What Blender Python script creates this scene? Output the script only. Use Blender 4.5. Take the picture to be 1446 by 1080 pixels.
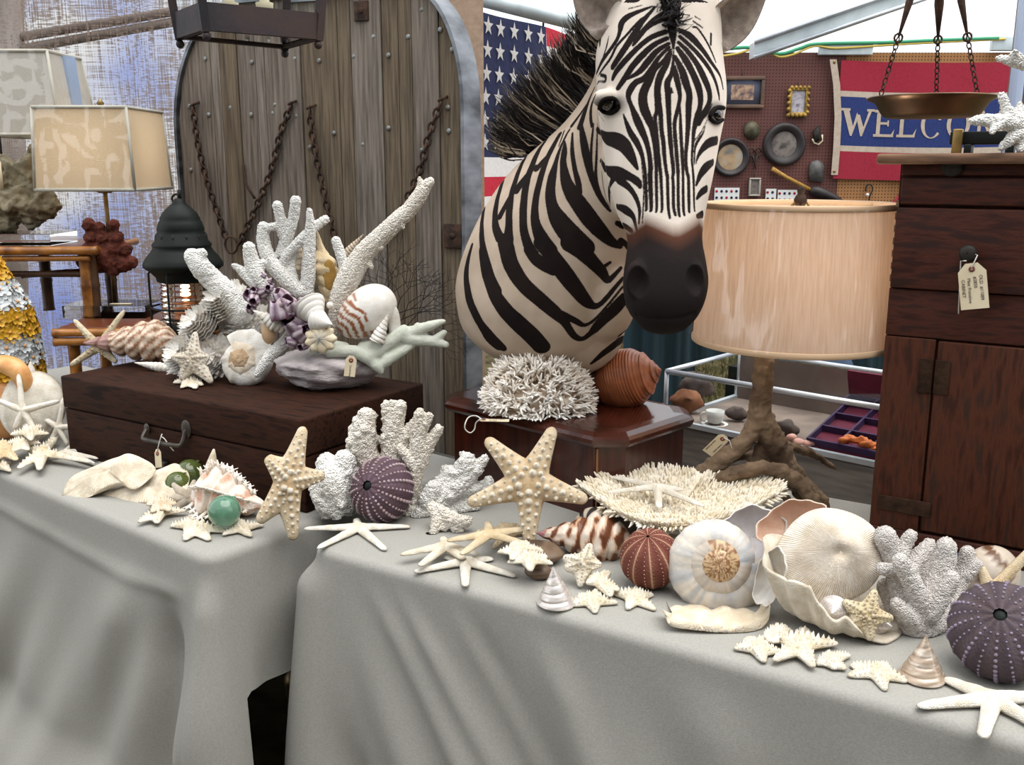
import bpy, bmesh, math, random
import numpy as np
from mathutils import Vector, Matrix, noise
from mathutils.bvhtree import BVHTree

for o_ in list(bpy.data.objects): bpy.data.objects.remove(o_)
SC = bpy.context.scene
COL = SC.collection
RND = random.Random(11)
PI = math.pi
# ------------------------------------------------------------------ camera, light, exposure
F = 1363.0; PITCH = math.radians(12.6); CZ = 1.45
cam_data = bpy.data.cameras.new('camera'); cam = bpy.data.objects.new('camera', cam_data); COL.objects.link(cam)
cam.location = (0, 0, CZ); cam.rotation_euler = (PI/2 - PITCH, 0, 0)
cam_data.sensor_width = 36.0; cam_data.lens = 36.0*F/1446.0; cam_data.clip_start = 0.05; cam_data.clip_end = 200
SC.camera = cam
world = bpy.data.worlds.new('overcast_sky'); SC.world = world; world.use_nodes = True
bgn = world.node_tree.nodes['Background']; bgn.inputs[0].default_value = (0.93, 0.965, 1.0, 1); bgn.inputs[1].default_value = 1.05
sun_d = bpy.data.lights.new('sun', 'SUN'); sun_d.energy = 2.2; sun_d.angle = math.radians(60); sun_d.color = (1.0, 0.97, 0.92)
sun = bpy.data.objects.new('sun', sun_d); COL.objects.link(sun); sun.rotation_euler = (math.radians(10), math.radians(12), 0)
SC.view_settings.view_transform = 'Standard'; SC.view_settings.look = 'None'
SC.view_settings.gamma = 1.0; SC.view_settings.use_curve_mapping = False
SC.view_settings.exposure = 0.72

# ------------------------------------------------------------------ helpers
def ray(px, py):
    u = (px-723)/F; v = (540-py)/F
    return Vector((u, math.cos(PITCH)+v*math.sin(PITCH), -math.sin(PITCH)+v*math.cos(PITCH)))
CAM = Vector((0, 0, CZ))
def at(px, py, Y):
    r = ray(px, py); return CAM + r*(Y/r.y)
def on(px, py, z=0.75):
    r = ray(px, py); return CAM + r*((z-CZ)/r.z)
def hit(px, py, p0, n):
    r = ray(px, py); return CAM + r*((Vector(p0)-CAM).dot(n)/r.dot(n))
def mpp(p):                       # metres per photo pixel at a point
    d = Vector(p)-CAM
    return (d.y*math.cos(PITCH) - d.z*math.sin(PITCH))/F
def frame(p, deg=0, tilt=0, roll=0):
    return Matrix.Translation(Vector(p)) @ Matrix.Rotation(math.radians(deg), 4, 'Z') @ Matrix.Rotation(math.radians(tilt), 4, 'X') @ Matrix.Rotation(math.radians(roll), 4, 'Y')
def loc_px(M, px, py):            # pixel -> local point on the plane y = 0 of frame M
    n = (M.to_3x3() @ Vector((0, 1, 0))); p = hit(px, py, M.translation, n)
    return M.inverted() @ p
def lin(c):
    if isinstance(c, str):
        c = [int(c[i:i+2], 16)/255 for i in (0, 2, 4)]
    return tuple(x/12.92 if x <= .04045 else ((x+.055)/1.055)**2.4 for x in c[:3])

class NT:
    def __init__(s, m): s.t = m.node_tree; s.n = s.t.nodes; s.l = s.t.links
    def new(s, typ, **kw):
        n = s.n.new(typ)
        for k, v in kw.items():
            if k.startswith('i_'):
                key = k[2:]; key = int(key) if key.isdigit() else key.replace('_', ' ')
                n.inputs[key].default_value = v
            else: setattr(n, k, v)
        return n
    def link(s, a, b): s.l.new(a, b)

def ramp(t, fac, stops):
    r = t.new('ShaderNodeValToRGB'); e = r.color_ramp.elements
    while len(e) < len(stops): e.new(0.5)
    for el, (p, c) in zip(e, stops): el.position = p; el.color = (*c, 1) if len(c) == 3 else c
    t.link(fac, r.inputs[0]); return r.outputs[0]

def mat(name, c1, c2=None, sc=30, rough=.6, bump=0, bsc=80, metal=0, attr=False, stretch=None, detail=4, lo=.35, hi=.65,
        trans=0, alpha=1, coat=0, sss=0, c3=None, voro=False, transl=0, spec=.5, ior=1.45, bd=.004):
    m = bpy.data.materials.new(name); m.use_nodes = True; t = NT(m)
    b = t.n['Principled BSDF']; b.inputs['Roughness'].default_value = rough; b.inputs['Metallic'].default_value = metal
    b.inputs['Specular IOR Level'].default_value = spec; b.inputs['IOR'].default_value = ior
    b.inputs['Transmission Weight'].default_value = trans; b.inputs['Alpha'].default_value = alpha
    b.inputs['Coat Weight'].default_value = coat
    if sss: b.inputs['Subsurface Weight'].default_value = sss; b.inputs['Subsurface Radius'].default_value = (.01, .007, .005)
    tc = t.new('ShaderNodeTexCoord'); v = tc.outputs['Object']
    if stretch:
        mp = t.new('ShaderNodeMapping'); mp.inputs['Scale'].default_value = stretch; t.link(v, mp.inputs[0]); v = mp.outputs[0]
    col = None
    if c2 is not None:
        nz = t.new('ShaderNodeTexNoise'); nz.inputs['Scale'].default_value = sc; nz.inputs['Detail'].default_value = detail; t.link(v, nz.inputs[0])
        st = [(lo, lin(c1)), (hi, lin(c2))] if c3 is None else [(lo, lin(c1)), ((lo+hi)/2, lin(c2)), (hi, lin(c3))]
        col = ramp(t, nz.outputs[0], st)
    if attr:
        at_ = t.new('ShaderNodeAttribute'); at_.attribute_name = 'Col'
        if col is None: col = at_.outputs[0]
        else:
            mx = t.new('ShaderNodeMix', data_type='RGBA', blend_type='MULTIPLY'); mx.inputs[0].default_value = 1
            t.link(col, mx.inputs[6]); t.link(at_.outputs[0], mx.inputs[7]); col = mx.outputs[2]
    if col is None: b.inputs['Base Color'].default_value = (*lin(c1), 1)
    else: t.link(col, b.inputs['Base Color'])
    if bump:
        if voro: bz = t.new('ShaderNodeTexVoronoi'); bz.inputs['Scale'].default_value = bsc
        else: bz = t.new('ShaderNodeTexNoise'); bz.inputs['Scale'].default_value = bsc; bz.inputs['Detail'].default_value = 3
        t.link(v, bz.inputs[0]); bp = t.new('ShaderNodeBump'); bp.inputs['Strength'].default_value = min(1, bump); bp.inputs['Distance'].default_value = bd
        if voro: bp.invert = True
        t.link(bz.outputs[0], bp.inputs['Height']); t.link(bp.outputs[0], b.inputs['Normal'])
    if transl:
        tr = t.new('ShaderNodeBsdfTranslucent'); ms = t.new('ShaderNodeMixShader'); ms.inputs[0].default_value = transl
        if col is None: tr.inputs[0].default_value = (*lin(c1), 1)
        else: t.link(col, tr.inputs[0])
        t.link(b.outputs[0], ms.inputs[1]); t.link(tr.outputs[0], ms.inputs[2]); t.link(ms.outputs[0], t.n['Material Output'].inputs[0])
    return m

MINV = {}
def thing(name, label, cat, M=None, group=None, kind=None):
    o = bpy.data.objects.new(name, None); COL.objects.link(o); o.empty_display_size = .05
    M = M if M is not None else Matrix.Identity(4)
    if not isinstance(M, Matrix): M = Matrix.Translation(Vector(M))
    o.matrix_world = M; MINV[o.name] = M.inverted()
    if label: o['label'] = label
    if cat: o['category'] = cat
    if group: o['group'] = group
    if kind: o['kind'] = kind
    return o
def xf(V, M):
    A = np.array(M); V = np.asarray(V, float).reshape(-1, 3); return V @ A[:3, :3].T + A[:3, 3]
def ob(name, VF, m, parent=None, M=None, smooth=True, kind=None, label=None, cat=None, group=None, cols=None, world=False, flat_faces=None):
    V, Fc = VF[0], VF[1]
    V = np.asarray(V, float).reshape(-1, 3)
    if world and parent is not None: V = xf(V, MINV[parent.name])
    me = bpy.data.meshes.new(name)
    me.from_pydata([tuple(v) for v in V], [], [tuple(int(i) for i in f) for f in Fc])
    if smooth: me.polygons.foreach_set('use_smooth', [True]*len(me.polygons))
    if cols is None and len(VF) > 2: cols = VF[2]
    if cols is not None:
        a = me.color_attributes.new('Col', 'FLOAT_COLOR', 'POINT')
        c = np.ones((len(V), 4)); c[:, :3] = np.asarray(cols)[:, :3]; a.data.foreach_set('color', c.ravel())
    for mm in (m if isinstance(m, (list, tuple)) else [m]): me.materials.append(mm)
    me.update()
    o = bpy.data.objects.new(name, me); COL.objects.link(o)
    if parent is not None: o.parent = parent
    if M is not None:
        o.matrix_world = M
        MINV[o.name] = M.inverted()
    if kind: o['kind'] = kind
    if label: o['label'] = label
    if cat: o['category'] = cat
    if group: o['group'] = group
    return o
def solo(name, label, cat, VF, m, base=None, group=None, smooth=True, **kw):
    """one-mesh thing given in world coordinates; origin moved to its base"""
    V = np.asarray(VF[0], float).reshape(-1, 3)
    b = Vector(base) if base is not None else Vector(((V[:, 0].min()+V[:, 0].max())/2, (V[:, 1].min()+V[:, 1].max())/2, V[:, 2].min()))
    return ob(name, (V-np.array(b), *VF[1:]), m, M=Matrix.Translation(b), label=label, cat=cat, group=group, smooth=smooth, **kw)
def clone(o, parent=None, M=None):
    c = o.copy(); COL.objects.link(c)
    if parent is not None: c.parent = parent
    if M is not None: c.matrix_world = M
    return c
def join(parts):
    V = []; Fc = []; n = 0; C = []
    for p in parts:
        v = np.asarray(p[0], float).reshape(-1, 3); V.append(v); Fc += [tuple(i+n for i in f) for f in p[1]]; n += len(v)
        if len(p) > 2 and p[2] is not None: C.append(np.asarray(p[2])[:, :3])
    return (np.vstack(V), Fc, np.vstack(C)) if len(C) == len(parts) else (np.vstack(V), Fc)
def tint(VF, c):
    c = lin(c) if isinstance(c, str) else c
    return (VF[0], VF[1], np.tile(np.array(c), (len(VF[0]), 1)))
def box(x0, x1, y0, y1, z0, z1, b=0):
    if not b:
        V = [(x, y, z) for z in (z0, z1) for y in (y0, y1) for x in (x0, x1)]
        return np.array(V), [(0, 2, 3, 1), (4, 5, 7, 6), (0, 1, 5, 4), (2, 6, 7, 3), (0, 4, 6, 2), (1, 3, 7, 5)]
    bm = bmesh.new(); bmesh.ops.create_cube(bm, size=1)
    for v in bm.verts: v.co = Vector(((x0+x1)/2+v.co.x*(x1-x0), (y0+y1)/2+v.co.y*(y1-y0), (z0+z1)/2+v.co.z*(z1-z0)))
    bmesh.ops.bevel(bm, geom=list(bm.edges), offset=b, segments=2, affect='EDGES', profile=.6)
    return bmvf(bm)
def bmvf(bm):
    bm.verts.index_update(); V = np.array([v.co[:] for v in bm.verts]); Fc = [tuple(v.index for v in f.verts) for f in bm.faces]; bm.free(); return V, Fc
def grid_faces(nr, nc, wrap=True):
    Fc = []
    for i in range(nr-1):
        for j in range(nc if wrap else nc-1):
            a = i*nc+j; b = i*nc+(j+1) % nc; Fc.append((a, b, b+nc, a+nc))
    return Fc
def tube(P, r, n=8, cap=True, flat=1.0):
    P = [Vector(p) for p in P]; r = [r]*len(P) if not hasattr(r, '__len__') else r
    V = []; up = Vector((.13, .31, .94)); prev = None
    for i, p in enumerate(P):
        d = (P[min(i+1, len(P)-1)]-P[max(i-1, 0)])
        d = d.normalized() if d.length > 1e-9 else Vector((0, 0, 1))
        x = (d.cross(up) if prev is None else prev - d*prev.dot(d))
        if x.length < 1e-6: x = d.orthogonal()
        x.normalize(); prev = x; y = d.cross(x)
        for k in range(n):
            a = 2*PI*k/n; V.append(p + x*(math.cos(a)*r[i]) + y*(math.sin(a)*r[i]*flat))
    Fc = grid_faces(len(P), n)
    if cap: Fc.append(tuple(range(n-1, -1, -1))); Fc.append(tuple(range(len(V)-n, len(V))))
    return np.array([v[:] for v in V]), Fc
def smooth_path(P, k=6):
    """Catmull-Rom through rows of numbers"""
    P = [np.array(p, float) for p in P]; out = []
    for i in range(len(P)-1):
        p0 = P[max(i-1, 0)]; p1 = P[i]; p2 = P[i+1]; p3 = P[min(i+2, len(P)-1)]
        for j in range(k):
            t = j/k; out.append(.5*((2*p1)+(-p0+p2)*t+(2*p0-5*p1+4*p2-p3)*t*t+(-p0+3*p1-3*p2+p3)*t**3))
    out.append(P[-1]); return out
def lathe(prof, n=32, closed=False):
    V = []
    for r, z in prof:
        for k in range(n):
            a = 2*PI*k/n; V.append((r*math.cos(a), r*math.sin(a), z))
    Fc = grid_faces(len(prof), n)
    if closed: Fc.append(tuple(range(n-1, -1, -1))); Fc.append(tuple(range(len(V)-n, len(V))))
    return np.array(V), Fc
def sphere(c, r, nu=16, nv=10, sx=1, sy=1, sz=1):
    V = []
    for i in range(nv+1):
        t = PI*i/nv; rr = max(math.sin(t), 1e-4)
        for j in range(nu):
            a = 2*PI*j/nu; V.append((c[0]+r*sx*rr*math.cos(a), c[1]+r*sy*rr*math.sin(a), c[2]-r*sz*math.cos(t)))
    return np.array(V), grid_faces(nv+1, nu)
def cone(p, q, r, n=5):
    p = Vector(p); q = Vector(q); d = (q-p).normalized(); x = d.orthogonal().normalized(); y = d.cross(x)
    V = [p+x*(r*math.cos(2*PI*k/n))+y*(r*math.sin(2*PI*k/n)) for k in range(n)]+[q]
    return np.array([v[:] for v in V]), [(k, (k+1) % n, n) for k in range(n)]
def prism(poly, y0, y1):
    """polygon in xz extruded along y"""
    n = len(poly); V = [(x, y0, z) for x, z in poly]+[(x, y1, z) for x, z in poly]
    Fc = [tuple(range(n)), tuple(range(2*n-1, n-1, -1))]+[(i, i+n, (i+1) % n+n, (i+1) % n) for i in range(n)]
    return np.array(V), Fc
def remesh(VF, voxel, smooth=2, sub=0):
    me = bpy.data.meshes.new('tmp'); me.from_pydata([tuple(v) for v in VF[0]], [], [tuple(f) for f in VF[1]])
    o = bpy.data.objects.new('tmp', me); COL.objects.link(o)
    md = o.modifiers.new('r', 'REMESH'); md.mode = 'VOXEL'; md.voxel_size = voxel
    if smooth:
        sm = o.modifiers.new('s', 'SMOOTH'); sm.iterations = smooth; sm.factor = .5
    if sub: su = o.modifiers.new('u', 'SUBSURF'); su.levels = sub
    dg = bpy.context.evaluated_depsgraph_get(); e = o.evaluated_get(dg); m2 = e.to_mesh()
    n = len(m2.vertices); V = np.empty(n*3); m2.vertices.foreach_get('co', V); V = V.reshape(-1, 3)
    N = np.empty(n*3); m2.vertices.foreach_get('normal', N); N = N.reshape(-1, 3)
    Fc = [tuple(p.vertices) for p in m2.polygons]
    e.to_mesh_clear(); bpy.data.objects.remove(o); bpy.data.meshes.remove(me)
    return V, Fc, N
def ns(p, s=1): return noise.noise(Vector(p)*s)
def bumpy(V, N, amp, sc, cell=False):
    out = V.copy()
    for i in range(len(V)):
        p = Vector(V[i])*sc
        h = noise.noise(p) if not cell else (.6-noise.voronoi(p)[0][0])
        out[i] += N[i]*h*amp
    return out
def pts(lst, Y):                   # traced polyline: (px, py, dY, radius px) -> points, radii
    P = []; r = []
    for q in lst:
        p = at(q[0], q[1], Y+(q[2] if len(q) > 2 else 0)); P.append(p); r.append(q[3]*mpp(p) if len(q) > 3 else 0)
    return P, r
def text_mesh(body, size):
    cu = bpy.data.curves.new('t', 'FONT'); cu.body = body; cu.size = size; cu.extrude = .0001
    o = bpy.data.objects.new('t', cu); COL.objects.link(o)
    dg = bpy.context.evaluated_depsgraph_get(); me = o.evaluated_get(dg).to_mesh()
    V = np.array([v.co[:] for v in me.vertices]); Fc = [tuple(p.vertices) for p in me.polygons]
    o.evaluated_get(dg).to_mesh_clear(); bpy.data.objects.remove(o); bpy.data.curves.remove(cu)
    return V, Fc
# ------------------------------------------------------------------ materials
def hexm(n, c, **k): return mat(n, c, **k)
m_cloth = mat('linen_cloth', '918f89', '9c9a94', sc=260, rough=.95, bump=.25, bsc=900, lo=.3, hi=.7, spec=.1)
m_grass = mat('grass_ground', '2b2a1c', '4d4630', sc=9, rough=1, bump=.5, bsc=150, c3='5a543a', lo=.3, hi=.7, spec=.1)
m_walnut = mat('dark_trunk_wood', '1a0e09', '341d13', sc=5, spec=.12, rough=.7, bump=.25, bsc=60, stretch=(2, 14, 14), c3='24140d')
m_cab = mat('red_brown_cabinet_wood', '2f150f', '482318', sc=5, rough=.62, bump=.2, bsc=50, stretch=(3, 16, 16), c3='2e1914', spec=.25)
m_cabv = mat('cabinet_wood_vertical', '301509', '4a2413', sc=5, rough=.62, bump=.2, bsc=50, stretch=(16, 16, 2.5), c3='321d13', spec=.25)
m_cabt = mat('worn_cabinet_top', '5a3f2d', '7b5a41', sc=6, rough=.7, bump=.2, bsc=60, stretch=(3, 20, 20))
m_mah = mat('polished_mahogany', '270e08', '411a10', sc=4, rough=.22, coat=.3, stretch=(3, 3, 1.2), c3='3d180e')
m_mahv = mat('mahogany_side', '2c1009', '451c10', sc=5, rough=.3, coat=.25, stretch=(14, 14, 1.5))
m_iron = mat('dark_iron', '1c1b1a', '37322c', sc=30, rough=.6, metal=.5, bump=.3, bsc=90)
m_rust = mat('rusty_iron', '2b211d', '523b2e', sc=40, rough=.85, metal=.3, bump=.5, bsc=120)
m_brass = mat('dull_brass', '6b5530', '9a8250', sc=20, rough=.4, metal=.8)
m_steel = mat('galvanised_rim', '3f4146', '8b8e94', sc=5, rough=.42, metal=.85, bump=.1, bsc=30, stretch=(1, 1, 3))
m_black = mat('black_paint', '101412', '181d1a', sc=20, spec=.2, rough=.55, bump=.1, bsc=90)
m_paper = mat('tag_paper', 'd9ccb0', 'cfc0a2', sc=20, rough=.9)
m_tagring = mat('tag_reinforcement', '7a4038', rough=.9)
m_ink = mat('pencil_ink', '4a4440', rough=.9)
m_string = mat('white_string', 'd8d4cc', rough=.9)
m_white = mat('white_paint', 'd9d9d6', rough=.6)
m_alu = mat('aluminium', 'b9bfc6', 'd4d9df', sc=8, rough=.35, metal=.6)
m_acr = mat('clear_acrylic', 'f4f8fa', rough=.03, trans=1, ior=1.3, spec=.6)
m_glass = mat('clear_glass', 'f2f7f6', rough=.02, trans=1, ior=1.02, spec=.8)
m_bamboo = mat('burnt_bamboo', '5e3512', 'a0682a', sc=14, rough=.4, coat=.3, c3='7a4a1a', bump=.2, bsc=60)
m_bamdk = mat('dark_bamboo', '2f2018', '5a3a20', sc=14, rough=.5, bump=.2, bsc=60)
m_tabtop = mat('stained_table_panel', '4a2413', '6d3a1f', sc=5, rough=.35, stretch=(2, 12, 12))
m_teal = mat('dark_teal_drape', '0c1e22', '16303a', sc=4, rough=.9, stretch=(8, 8, .5))
m_pole = mat('tent_pole', '77695a', '8d8073', sc=5, rough=.6)
m_beam = mat('roof_beam_metal', 'a9b4b8', 'c8d2d4', sc=8, rough=.5, metal=.3)

# ------------------------------------------------------------------ ground
def gridplane(x0, x1, y0, y1, z, n=2):
    V = [(x0+(x1-x0)*i/n, y0+(y1-y0)*j/n, z) for j in range(n+1) for i in range(n+1)]
    return np.array(V), grid_faces(n+1, n+1, False)
ob('floor', gridplane(-9, 11, -4, 14, 0), m_grass, kind='structure')
# short grass blades where the lawn is seen between the cases and the far tables
def blades(x0, x1, y0, y1, n):
    V = []; Fc = []
    for i in range(n):
        x = RND.uniform(x0, x1); y = RND.uniform(y0, y1); a = RND.uniform(0, PI); h = RND.uniform(.02, .07); w = .006
        dx = math.cos(a)*w; dy = math.sin(a)*w; k = len(V); s = RND.uniform(-.03, .03)
        V += [(x-dx, y-dy, 0), (x+dx, y+dy, 0), (x+s, y+s*.6, h)]; Fc.append((k, k+1, k+2))
    return np.array(V), Fc
ob('grass_blades', blades(.8, 3.2, 4.6, 6.9, 9000), mat('grass_blade', '3f3f26', '6b6344', sc=3, rough=1, spec=.1), kind='stuff', label='short dry green grass between the glass case and the teal drapes', cat='grass', smooth=False)

# ------------------------------------------------------------------ pegboard wall of the far stall
def peg_mat(name, c1, c2, hole):
    m = mat(name, c1, c2, sc=3, rough=.8); t = NT(m); b = t.n['Principled BSDF']
    tc = t.new('ShaderNodeTexCoord'); sx = t.new('ShaderNodeSeparateXYZ'); t.link(tc.outputs['Object'], sx.inputs[0])
    def fr(o):
        a = t.new('ShaderNodeMath', operation='MULTIPLY'); a.inputs[1].default_value = 1/.0254; t.link(o, a.inputs[0])
        f = t.new('ShaderNodeMath', operation='FRACT'); t.link(a.outputs[0], f.inputs[0])
        s = t.new('ShaderNodeMath', operation='SUBTRACT'); s.inputs[1].default_value = .5; t.link(f.outputs[0], s.inputs[0])
        p = t.new('ShaderNodeMath', operation='POWER'); p.inputs[1].default_value = 2; t.link(s.outputs[0], p.inputs[0])
        ab = t.new('ShaderNodeMath', operation='ABSOLUTE'); t.link(s.outputs[0], ab.inputs[0])
        q = t.new('ShaderNodeMath', operation='MULTIPLY'); t.link(ab.outputs[0], q.inputs[0]); t.link(ab.outputs[0], q.inputs[1]); return q.outputs[0]
    ad = t.new('ShaderNodeMath', operation='ADD'); t.link(fr(sx.outputs[0]), ad.inputs[0]); t.link(fr(sx.outputs[2]), ad.inputs[1])
    lt = t.new('ShaderNodeMath', operation='LESS_THAN'); lt.inputs[1].default_value = .05; t.link(ad.outputs[0], lt.inputs[0])
    mx = t.new('ShaderNodeMix', data_type='RGBA'); t.link(lt.outputs[0], mx.inputs[0]); t.link(b.inputs['Base Color'].links[0].from_socket, mx.inputs[6]); mx.inputs[7].default_value = (*lin(hole), 1)
    t.link(mx.outputs[2], b.inputs['Base Color']); return m
WY = 8.0
m_peg1 = peg_mat('brown_pegboard', '5c3833', '673f38', '35201c'); m_peg2 = peg_mat('tan_pegboard', '97693f', 'a6764a', '503420')
ztop = at(1200, 74, WY).z
xs = [at(940, 200, WY).x, at(1186, 200, WY).x, at(1446, 200, WY).x+1.2]
wall = ob('wall_back', box(xs[0]-1.4, xs[2], WY+.04, WY+.08, 0, ztop-.02), mat('stall_framing', '5b463a', rough=.9), kind='structure', smooth=False)
for a, b_, m in ((xs[0]-1.4, xs[1], m_peg1), (xs[1]+.004, xs[2], m_peg2)):
    ob('pegboard_panel', box(a, b_, WY, WY+.035, .5, ztop, .003), m, parent=wall, smooth=False)
# plates, wires and cloth strips along the top of the wall
tr = thing('wall_top_trim', 'grey clamp plates with yellow and green cords along pegboard top', 'trim', at(1200, 74, WY-.05))
for (x0, x1, y0, y1) in ((1155, 1232, 60, 78), (1398, 1432, 52, 72)):
    p = at(x0, y1, WY-.03); q = at(x1, y0, WY-.03); ob('clamp_plate', box(p.x, q.x, WY-.06, WY-.01, p.z, q.z, .006), m_beam, parent=tr, world=True)
for (L_, m) in (([(1015, 80), (1040, 76), (1062, 70), (1085, 72), (1100, 80), (1120, 77), (1150, 65), (1180, 68), (1250, 64), (1300, 61), (1420, 55)], mat('yellow_cord', 'c9b054', rough=.7)), ([(1020, 70), (1060, 67), (1100, 76), (1130, 68), (1155, 62), (1250, 60), (1320, 57), (1410, 54)], mat('green_cord', '3d8f6a', rough=.7))):
    P = [at(x, y, WY-.07) for x, y in L_]; ob('cord', tube(smooth_path(P, 4), .009 if m.name[0] == 'y' else .014, 6), m, parent=tr, world=True)

# ------------------------------------------------------------------ tent: burlap curtain, poles, roof beams
def burlap_mat():
    m = mat('burlap_weave', '65503f', '8f7863', sc=60, rough=.9, detail=6); t = NT(m); b = t.n['Principled BSDF']; out = t.n['Material Output']
    tc = t.new('ShaderNodeTexCoord')
    def thr(sx, sy, sz, sc, det=4):
        mp = t.new('ShaderNodeMapping'); mp.inputs['Scale'].default_value = (sx, sy, sz); t.link(tc.outputs['Object'], mp.inputs[0])
        n = t.new('ShaderNodeTexNoise'); n.inputs['Scale'].default_value = sc; n.inputs['Detail'].default_value = det; t.link(mp.outputs[0], n.inputs[0]); return n.outputs[0]
    v = thr(1, 1, .03, 260); h = thr(.03, 1, 1, 240); big = thr(1, 1, .8, 1.6, 2)
    a = t.new('ShaderNodeMath', operation='ADD'); t.link(v, a.inputs[0]); t.link(h, a.inputs[1])
    g = t.new('ShaderNodeMath', operation='MULTIPLY'); g.inputs[1].default_value = .9; t.link(big, g.inputs[0])
    a2 = t.new('ShaderNodeMath', operation='ADD'); t.link(a.outputs[0], a2.inputs[0]); t.link(g.outputs[0], a2.inputs[1])
    hole = ramp(t, a2.outputs[0], [(.70, (0, 0, 0)), (.95, (1, 1, 1))])
    mpn = t.new('ShaderNodeMath', operation='MULTIPLY'); mpn.inputs[1].default_value = .62; t.link(a2.outputs[0], mpn.inputs[0])
    hole = ramp(t, mpn.outputs[0], [(.80, (0, 0, 0)), (.97, (1, 1, 1))])
    tr_ = t.new('ShaderNodeBsdfTranslucent'); tr_.inputs[0].default_value = (*lin('a89a90'), 1)
    ms = t.new('ShaderNodeMixShader'); ms.inputs[0].default_value = .6; t.link(b.outputs[0], ms.inputs[1]); t.link(tr_.outputs[0], ms.inputs[2])
    tp = t.new('ShaderNodeBsdfTransparent'); tp.inputs[0].default_value = (.9, .93, 1, 1)
    m2 = t.new('ShaderNodeMixShader'); t.link(hole, m2.inputs[0]); t.link(ms.outputs[0], m2.inputs[1]); t.link(tp.outputs[0], m2.inputs[2]); t.link(m2.outputs[0], out.inputs[0])
    return m
m_burlap = burlap_mat()
def curtain(x0, x1, Y, z0, z1, n=60, amp=.02, k=9, sl=0):
    V = []
    for j in range(12):
        z = z0+(z1-z0)*j/11
        for i in range(n):
            x = x0+(x1-x0)*i/(n-1); V.append((x, Y+sl*(x-x1)+amp*math.sin(k*x+.6*math.sin(z*2))+.4*amp*math.sin(2.7*k*x), z))
    return np.array(V), grid_faces(12, n, False)
BY = 3.5
g0 = at(36, 100, BY).x; g1 = at(40, 100, BY).x; g2 = at(500, 100, BY).x; g3 = at(684, 100, BY).x
solo('burlap_curtain', 'narrow burlap curtain strip at far left edge of tent', 'curtain', curtain(-2.6, g0, BY, .02, 2.9, 20), m_burlap)
solo('burlap_curtain', 'wide loosely woven burlap curtain behind the lamps and lantern', 'curtain', curtain(g1, g2, BY, .02, 2.9), m_burlap)
solo('canvas_curtain', 'tan canvas curtain behind right side of arched wooden door', 'curtain', curtain(g2-.05, g3, BY-.08, .02, 2.9, 30, .008, 14), mat('tan_canvas', '9c8470', 'ab947f', sc=60, rough=.95, transl=.35, bump=.2, bsc=300))
ob('wall_front', box(-5.5, 6, -2.3, -2.28, 0, 3.3), mat('dark_tent_wall', '3a3b3c', rough=.9), kind='structure', smooth=False)  # unseen wall behind the camera, added to cut light on the cloth fronts
wl = ob('wall_left', box(-5, g3-.3, 4.6, 4.605, 0, 3.2), mat('white_tent_vinyl', 'f4f2ee', 'b4c0e8', sc=.9, lo=.45, hi=.62, rough=.7, transl=.75), kind='structure', smooth=False)
fr_ = thing('tent_scaffold', 'brown tent frame poles showing through the burlap curtain', 'frame', (at(20, 300, BY-.08).x, BY-.08, 0))
for (a, b_, r) in (((14, -40), (32, 900), .042), ((-30, 62), (258, 14), .016), ((-30, 80), (262, 28), .016)):
    ob('frame_pole', tube([at(*a, BY+.08), at(*b_, BY+.08)], r, 10), m_pole, parent=fr_, world=True)
# right-hand brown post with white sheeting edge
bp = thing('tent_post', 'brown wooden tent post with pale sheeting edge at right', 'post', (at(1440, 150, 4.0).x, 4.0, 0))
p = at(1432, 150, 4.0)
ob('post', box(p.x, p.x+.16, 3.95, 4.07, 0, 2.9, .006), mat('brown_post', '5c4a40', '6f5c50', sc=4, rough=.8, stretch=(10, 10, 1)), parent=bp, world=True)
ob('sheeting', box(p.x-.03, p.x, 3.94, 4.0, 0, 2.9, .004), mat('clear_sheeting', 'c7d4ea', rough=.2, transl=.4), parent=bp, world=True)
# roof beams
bm_ = thing('roof_beam', 'pale grey metal roof beam slanting across upper right', 'beam', at(1190, 30, 5.2))
d0 = at(1062, 74, 5.2); d1 = at(1420, -50, 5.2); dz = .075
V = []
for p in (d0, d1):
    V += [(p.x, p.y-.04, p.z-dz*.4), (p.x, p.y+.06, p.z-dz*.4), (p.x, p.y+.06, p.z+dz*.6), (p.x, p.y-.04, p.z+dz*.6)]
ob('beam_channel', (np.array(V), [(0, 1, 2, 3), (7, 6, 5, 4)]+[(i, (i+1) % 4, (i+1) % 4+4, i+4) for i in range(4)]), m_beam, parent=bm_, world=True, smooth=False)
for k in (0, 1):
    q0 = d0+Vector((0, -.045, -dz*.4+k*dz)); q1 = d1+Vector((0, -.045, -dz*.4+k*dz)); ob('beam_flange', tube([q0, q1], .012, 6), m_alu, parent=bm_, world=True)
solo('roof_pole', 'white roof pole above the striped flag', 'beam', tube([at(640, -12, 4.6), at(870, 46, 4.6)], .035, 12), m_beam)

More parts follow.
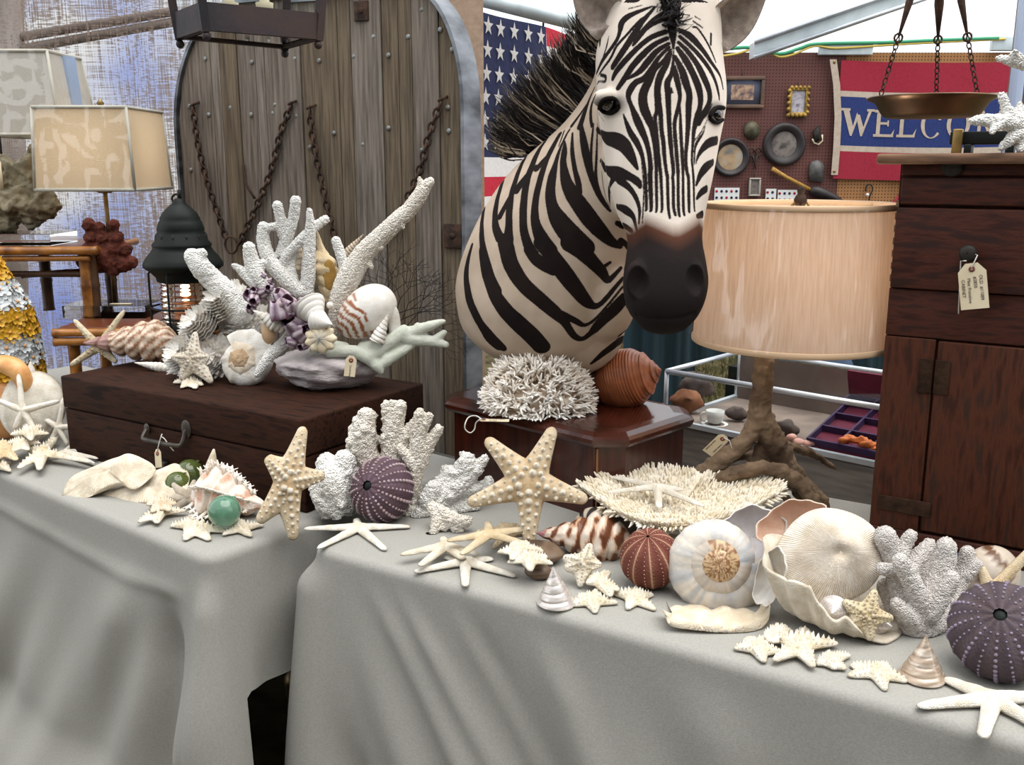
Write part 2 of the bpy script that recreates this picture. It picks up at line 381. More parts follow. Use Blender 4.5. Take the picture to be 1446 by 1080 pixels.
# ------------------------------------------------------------------ tables and cloths
AL, AR = -38.5, -32.0
ML = frame((-.557, 1.652, 0), AL); MR = frame((-.385, 1.715, 0), AR)
def fold_table(name, label, M, x0, x1, D):
    t = thing(name, label, 'table', M)
    ob('tabletop', box(x0+.012, x1-.012, .012, D-.01, .715, .742, .004), m_white, parent=t)
    for (x, y) in ((x0+.1, .1), (x1-.1, .1), (x0+.1, D-.1), (x1-.1, D-.1)): ob('leg', tube([(x, y, 0), (x, y, .72)], .014, 8), m_iron, parent=t)
    return t
fold_table('folding_table', 'folding table under the left grey cloth', ML, -1.9, 0, .76)
fold_table('folding_table', 'folding table under the right grey cloth', MR, 0, 2.0, .80)
def cloth(x0, x1, D, end, fold, drop, rc=.035, r=.018, Z=.75, nd=64):
    """front edge along x at y=0 plus the end at x1 (end=+1) or x0 (end=-1); local frame"""
    S = []; step = .012
    L = x1-x0
    if end > 0:
        S += [((x0+i*step, 0), (0, -1), i*step) for i in range(int((L-rc)/step))]
        cx, cy = x1-rc, rc; s0 = L-rc
        for k in range(13):
            a = -PI/2+PI/2*k/12; S.append(((cx+rc*math.cos(a), cy+rc*math.sin(a)), (math.cos(a), math.sin(a)), s0+rc*PI/2*k/12))
        S += [((x1, rc+i*step), (1, 0), s0+rc*PI/2+i*step) for i in range(1, int((D-rc)/step))]
    else:
        n = int((D-rc)/step)
        S += [((x0, D-i*step), (-1, 0), -(D-rc)-rc*PI/2+i*step+0) for i in range(n)]
        cx, cy = x0+rc, rc
        for k in range(13):
            a = PI+PI/2*k/12; S.append(((cx+rc*math.cos(a), cy+rc*math.sin(a)), (math.cos(a), math.sin(a)), -rc*PI/2*(1-k/12)))
        S += [((x0+rc+i*step, 0), (0, -1), i*step) for i in range(1, int((L-rc)/step))]
    rows = []; nS = len(S)
    for k in range(6):
        a = PI/2*k/5; rows.append([(p[0]-n[0]*r*(1-math.sin(a)), p[1]-n[1]*r*(1-math.sin(a)), Z-r*(1-math.cos(a))) for p, n, s in S])
    for j in range(1, nd+1):
        row = []
        for p, n, s in S:
            d = (drop(s)-r)*(j/nd)**1.0
            o = fold(s, d); q = d if d < .72 else .72
            row.append((p[0]+n[0]*o, p[1]+n[1]*o, max(Z-r-d, .004)))
        rows.append(row)
    V = [v for row in rows for v in row]; Fc = grid_faces(len(rows), nS, False)
    b0 = len(V); top = []
    if end > 0: V += [(x0, D, Z)]; top.append(tuple([b0]+list(range(nS))))
    else: V += [(x1, D, Z)]; top.append(tuple([b0]+list(range(nS))))
    k0 = len(V); V += [(x0, D, Z), (x1, D, Z), (x1, D+.01, .02), (x0, D+.01, .02)]; Fc.append((k0, k0+1, k0+2, k0+3)); b0 = len(V)-1  # unseen back panel, added to keep light from leaking under the table
    V += [V[i] for i in top[0]]; Fc.append(tuple(range(b0+1, len(V))))
    return np.array(V), Fc
def sm(x, a, b): t = min(1, max(0, (x-a)/(b-a))); return t*t*(3-2*t)
LL = 1.9
def foldL(s, d):
    c = s-LL+.02                                     # distance from the corner along the edge
    g = sm(d, 0, .5)
    o = .02*g+.05*d
    ph = s+.55*d
    o += g*(.014*math.sin(17*ph)+.01*math.sin(31*ph+1)+.008*math.sin(9*(s-.7*d)))*(1-sm(c, -.02, .04))
    t = d*.12; w = .020+.018*d
    o += (.014+.075*d)*math.exp(-((c-.005)/w)**2)*sm(d, .01, .1)            # hanging corner fold
    o += .07*sm(d, .5, .735); o -= .06*sm(d, .06, .25)*math.exp(-((c+.10+.10*d)/.045)**2)            # hollow beside it
    o += .025*sm(d, .03, .2)*math.exp(-((c+.2+.45*d)/.06)**2)
    o -= .02*sm(d, .1, .3)*sm(c, .06, .12); o += .006*math.exp(-((d-.075-.01*math.sin(5*s))/.014)**2)*(1-sm(c, -.12, -.04))
    return o
def dropL(s): c = s-LL+.02; return .735-.46*sm(c, .022, .055)+.02*math.sin(8*c)
cl = solo('tablecloth', 'grey linen tablecloth on left table with a hanging corner fold', 'tablecloth', (xf(cloth(-LL, 0, .76, 1, foldL, dropL)[0], ML), cloth(-LL, 0, .76, 1, foldL, dropL)[1]), m_cloth, base=ML @ Vector((-.9, .3, 0)))
def foldR(s, d):
    g = sm(d, .01, .45); ph = s-.55*d
    o = .012*g+.045*d
    o += g*(.016*math.sin(14*ph+.4)+.011*math.sin(25*ph+2)+.006*math.sin(47*ph))*sm(s, -.02, .12)
    o += .05*d*math.exp(-((s)/.07)**2)+.04*math.exp(-((s+.05)/.04)**2)*sm(d, .0, .07)
    for (s0, k, a, w) in ((.10, .75, .010, .02), (.17, .8, .012, .018), (.29, .7, .011, .018), (.33, .45, -.01, .025), (.46, .6, .012, .03), (.75, .4, .012, .05)):
        o += a*sm(d, .005, .12)*math.exp(-((s-s0-k*d)/(w*(1+2*d)))**2)
    return o
def dropR(s): return .735-.60*sm(-s, .015, .075)
_c = cloth(0, 2.0, .80, -1, foldR, dropR)
solo('tablecloth', 'grey linen tablecloth on right table falling in soft diagonal folds', 'tablecloth', (xf(_c[0], MR), _c[1]), m_cloth, base=MR @ Vector((1, .3, 0)))
# something brass-coloured kept in the dark under the tables
ut = thing('storage_tin', 'brass-coloured tin in the dark gap between the two tables', 'tin', on(372, 990, .28)+Vector((.05, .25, -.28)))
ob('tin_body', lathe([(.001, 0), (.06, 0), (.06, .2), (.001, .2)], 20), m_iron, parent=ut)
ob('tin_lid', lathe([(.062, .16), (.064, .2), (.05, .215), (.001, .217)], 20), m_brass, parent=ut)

# ------------------------------------------------------------------ dark trunk on the left table
MT = frame((-.425, 1.888, .751), -32)
tk = thing('wooden_chest', 'long dark walnut trunk with iron lift handle on left table', 'trunk', MT)
ob('body', box(-.80, 0, 0, .40, 0, .118, .004), m_walnut, parent=tk)
ob('lid', box(-.803, .003, -.003, .403, .120, .20, .006), m_walnut, parent=tk)
hm = mat('trunk_iron', '3a3430', '59524a', sc=30, rough=.45, metal=.7)
def TL(px, py): return loc_px(MT, px, py)
h0 = TL(210, 612); h1 = TL(265, 605)
ob('handle', tube(smooth_path([(h0.x, -.004, h0.z+.012), (h0.x+.005, -.02, h0.z-.004), (h0.x+.03, -.024, h0.z-.006), (h1.x-.02, -.024, h0.z-.004), (h1.x-.004, -.016, h0.z), (h1.x, -.004, h1.z)], 4), .005, 8), hm, parent=tk)
ob('handle_plate', sphere((h1.x, -.004, h1.z), .016, 14, 8, 1, .3, 1.3), hm, parent=tk)
ob('handle_plate', sphere((h0.x, -.004, h0.z+.012), .010, 14, 8, 1, .3, 1.3), hm, parent=tk)
lq = TL(234, 655); ob('latch', box(lq.x-.012, lq.x+.012, -.012, 0, lq.z-.03, lq.z+.008, .003), hm, parent=tk)
def tag_label(name, label, M, w, h, lines, parent_loop=None, size=.006):
    """paper tag hanging in the xz plane of M; hole at the origin, body downwards"""
    t = thing(name, label, 'tag', M)
    c = w*.28
    ob('paper', prism([(-w/2+c, .006), (w/2-c, .006), (w/2, -c+.004), (w/2, -h), (-w/2, -h), (-w/2, -c+.004)], 0, .0008), m_paper, parent=t, smooth=False)
    ob('eyelet', (lathe([(.0018, 0), (.005, 0), (.005, .0004), (.0018, .0004)], 14)[0] @ np.array([[1, 0, 0], [0, 0, -1], [0, 1, 0]]).T + np.array([0, -.0006, -.004]), lathe([(.0018, 0), (.005, 0), (.005, .0004), (.0018, .0004)], 14)[1]), m_tagring, parent=t)
    if lines:
        prt = []
        for k, s in enumerate(lines):
            V, Fc = text_mesh(s, size); V = V-[0, V[:, 1].mean(), 0]
            # lettering runs down the tag
            W = np.stack([np.full(len(V), 0)+V[:, 1]+(w/2-.2*w-(w*.64)*k/max(1, len(lines)-1) if len(lines) > 1 else 0), np.full(len(V), -.0004)-V[:, 2], -.015-V[:, 0]-.002*k], 1)
            prt.append((W, Fc))
        ob('handwriting', join(prt), m_ink, parent=t, smooth=False)
    return t
pT = MT @ Vector((TL(238, 633).x, -.030, TL(238, 633).z))
tg = tag_label('price_tag', 'small manila price tag hanging from the trunk handle', frame(pT, -32, -12, -14), .021, .036, None)
q = MT @ Vector((TL(243, 612).x, -.030, TL(243, 612).z))
ob('string', join([tube([pT, pT+Vector((.003, -.001, .012)), q, q+Vector((.003, 0, .006))], .0012, 5), tube(smooth_path([q, q+Vector((.008, 0, -.006)), q+Vector((.016, 0, -.02)), q+Vector((.026, 0, -.034))], 4), .0012, 5)]), m_string, parent=tg, world=True)

# ------------------------------------------------------------------ mahogany box with moulded lid
Fp = Vector((.198, 1.822, .75)); ang = -44.0
MB = frame(Fp, ang)
mb = thing('mahogany_box', 'polished mahogany box with moulded chamfered lid under the birdsnest coral', 'box', MB)
W_, D_ = .53, .32; ch = .055
def octo(x0, x1, y0, y1, c): return [(x0, y0+c), (x0+c, y0), (x1-c, y0), (x1, y0+c), (x1, y1-c), (x1-c, y1), (x0+c, y1), (x0, y1-c)]
def loft_poly(levels):
    V = []; n = len(levels[0][0])
    for P, z in levels: V += [(x, y, z) for x, y in P]
    return np.array(V), grid_faces(len(levels), n)+[tuple(range(n-1, -1, -1)), tuple(range(len(V)-n, len(V)))]
def lv(o, z): return (octo(-W_-o, o, -o, D_+o, ch*.9+o*.3), z)
ob('carcass', loft_poly([lv(-.012, 0), lv(-.012, .148)]), m_mahv, parent=mb, smooth=False)
ob('lid', loft_poly([lv(-.014, .148), lv(.0, .152), (octo(-W_-.006, .006, -.006, D_+.006, ch), .160), lv(.006, .168), lv(0, .174), lv(-.004, .176), lv(-.012, .180), lv(-.03, .182)]), m_mah, parent=mb, smooth=False)
V, Fc = loft_poly([lv(-.011, 0), lv(-.011, .012)]); ob('base_moulding', (V, Fc), m_mahv, parent=mb, smooth=False)
ob('edge_inlay', box(-ch*.9-.0, -ch*.9+.003, -.0015+.012, .013, .01, .146), mat('pale_inlay', '8a5a35', rough=.4), parent=mb, smooth=False)
BOXZ = .75+.182

# ------------------------------------------------------------------ old cabinet on the right
MC = frame((.682, 1.740, .751), -32)
cb = thing('wooden_cabinet', 'tall dark red-brown jelly cabinet with worn top on right table', 'cabinet', MC)
def CL(px, py): return loc_px(MC, px, py)
cw, cd = .62, .23
zt0 = CL(1262, 232).z; zt1 = CL(1262, 217).z; z1 = CL(1262, 249).z; z2 = CL(1262, 291).z; z3 = CL(1258, 405).z; z4 = CL(1256, 474).z; z5 = CL(1262, 742).z
ob('carcass', box(0, cw, .012, cd, 0, zt0), m_cab, parent=cb, smooth=False)
ob('top_board', box(-.035, cw+.03, -.03, cd+.02, zt0, zt1, .006), m_cabt, parent=cb)
ob('top_rail', box(.004, cw-.004, 0, .02, z1+.002, zt0, .002), m_cab, parent=cb)
dr = ob('drawer', box(.006, cw-.006, -.003, .02, z2+.003, z1-.002, .003), m_cab, parent=cb)
dr2 = ob('drawer', box(.002, cw-.002, -.008, .02, z3, z2-.002, .003), m_cab, parent=cb)
kp = CL(1370, 356); knob = lathe([(.001, -.03), (.011, -.03), (.0145, -.026), (.0145, -.02), (.008, -.013), (.007, 0)], 20)
ob('knob', (knob[0][:, [0, 2, 1]]+np.array([kp.x, -.006, kp.z]), knob[1]), m_iron, parent=dr2)
kp1 = CL(1345, 237); ob('knob_recess', (knob[0][:, [0, 2, 1]]*np.array([1.2, .15, 1.0])+np.array([kp1.x, -.001, kp1.z]), knob[1]), m_iron, parent=cb)
ob('middle_rail', box(0, cw, 0, .02, z4+.002, z3-.002, .002), m_cab, parent=cb)
xd = CL(1312, 600).x
ob('stile', box(0, xd-.002, 0, .02, z5-.006, z4, .002), m_cabv, parent=cb)
ob('bottom_rail', box(0, cw, -.002, .02, 0, z5-.006, .002), m_cab, parent=cb)
do = ob('door', box(xd+.002, cw-.06, -.001, .02, z5, z4-.002, .003), m_cabv, parent=cb)
ob('stile', box(cw-.058, cw, 0, .02, z5-.006, z4, .002), m_cabv, parent=cb)
m_hinge = mat('old_brown_hinge', '24170f', '3a281c', sc=40, rough=.8, spec=.15, bump=.4, bsc=120); hi = CL(1310, 530)
for k, s in enumerate((-1, 1)):
    a, b_ = sorted((hi.x-.001+s*.002+(xd-hi.x), hi.x+s*.026+(xd-hi.x))); ob('hinge_leaf', box(a, b_, -.0035, .001, hi.z-.032, hi.z+.03, .001), m_hinge, parent=cb)
hb = CL(1290, 716); ob('strap_hinge', box(.012, .105, -.0035, .001, hb.z-.014, hb.z+.014, .001), m_hinge, parent=cb)
for k in range(7): ob('dovetail', box(-.0008, .004, .0, .02, z3+.01+k*.022, z3+.022+k*.022), m_cabt, parent=cb, smooth=False)
# price tag on the knob
kw = MC @ Vector((kp.x, -.038, kp.z-.012))
ct = tag_label('price_tag', 'manila handwritten price tag hanging from the cabinet drawer knob', frame(MC @ Vector((CL(1376, 374).x, -.036, CL(1376, 374).z)), -32, -2, -10), .044, .072, ['OLD  #11089', '#2850', 'Mint Primitive', 'CABINET'], size=.0075)
a1 = MC @ Vector((CL(1361, 366).x, -.034, CL(1361, 366).z)); a2 = MC @ Vector((CL(1357, 440).x, -.03, CL(1357, 440).z)); a3 = MC @ Vector((CL(1384, 358).x, -.034, CL(1384, 358).z)); a4 = MC @ Vector((CL(1376, 376).x, -.039, CL(1376, 376).z))
ob('string', join([tube([a2, a1, kw], .0011, 5), tube([kw+Vector((.01, 0, .012)), a3, a4], .0011, 5)]), m_string, parent=ct, world=True)
CABTOP = .751+zt1

# ------------------------------------------------------------------ arched plank door with chains
MD = frame((-.089, 2.65, 0), -24)
dw = thing('arched_door', 'weathered arched plank door with metal rim and hanging chains', 'door', MD)
def DL(px, py): return loc_px(MD, px, py)
xl = DL(262, 300).x; xr = DL(655, 300).x; ztop_ = DL(480, -8).z; zls = DL(262, 190).z; zrs = DL(655, 150).z
def archz(x):
    rl = .27; rr = .16
    if x < xl+rl: u = (xl+rl-x)/rl; return zls+(ztop_-zls)*math.sqrt(max(0, 1-u*u))
    if x > xr-rr: u = (x-xr+rr)/rr; return zrs+(ztop_-zrs)*math.sqrt(max(0, 1-u*u))
    return ztop_
seams = [xl]+[DL(px, 200).x for px in (305, 318, 342, 367, 380, 430, 482, 501, 543, 566, 585, 622)]+[xr]
m_pl = [mat('weathered_plank', *c, sc=5, rough=.9, bump=.6, bsc=30, stretch=(26, 26, 1.3), lo=.3, hi=.72, detail=8, spec=.15) for c in (('564e46', '8a8076'), ('50463c', '80725f'), ('5b534c', '8f867c'))]
for i in range(len(seams)-1):
    a, b_ = seams[i]+.0015, seams[i+1]-.0015; n = 6
    poly = [(a, .01), (b_, .01)]+[(b_+(a-b_)*k/n, max(.5, archz(min(max(b_+(a-b_)*k/n, xl+.002), xr-.002)))) for k in range(n+1)]
    ob('plank', prism(poly, -.002*(i % 3), .035), m_pl[(0, 2, 1, 0, 2, 0, 1, 1, 2, 1, 1, 0, 1)[i % 13]], parent=dw, smooth=False)
ob('backing', prism([(xl+.01, .02), (xr-.01, .02)]+[(xr-.01+(xl-xr+.02)*k/24, archz(xr-.01+(xl-xr+.02)*k/24)-.01) for k in range(25)], .036, .05), m_walnut, parent=dw, smooth=False)
out = [(xr, .0)]+[(xr, zrs*k/6) for k in range(1, 6)]+[(xr-(xr-xl)*(1-math.cos(PI*k/40))/2, archz(xr-(xr-xl)*(1-math.cos(PI*k/40))/2)) for k in range(41)]+[(xl, zls*k/6) for k in range(5, -1, -1)]
V = []
for i, (x, z) in enumerate(out):
    p0 = Vector((out[max(i-1, 0)][0], out[max(i-1, 0)][1])); p1 = Vector((out[min(i+1, len(out)-1)][0], out[min(i+1, len(out)-1)][1]))
    d = (p1-p0).normalized(); n = Vector((d.y, -d.x))
    for (o, y) in ((0, -.014), (.010, -.014), (.012, .085), (0, .085)): V.append((x+n.x*o, y, z+n.y*o))
ob('metal_rim', (np.array(V), grid_faces(len(out), 4)), m_steel, parent=dw, smooth=False)
for (px, py, s) in ((512, 16, .026), (641, 333, .033)):
    c = DL(px, py); br = ob('corner_plate', box(c.x-s*.85, c.x+s*.85, -.010, 0, c.z-s, c.z+s, .002), m_rust, parent=dw); ob('bolt', sphere((c.x, -.010, c.z), .009, 10, 6, 1, .6, 1), m_rust, parent=br)
m_bolt = mat('zinc_bolt', '8a8d8c', '6f6f6a', sc=30, rough=.5, metal=.6)
BP = [(290, 83), (356, 88), (417, 83), (451, 86), (326, 152), (389, 148), (295, 162), (355, 162), (419, 164), (386, 160), (472, 188), (438, 208), (596, 14), (622, 42), (639, 70), (549, 78), (577, 52), (528, 52), (549, 181), (513, 204), (596, 212), (634, 185), (270, 240), (633, 152), (268, 150), (500, 80)]
for px, py in BP:
    c = DL(px, py); ob('bolt_head', sphere((c.x, -.002, c.z), .0075, 8, 5, 1, .5, 1), m_bolt, parent=dw)
def link(a, b, w, r, twist):
    a = Vector(a); b = Vector(b); d = (b-a); L = d.length; d.normalize(); u = d.cross(Vector((0, 1, 0))).normalized(); v = d.cross(u)
    s = u if twist else (u*.35+v*.94)
    c = (a+b)/2; P = [c+d*(math.cos(t)*(L/2+r))+s*(math.sin(t)*w) for t in [2*PI*k/10 for k in range(10)]]
    n = 5; V = []
    for i in range(10):
        t = (P[(i+1) % 10]-P[i-1]).normalized(); x = t.cross(Vector((.3, .9, .2))).normalized(); y = t.cross(x)
        for k in range(n): V.append((P[i]+x*(r*math.cos(2*PI*k/n))+y*(r*math.sin(2*PI*k/n)))[:])
    Fc = grid_faces(10, n)+[(9*n+k, 9*n+(k+1) % n, (k+1) % n, k) for k in range(n)]
    return np.array(V), Fc
def chain(P, L, w, r):
    P = smooth_path(P, 8); out = []; P = [Vector(p) for p in P]; acc = [P[0]]; rem = L; cur = P[0]
    for q in P[1:]:
        while (q-cur).length >= rem: cur = cur+(q-cur).normalized()*rem; acc.append(cur); rem = L
        rem -= (q-cur).length; cur = q
    for i in range(len(acc)-1): out.append(link(acc[i], acc[i+1], w, r, i % 2))
    return join(out)
for L_ in ([(278, 152), (284, 200), (296, 250), (312, 300), (325, 338)], [(416, 150), (402, 185), (388, 240), (370, 285), (352, 325), (340, 348)], [(442, 156), (447, 200), (456, 245), (466, 290), (476, 330), (486, 370)], [(627, 145), (615, 175), (606, 205), (597, 240), (575, 290), (550, 340)]):
    P = [(lambda c: (c.x, -.016, c.z))(DL(*q)) for q in L_]
    ch_ = ob('chain', chain(P, .020, .010, .0034), m_rust, parent=dw, kind='stuff'); ob('staple', tube([(P[0][0]-.008, .002, P[0][2]+.012), (P[0][0]-.004, -.022, P[0][2]+.004), (P[0][0]+.006, -.022, P[0][2]+.008), (P[0][0]+.01, .002, P[0][2]+.016)], .004, 6), m_rust, parent=dw)
c = DL(332, 345); ob('chain_ring', (lambda t: t)(link((c.x-.02, -.018, c.z), (c.x+.02, -.018, c.z), .026, .004, 1)), m_rust, parent=dw)
c0 = DL(345, 232); ob('hook', tube(smooth_path([(c0.x, -.006, c0.z), (c0.x+.01, -.014, c0.z-.03), (c0.x+.02, -.02, c0.z-.06), (c0.x+.035, -.018, c0.z-.085), (c0.x+.04, -.01, c0.z-.10)], 4), .004, 6), m_rust, parent=dw)
# ------------------------------------------------------------------ zebra shoulder mount
ZR = math.radians(7)
rax = Vector((math.cos(ZR), math.sin(ZR), 0)); nax = Vector((math.sin(ZR), -math.cos(ZR), 0))
def ring(c, rx, hw, nd, b, n=36, ex=2.3, bk=1.0):
    out = []
    for k in range(n):
        a = 2*PI*k/n; ca, sa = math.cos(a), math.sin(a)
        x = math.copysign(abs(ca)**(2/ex), ca); y = math.copysign(abs(sa)**(2/ex), sa)
        w = hw*(1-.18*max(0, -y)*bk); out.append((c+rx*(w*x)+nd*(b*y))[:])
    return out
HEAD = [(-52, 945, 20, 1.86, .03), (-40, 942, 48, 1.84, .07), (-10, 940, 68, 1.815, .10), (30, 934, 80, 1.795, .115), (75, 928, 88, 1.775, .125), (125, 931, 90, 1.755, .13), (160, 931, 88, 1.742, .13),
        (200, 930, 81, 1.725, .125), (250, 929, 73, 1.705, .112), (300, 931, 61, 1.685, .095), (335, 937, 51, 1.668, .082), (365, 939, 55, 1.652, .076), (395, 939, 59.5, 1.64, .072), (420, 938, 57, 1.635, .066), (442, 937, 49, 1.640, .056), (458, 938, 35, 1.652, .04), (468, 939, 18, 1.668, .02), (471, 939, 4, 1.675, .004)]
V = []
HS = smooth_path(HEAD, 4)
for (py, cx, hw, Yf, b) in HS:
    c = at(cx, py, Yf+b); V += ring(c, rax, max(hw, 1)*mpp(c), nax, b, bk=1.0 if py < 330 else .4)
n_ = 36
zhead = (np.array(V), grid_faces(len(HS), n_)+[tuple(range(n_-1, -1, -1)), tuple(range(len(V)-n_, len(V)))])
NECK = [(938, 20, 2.00, 50), (925, 60, 2.00, 72), (906, 140, 2.04, 75), (872, 228, 2.085, 97), (815, 322, 2.13, 125), (775, 398, 2.155, 127), (764, 440, 2.165, 121), (760, 478, 2.175, 98), (758, 508, 2.18, 52), (757, 518, 2.18, 20)]
P = []; rr = []
for (x, y, Y, r) in smooth_path(NECK, 5):
    p = at(x, y, Y); P.append(p); rr.append(r*mpp(p))
parts = [zhead, tube(P, rr, 36)]
# throat / jaw join, chest keel, brows, nostril wings, lower lip
for (x, y, Y, r, s) in ((905, 150, 1.95, 62, (1, 1.2, 1.5)), (895, 235, 1.93, 52, (.9, 1.2, 1.5)), (858, 410, 2.03, 58, (.75, .9, 1.25)), (812, 462, 2.10, 68, (1.05, .9, 1.0)),
                        (853, 139, 1.80, 17, (1, 1.3, .8)), (1010, 148, 1.82, 15, (1, 1.3, .8)), (897, 395, 1.668, 19, (.8, 1, 1.5)), (980, 393, 1.672, 18, (.8, 1, 1.5)), (938, 452, 1.675, 26, (1.5, .9, .8))):
    p = at(x, y, Y); parts.append(sphere(p, r*mpp(p), 20, 14, *s))
VZ, FZ, NZ = remesh(join(parts), .0046, 7, 1)
VZ[:, 1] = np.minimum(VZ[:, 1], 2.31)
bv = BVHTree.FromPolygons([Vector(v) for v in VZ], FZ)
def zhit(px, py):
    h = bv.ray_cast(CAM, ray(px, py).normalized())
    if h[0] is not None: return h[0], h[1]
    q = at(px, py, 2.0); h = bv.find_nearest(q); return h[0], h[1]
# carve nostrils and the mouth line
for (x, y, r, dpt, el) in ((901, 398, .020, .016, 1.5), (983, 395, .019, .014, 1.5)):
    c, nn = zhit(x, y); D = VZ-np.array(c); D[:, 2] /= el; d = np.linalg.norm(D, axis=1)/r; w = np.clip(1-d*d, 0, 1)**1.2
    VZ += np.array([.15 if x < 940 else -.15, .95, .1])*(w*dpt)[:, None]
mouth = [zhit(x, y)[0] for x, y in [np.array(q) for q in smooth_path([(900, 445), (918, 449), (940, 450), (963, 448), (980, 443)], 6)]]
MA = np.array([m[:] for m in mouth]); d = np.full(len(VZ), 9.); k_ = np.where(VZ[:, 2] < at(940, 420, 1.64).z)[0]; d[k_] = np.min(np.linalg.norm(VZ[k_][:, None, :]-MA[None], axis=2), axis=1)
VZ -= NZ*(np.clip(1-d/.007, 0, 1)*.0035)[:, None]
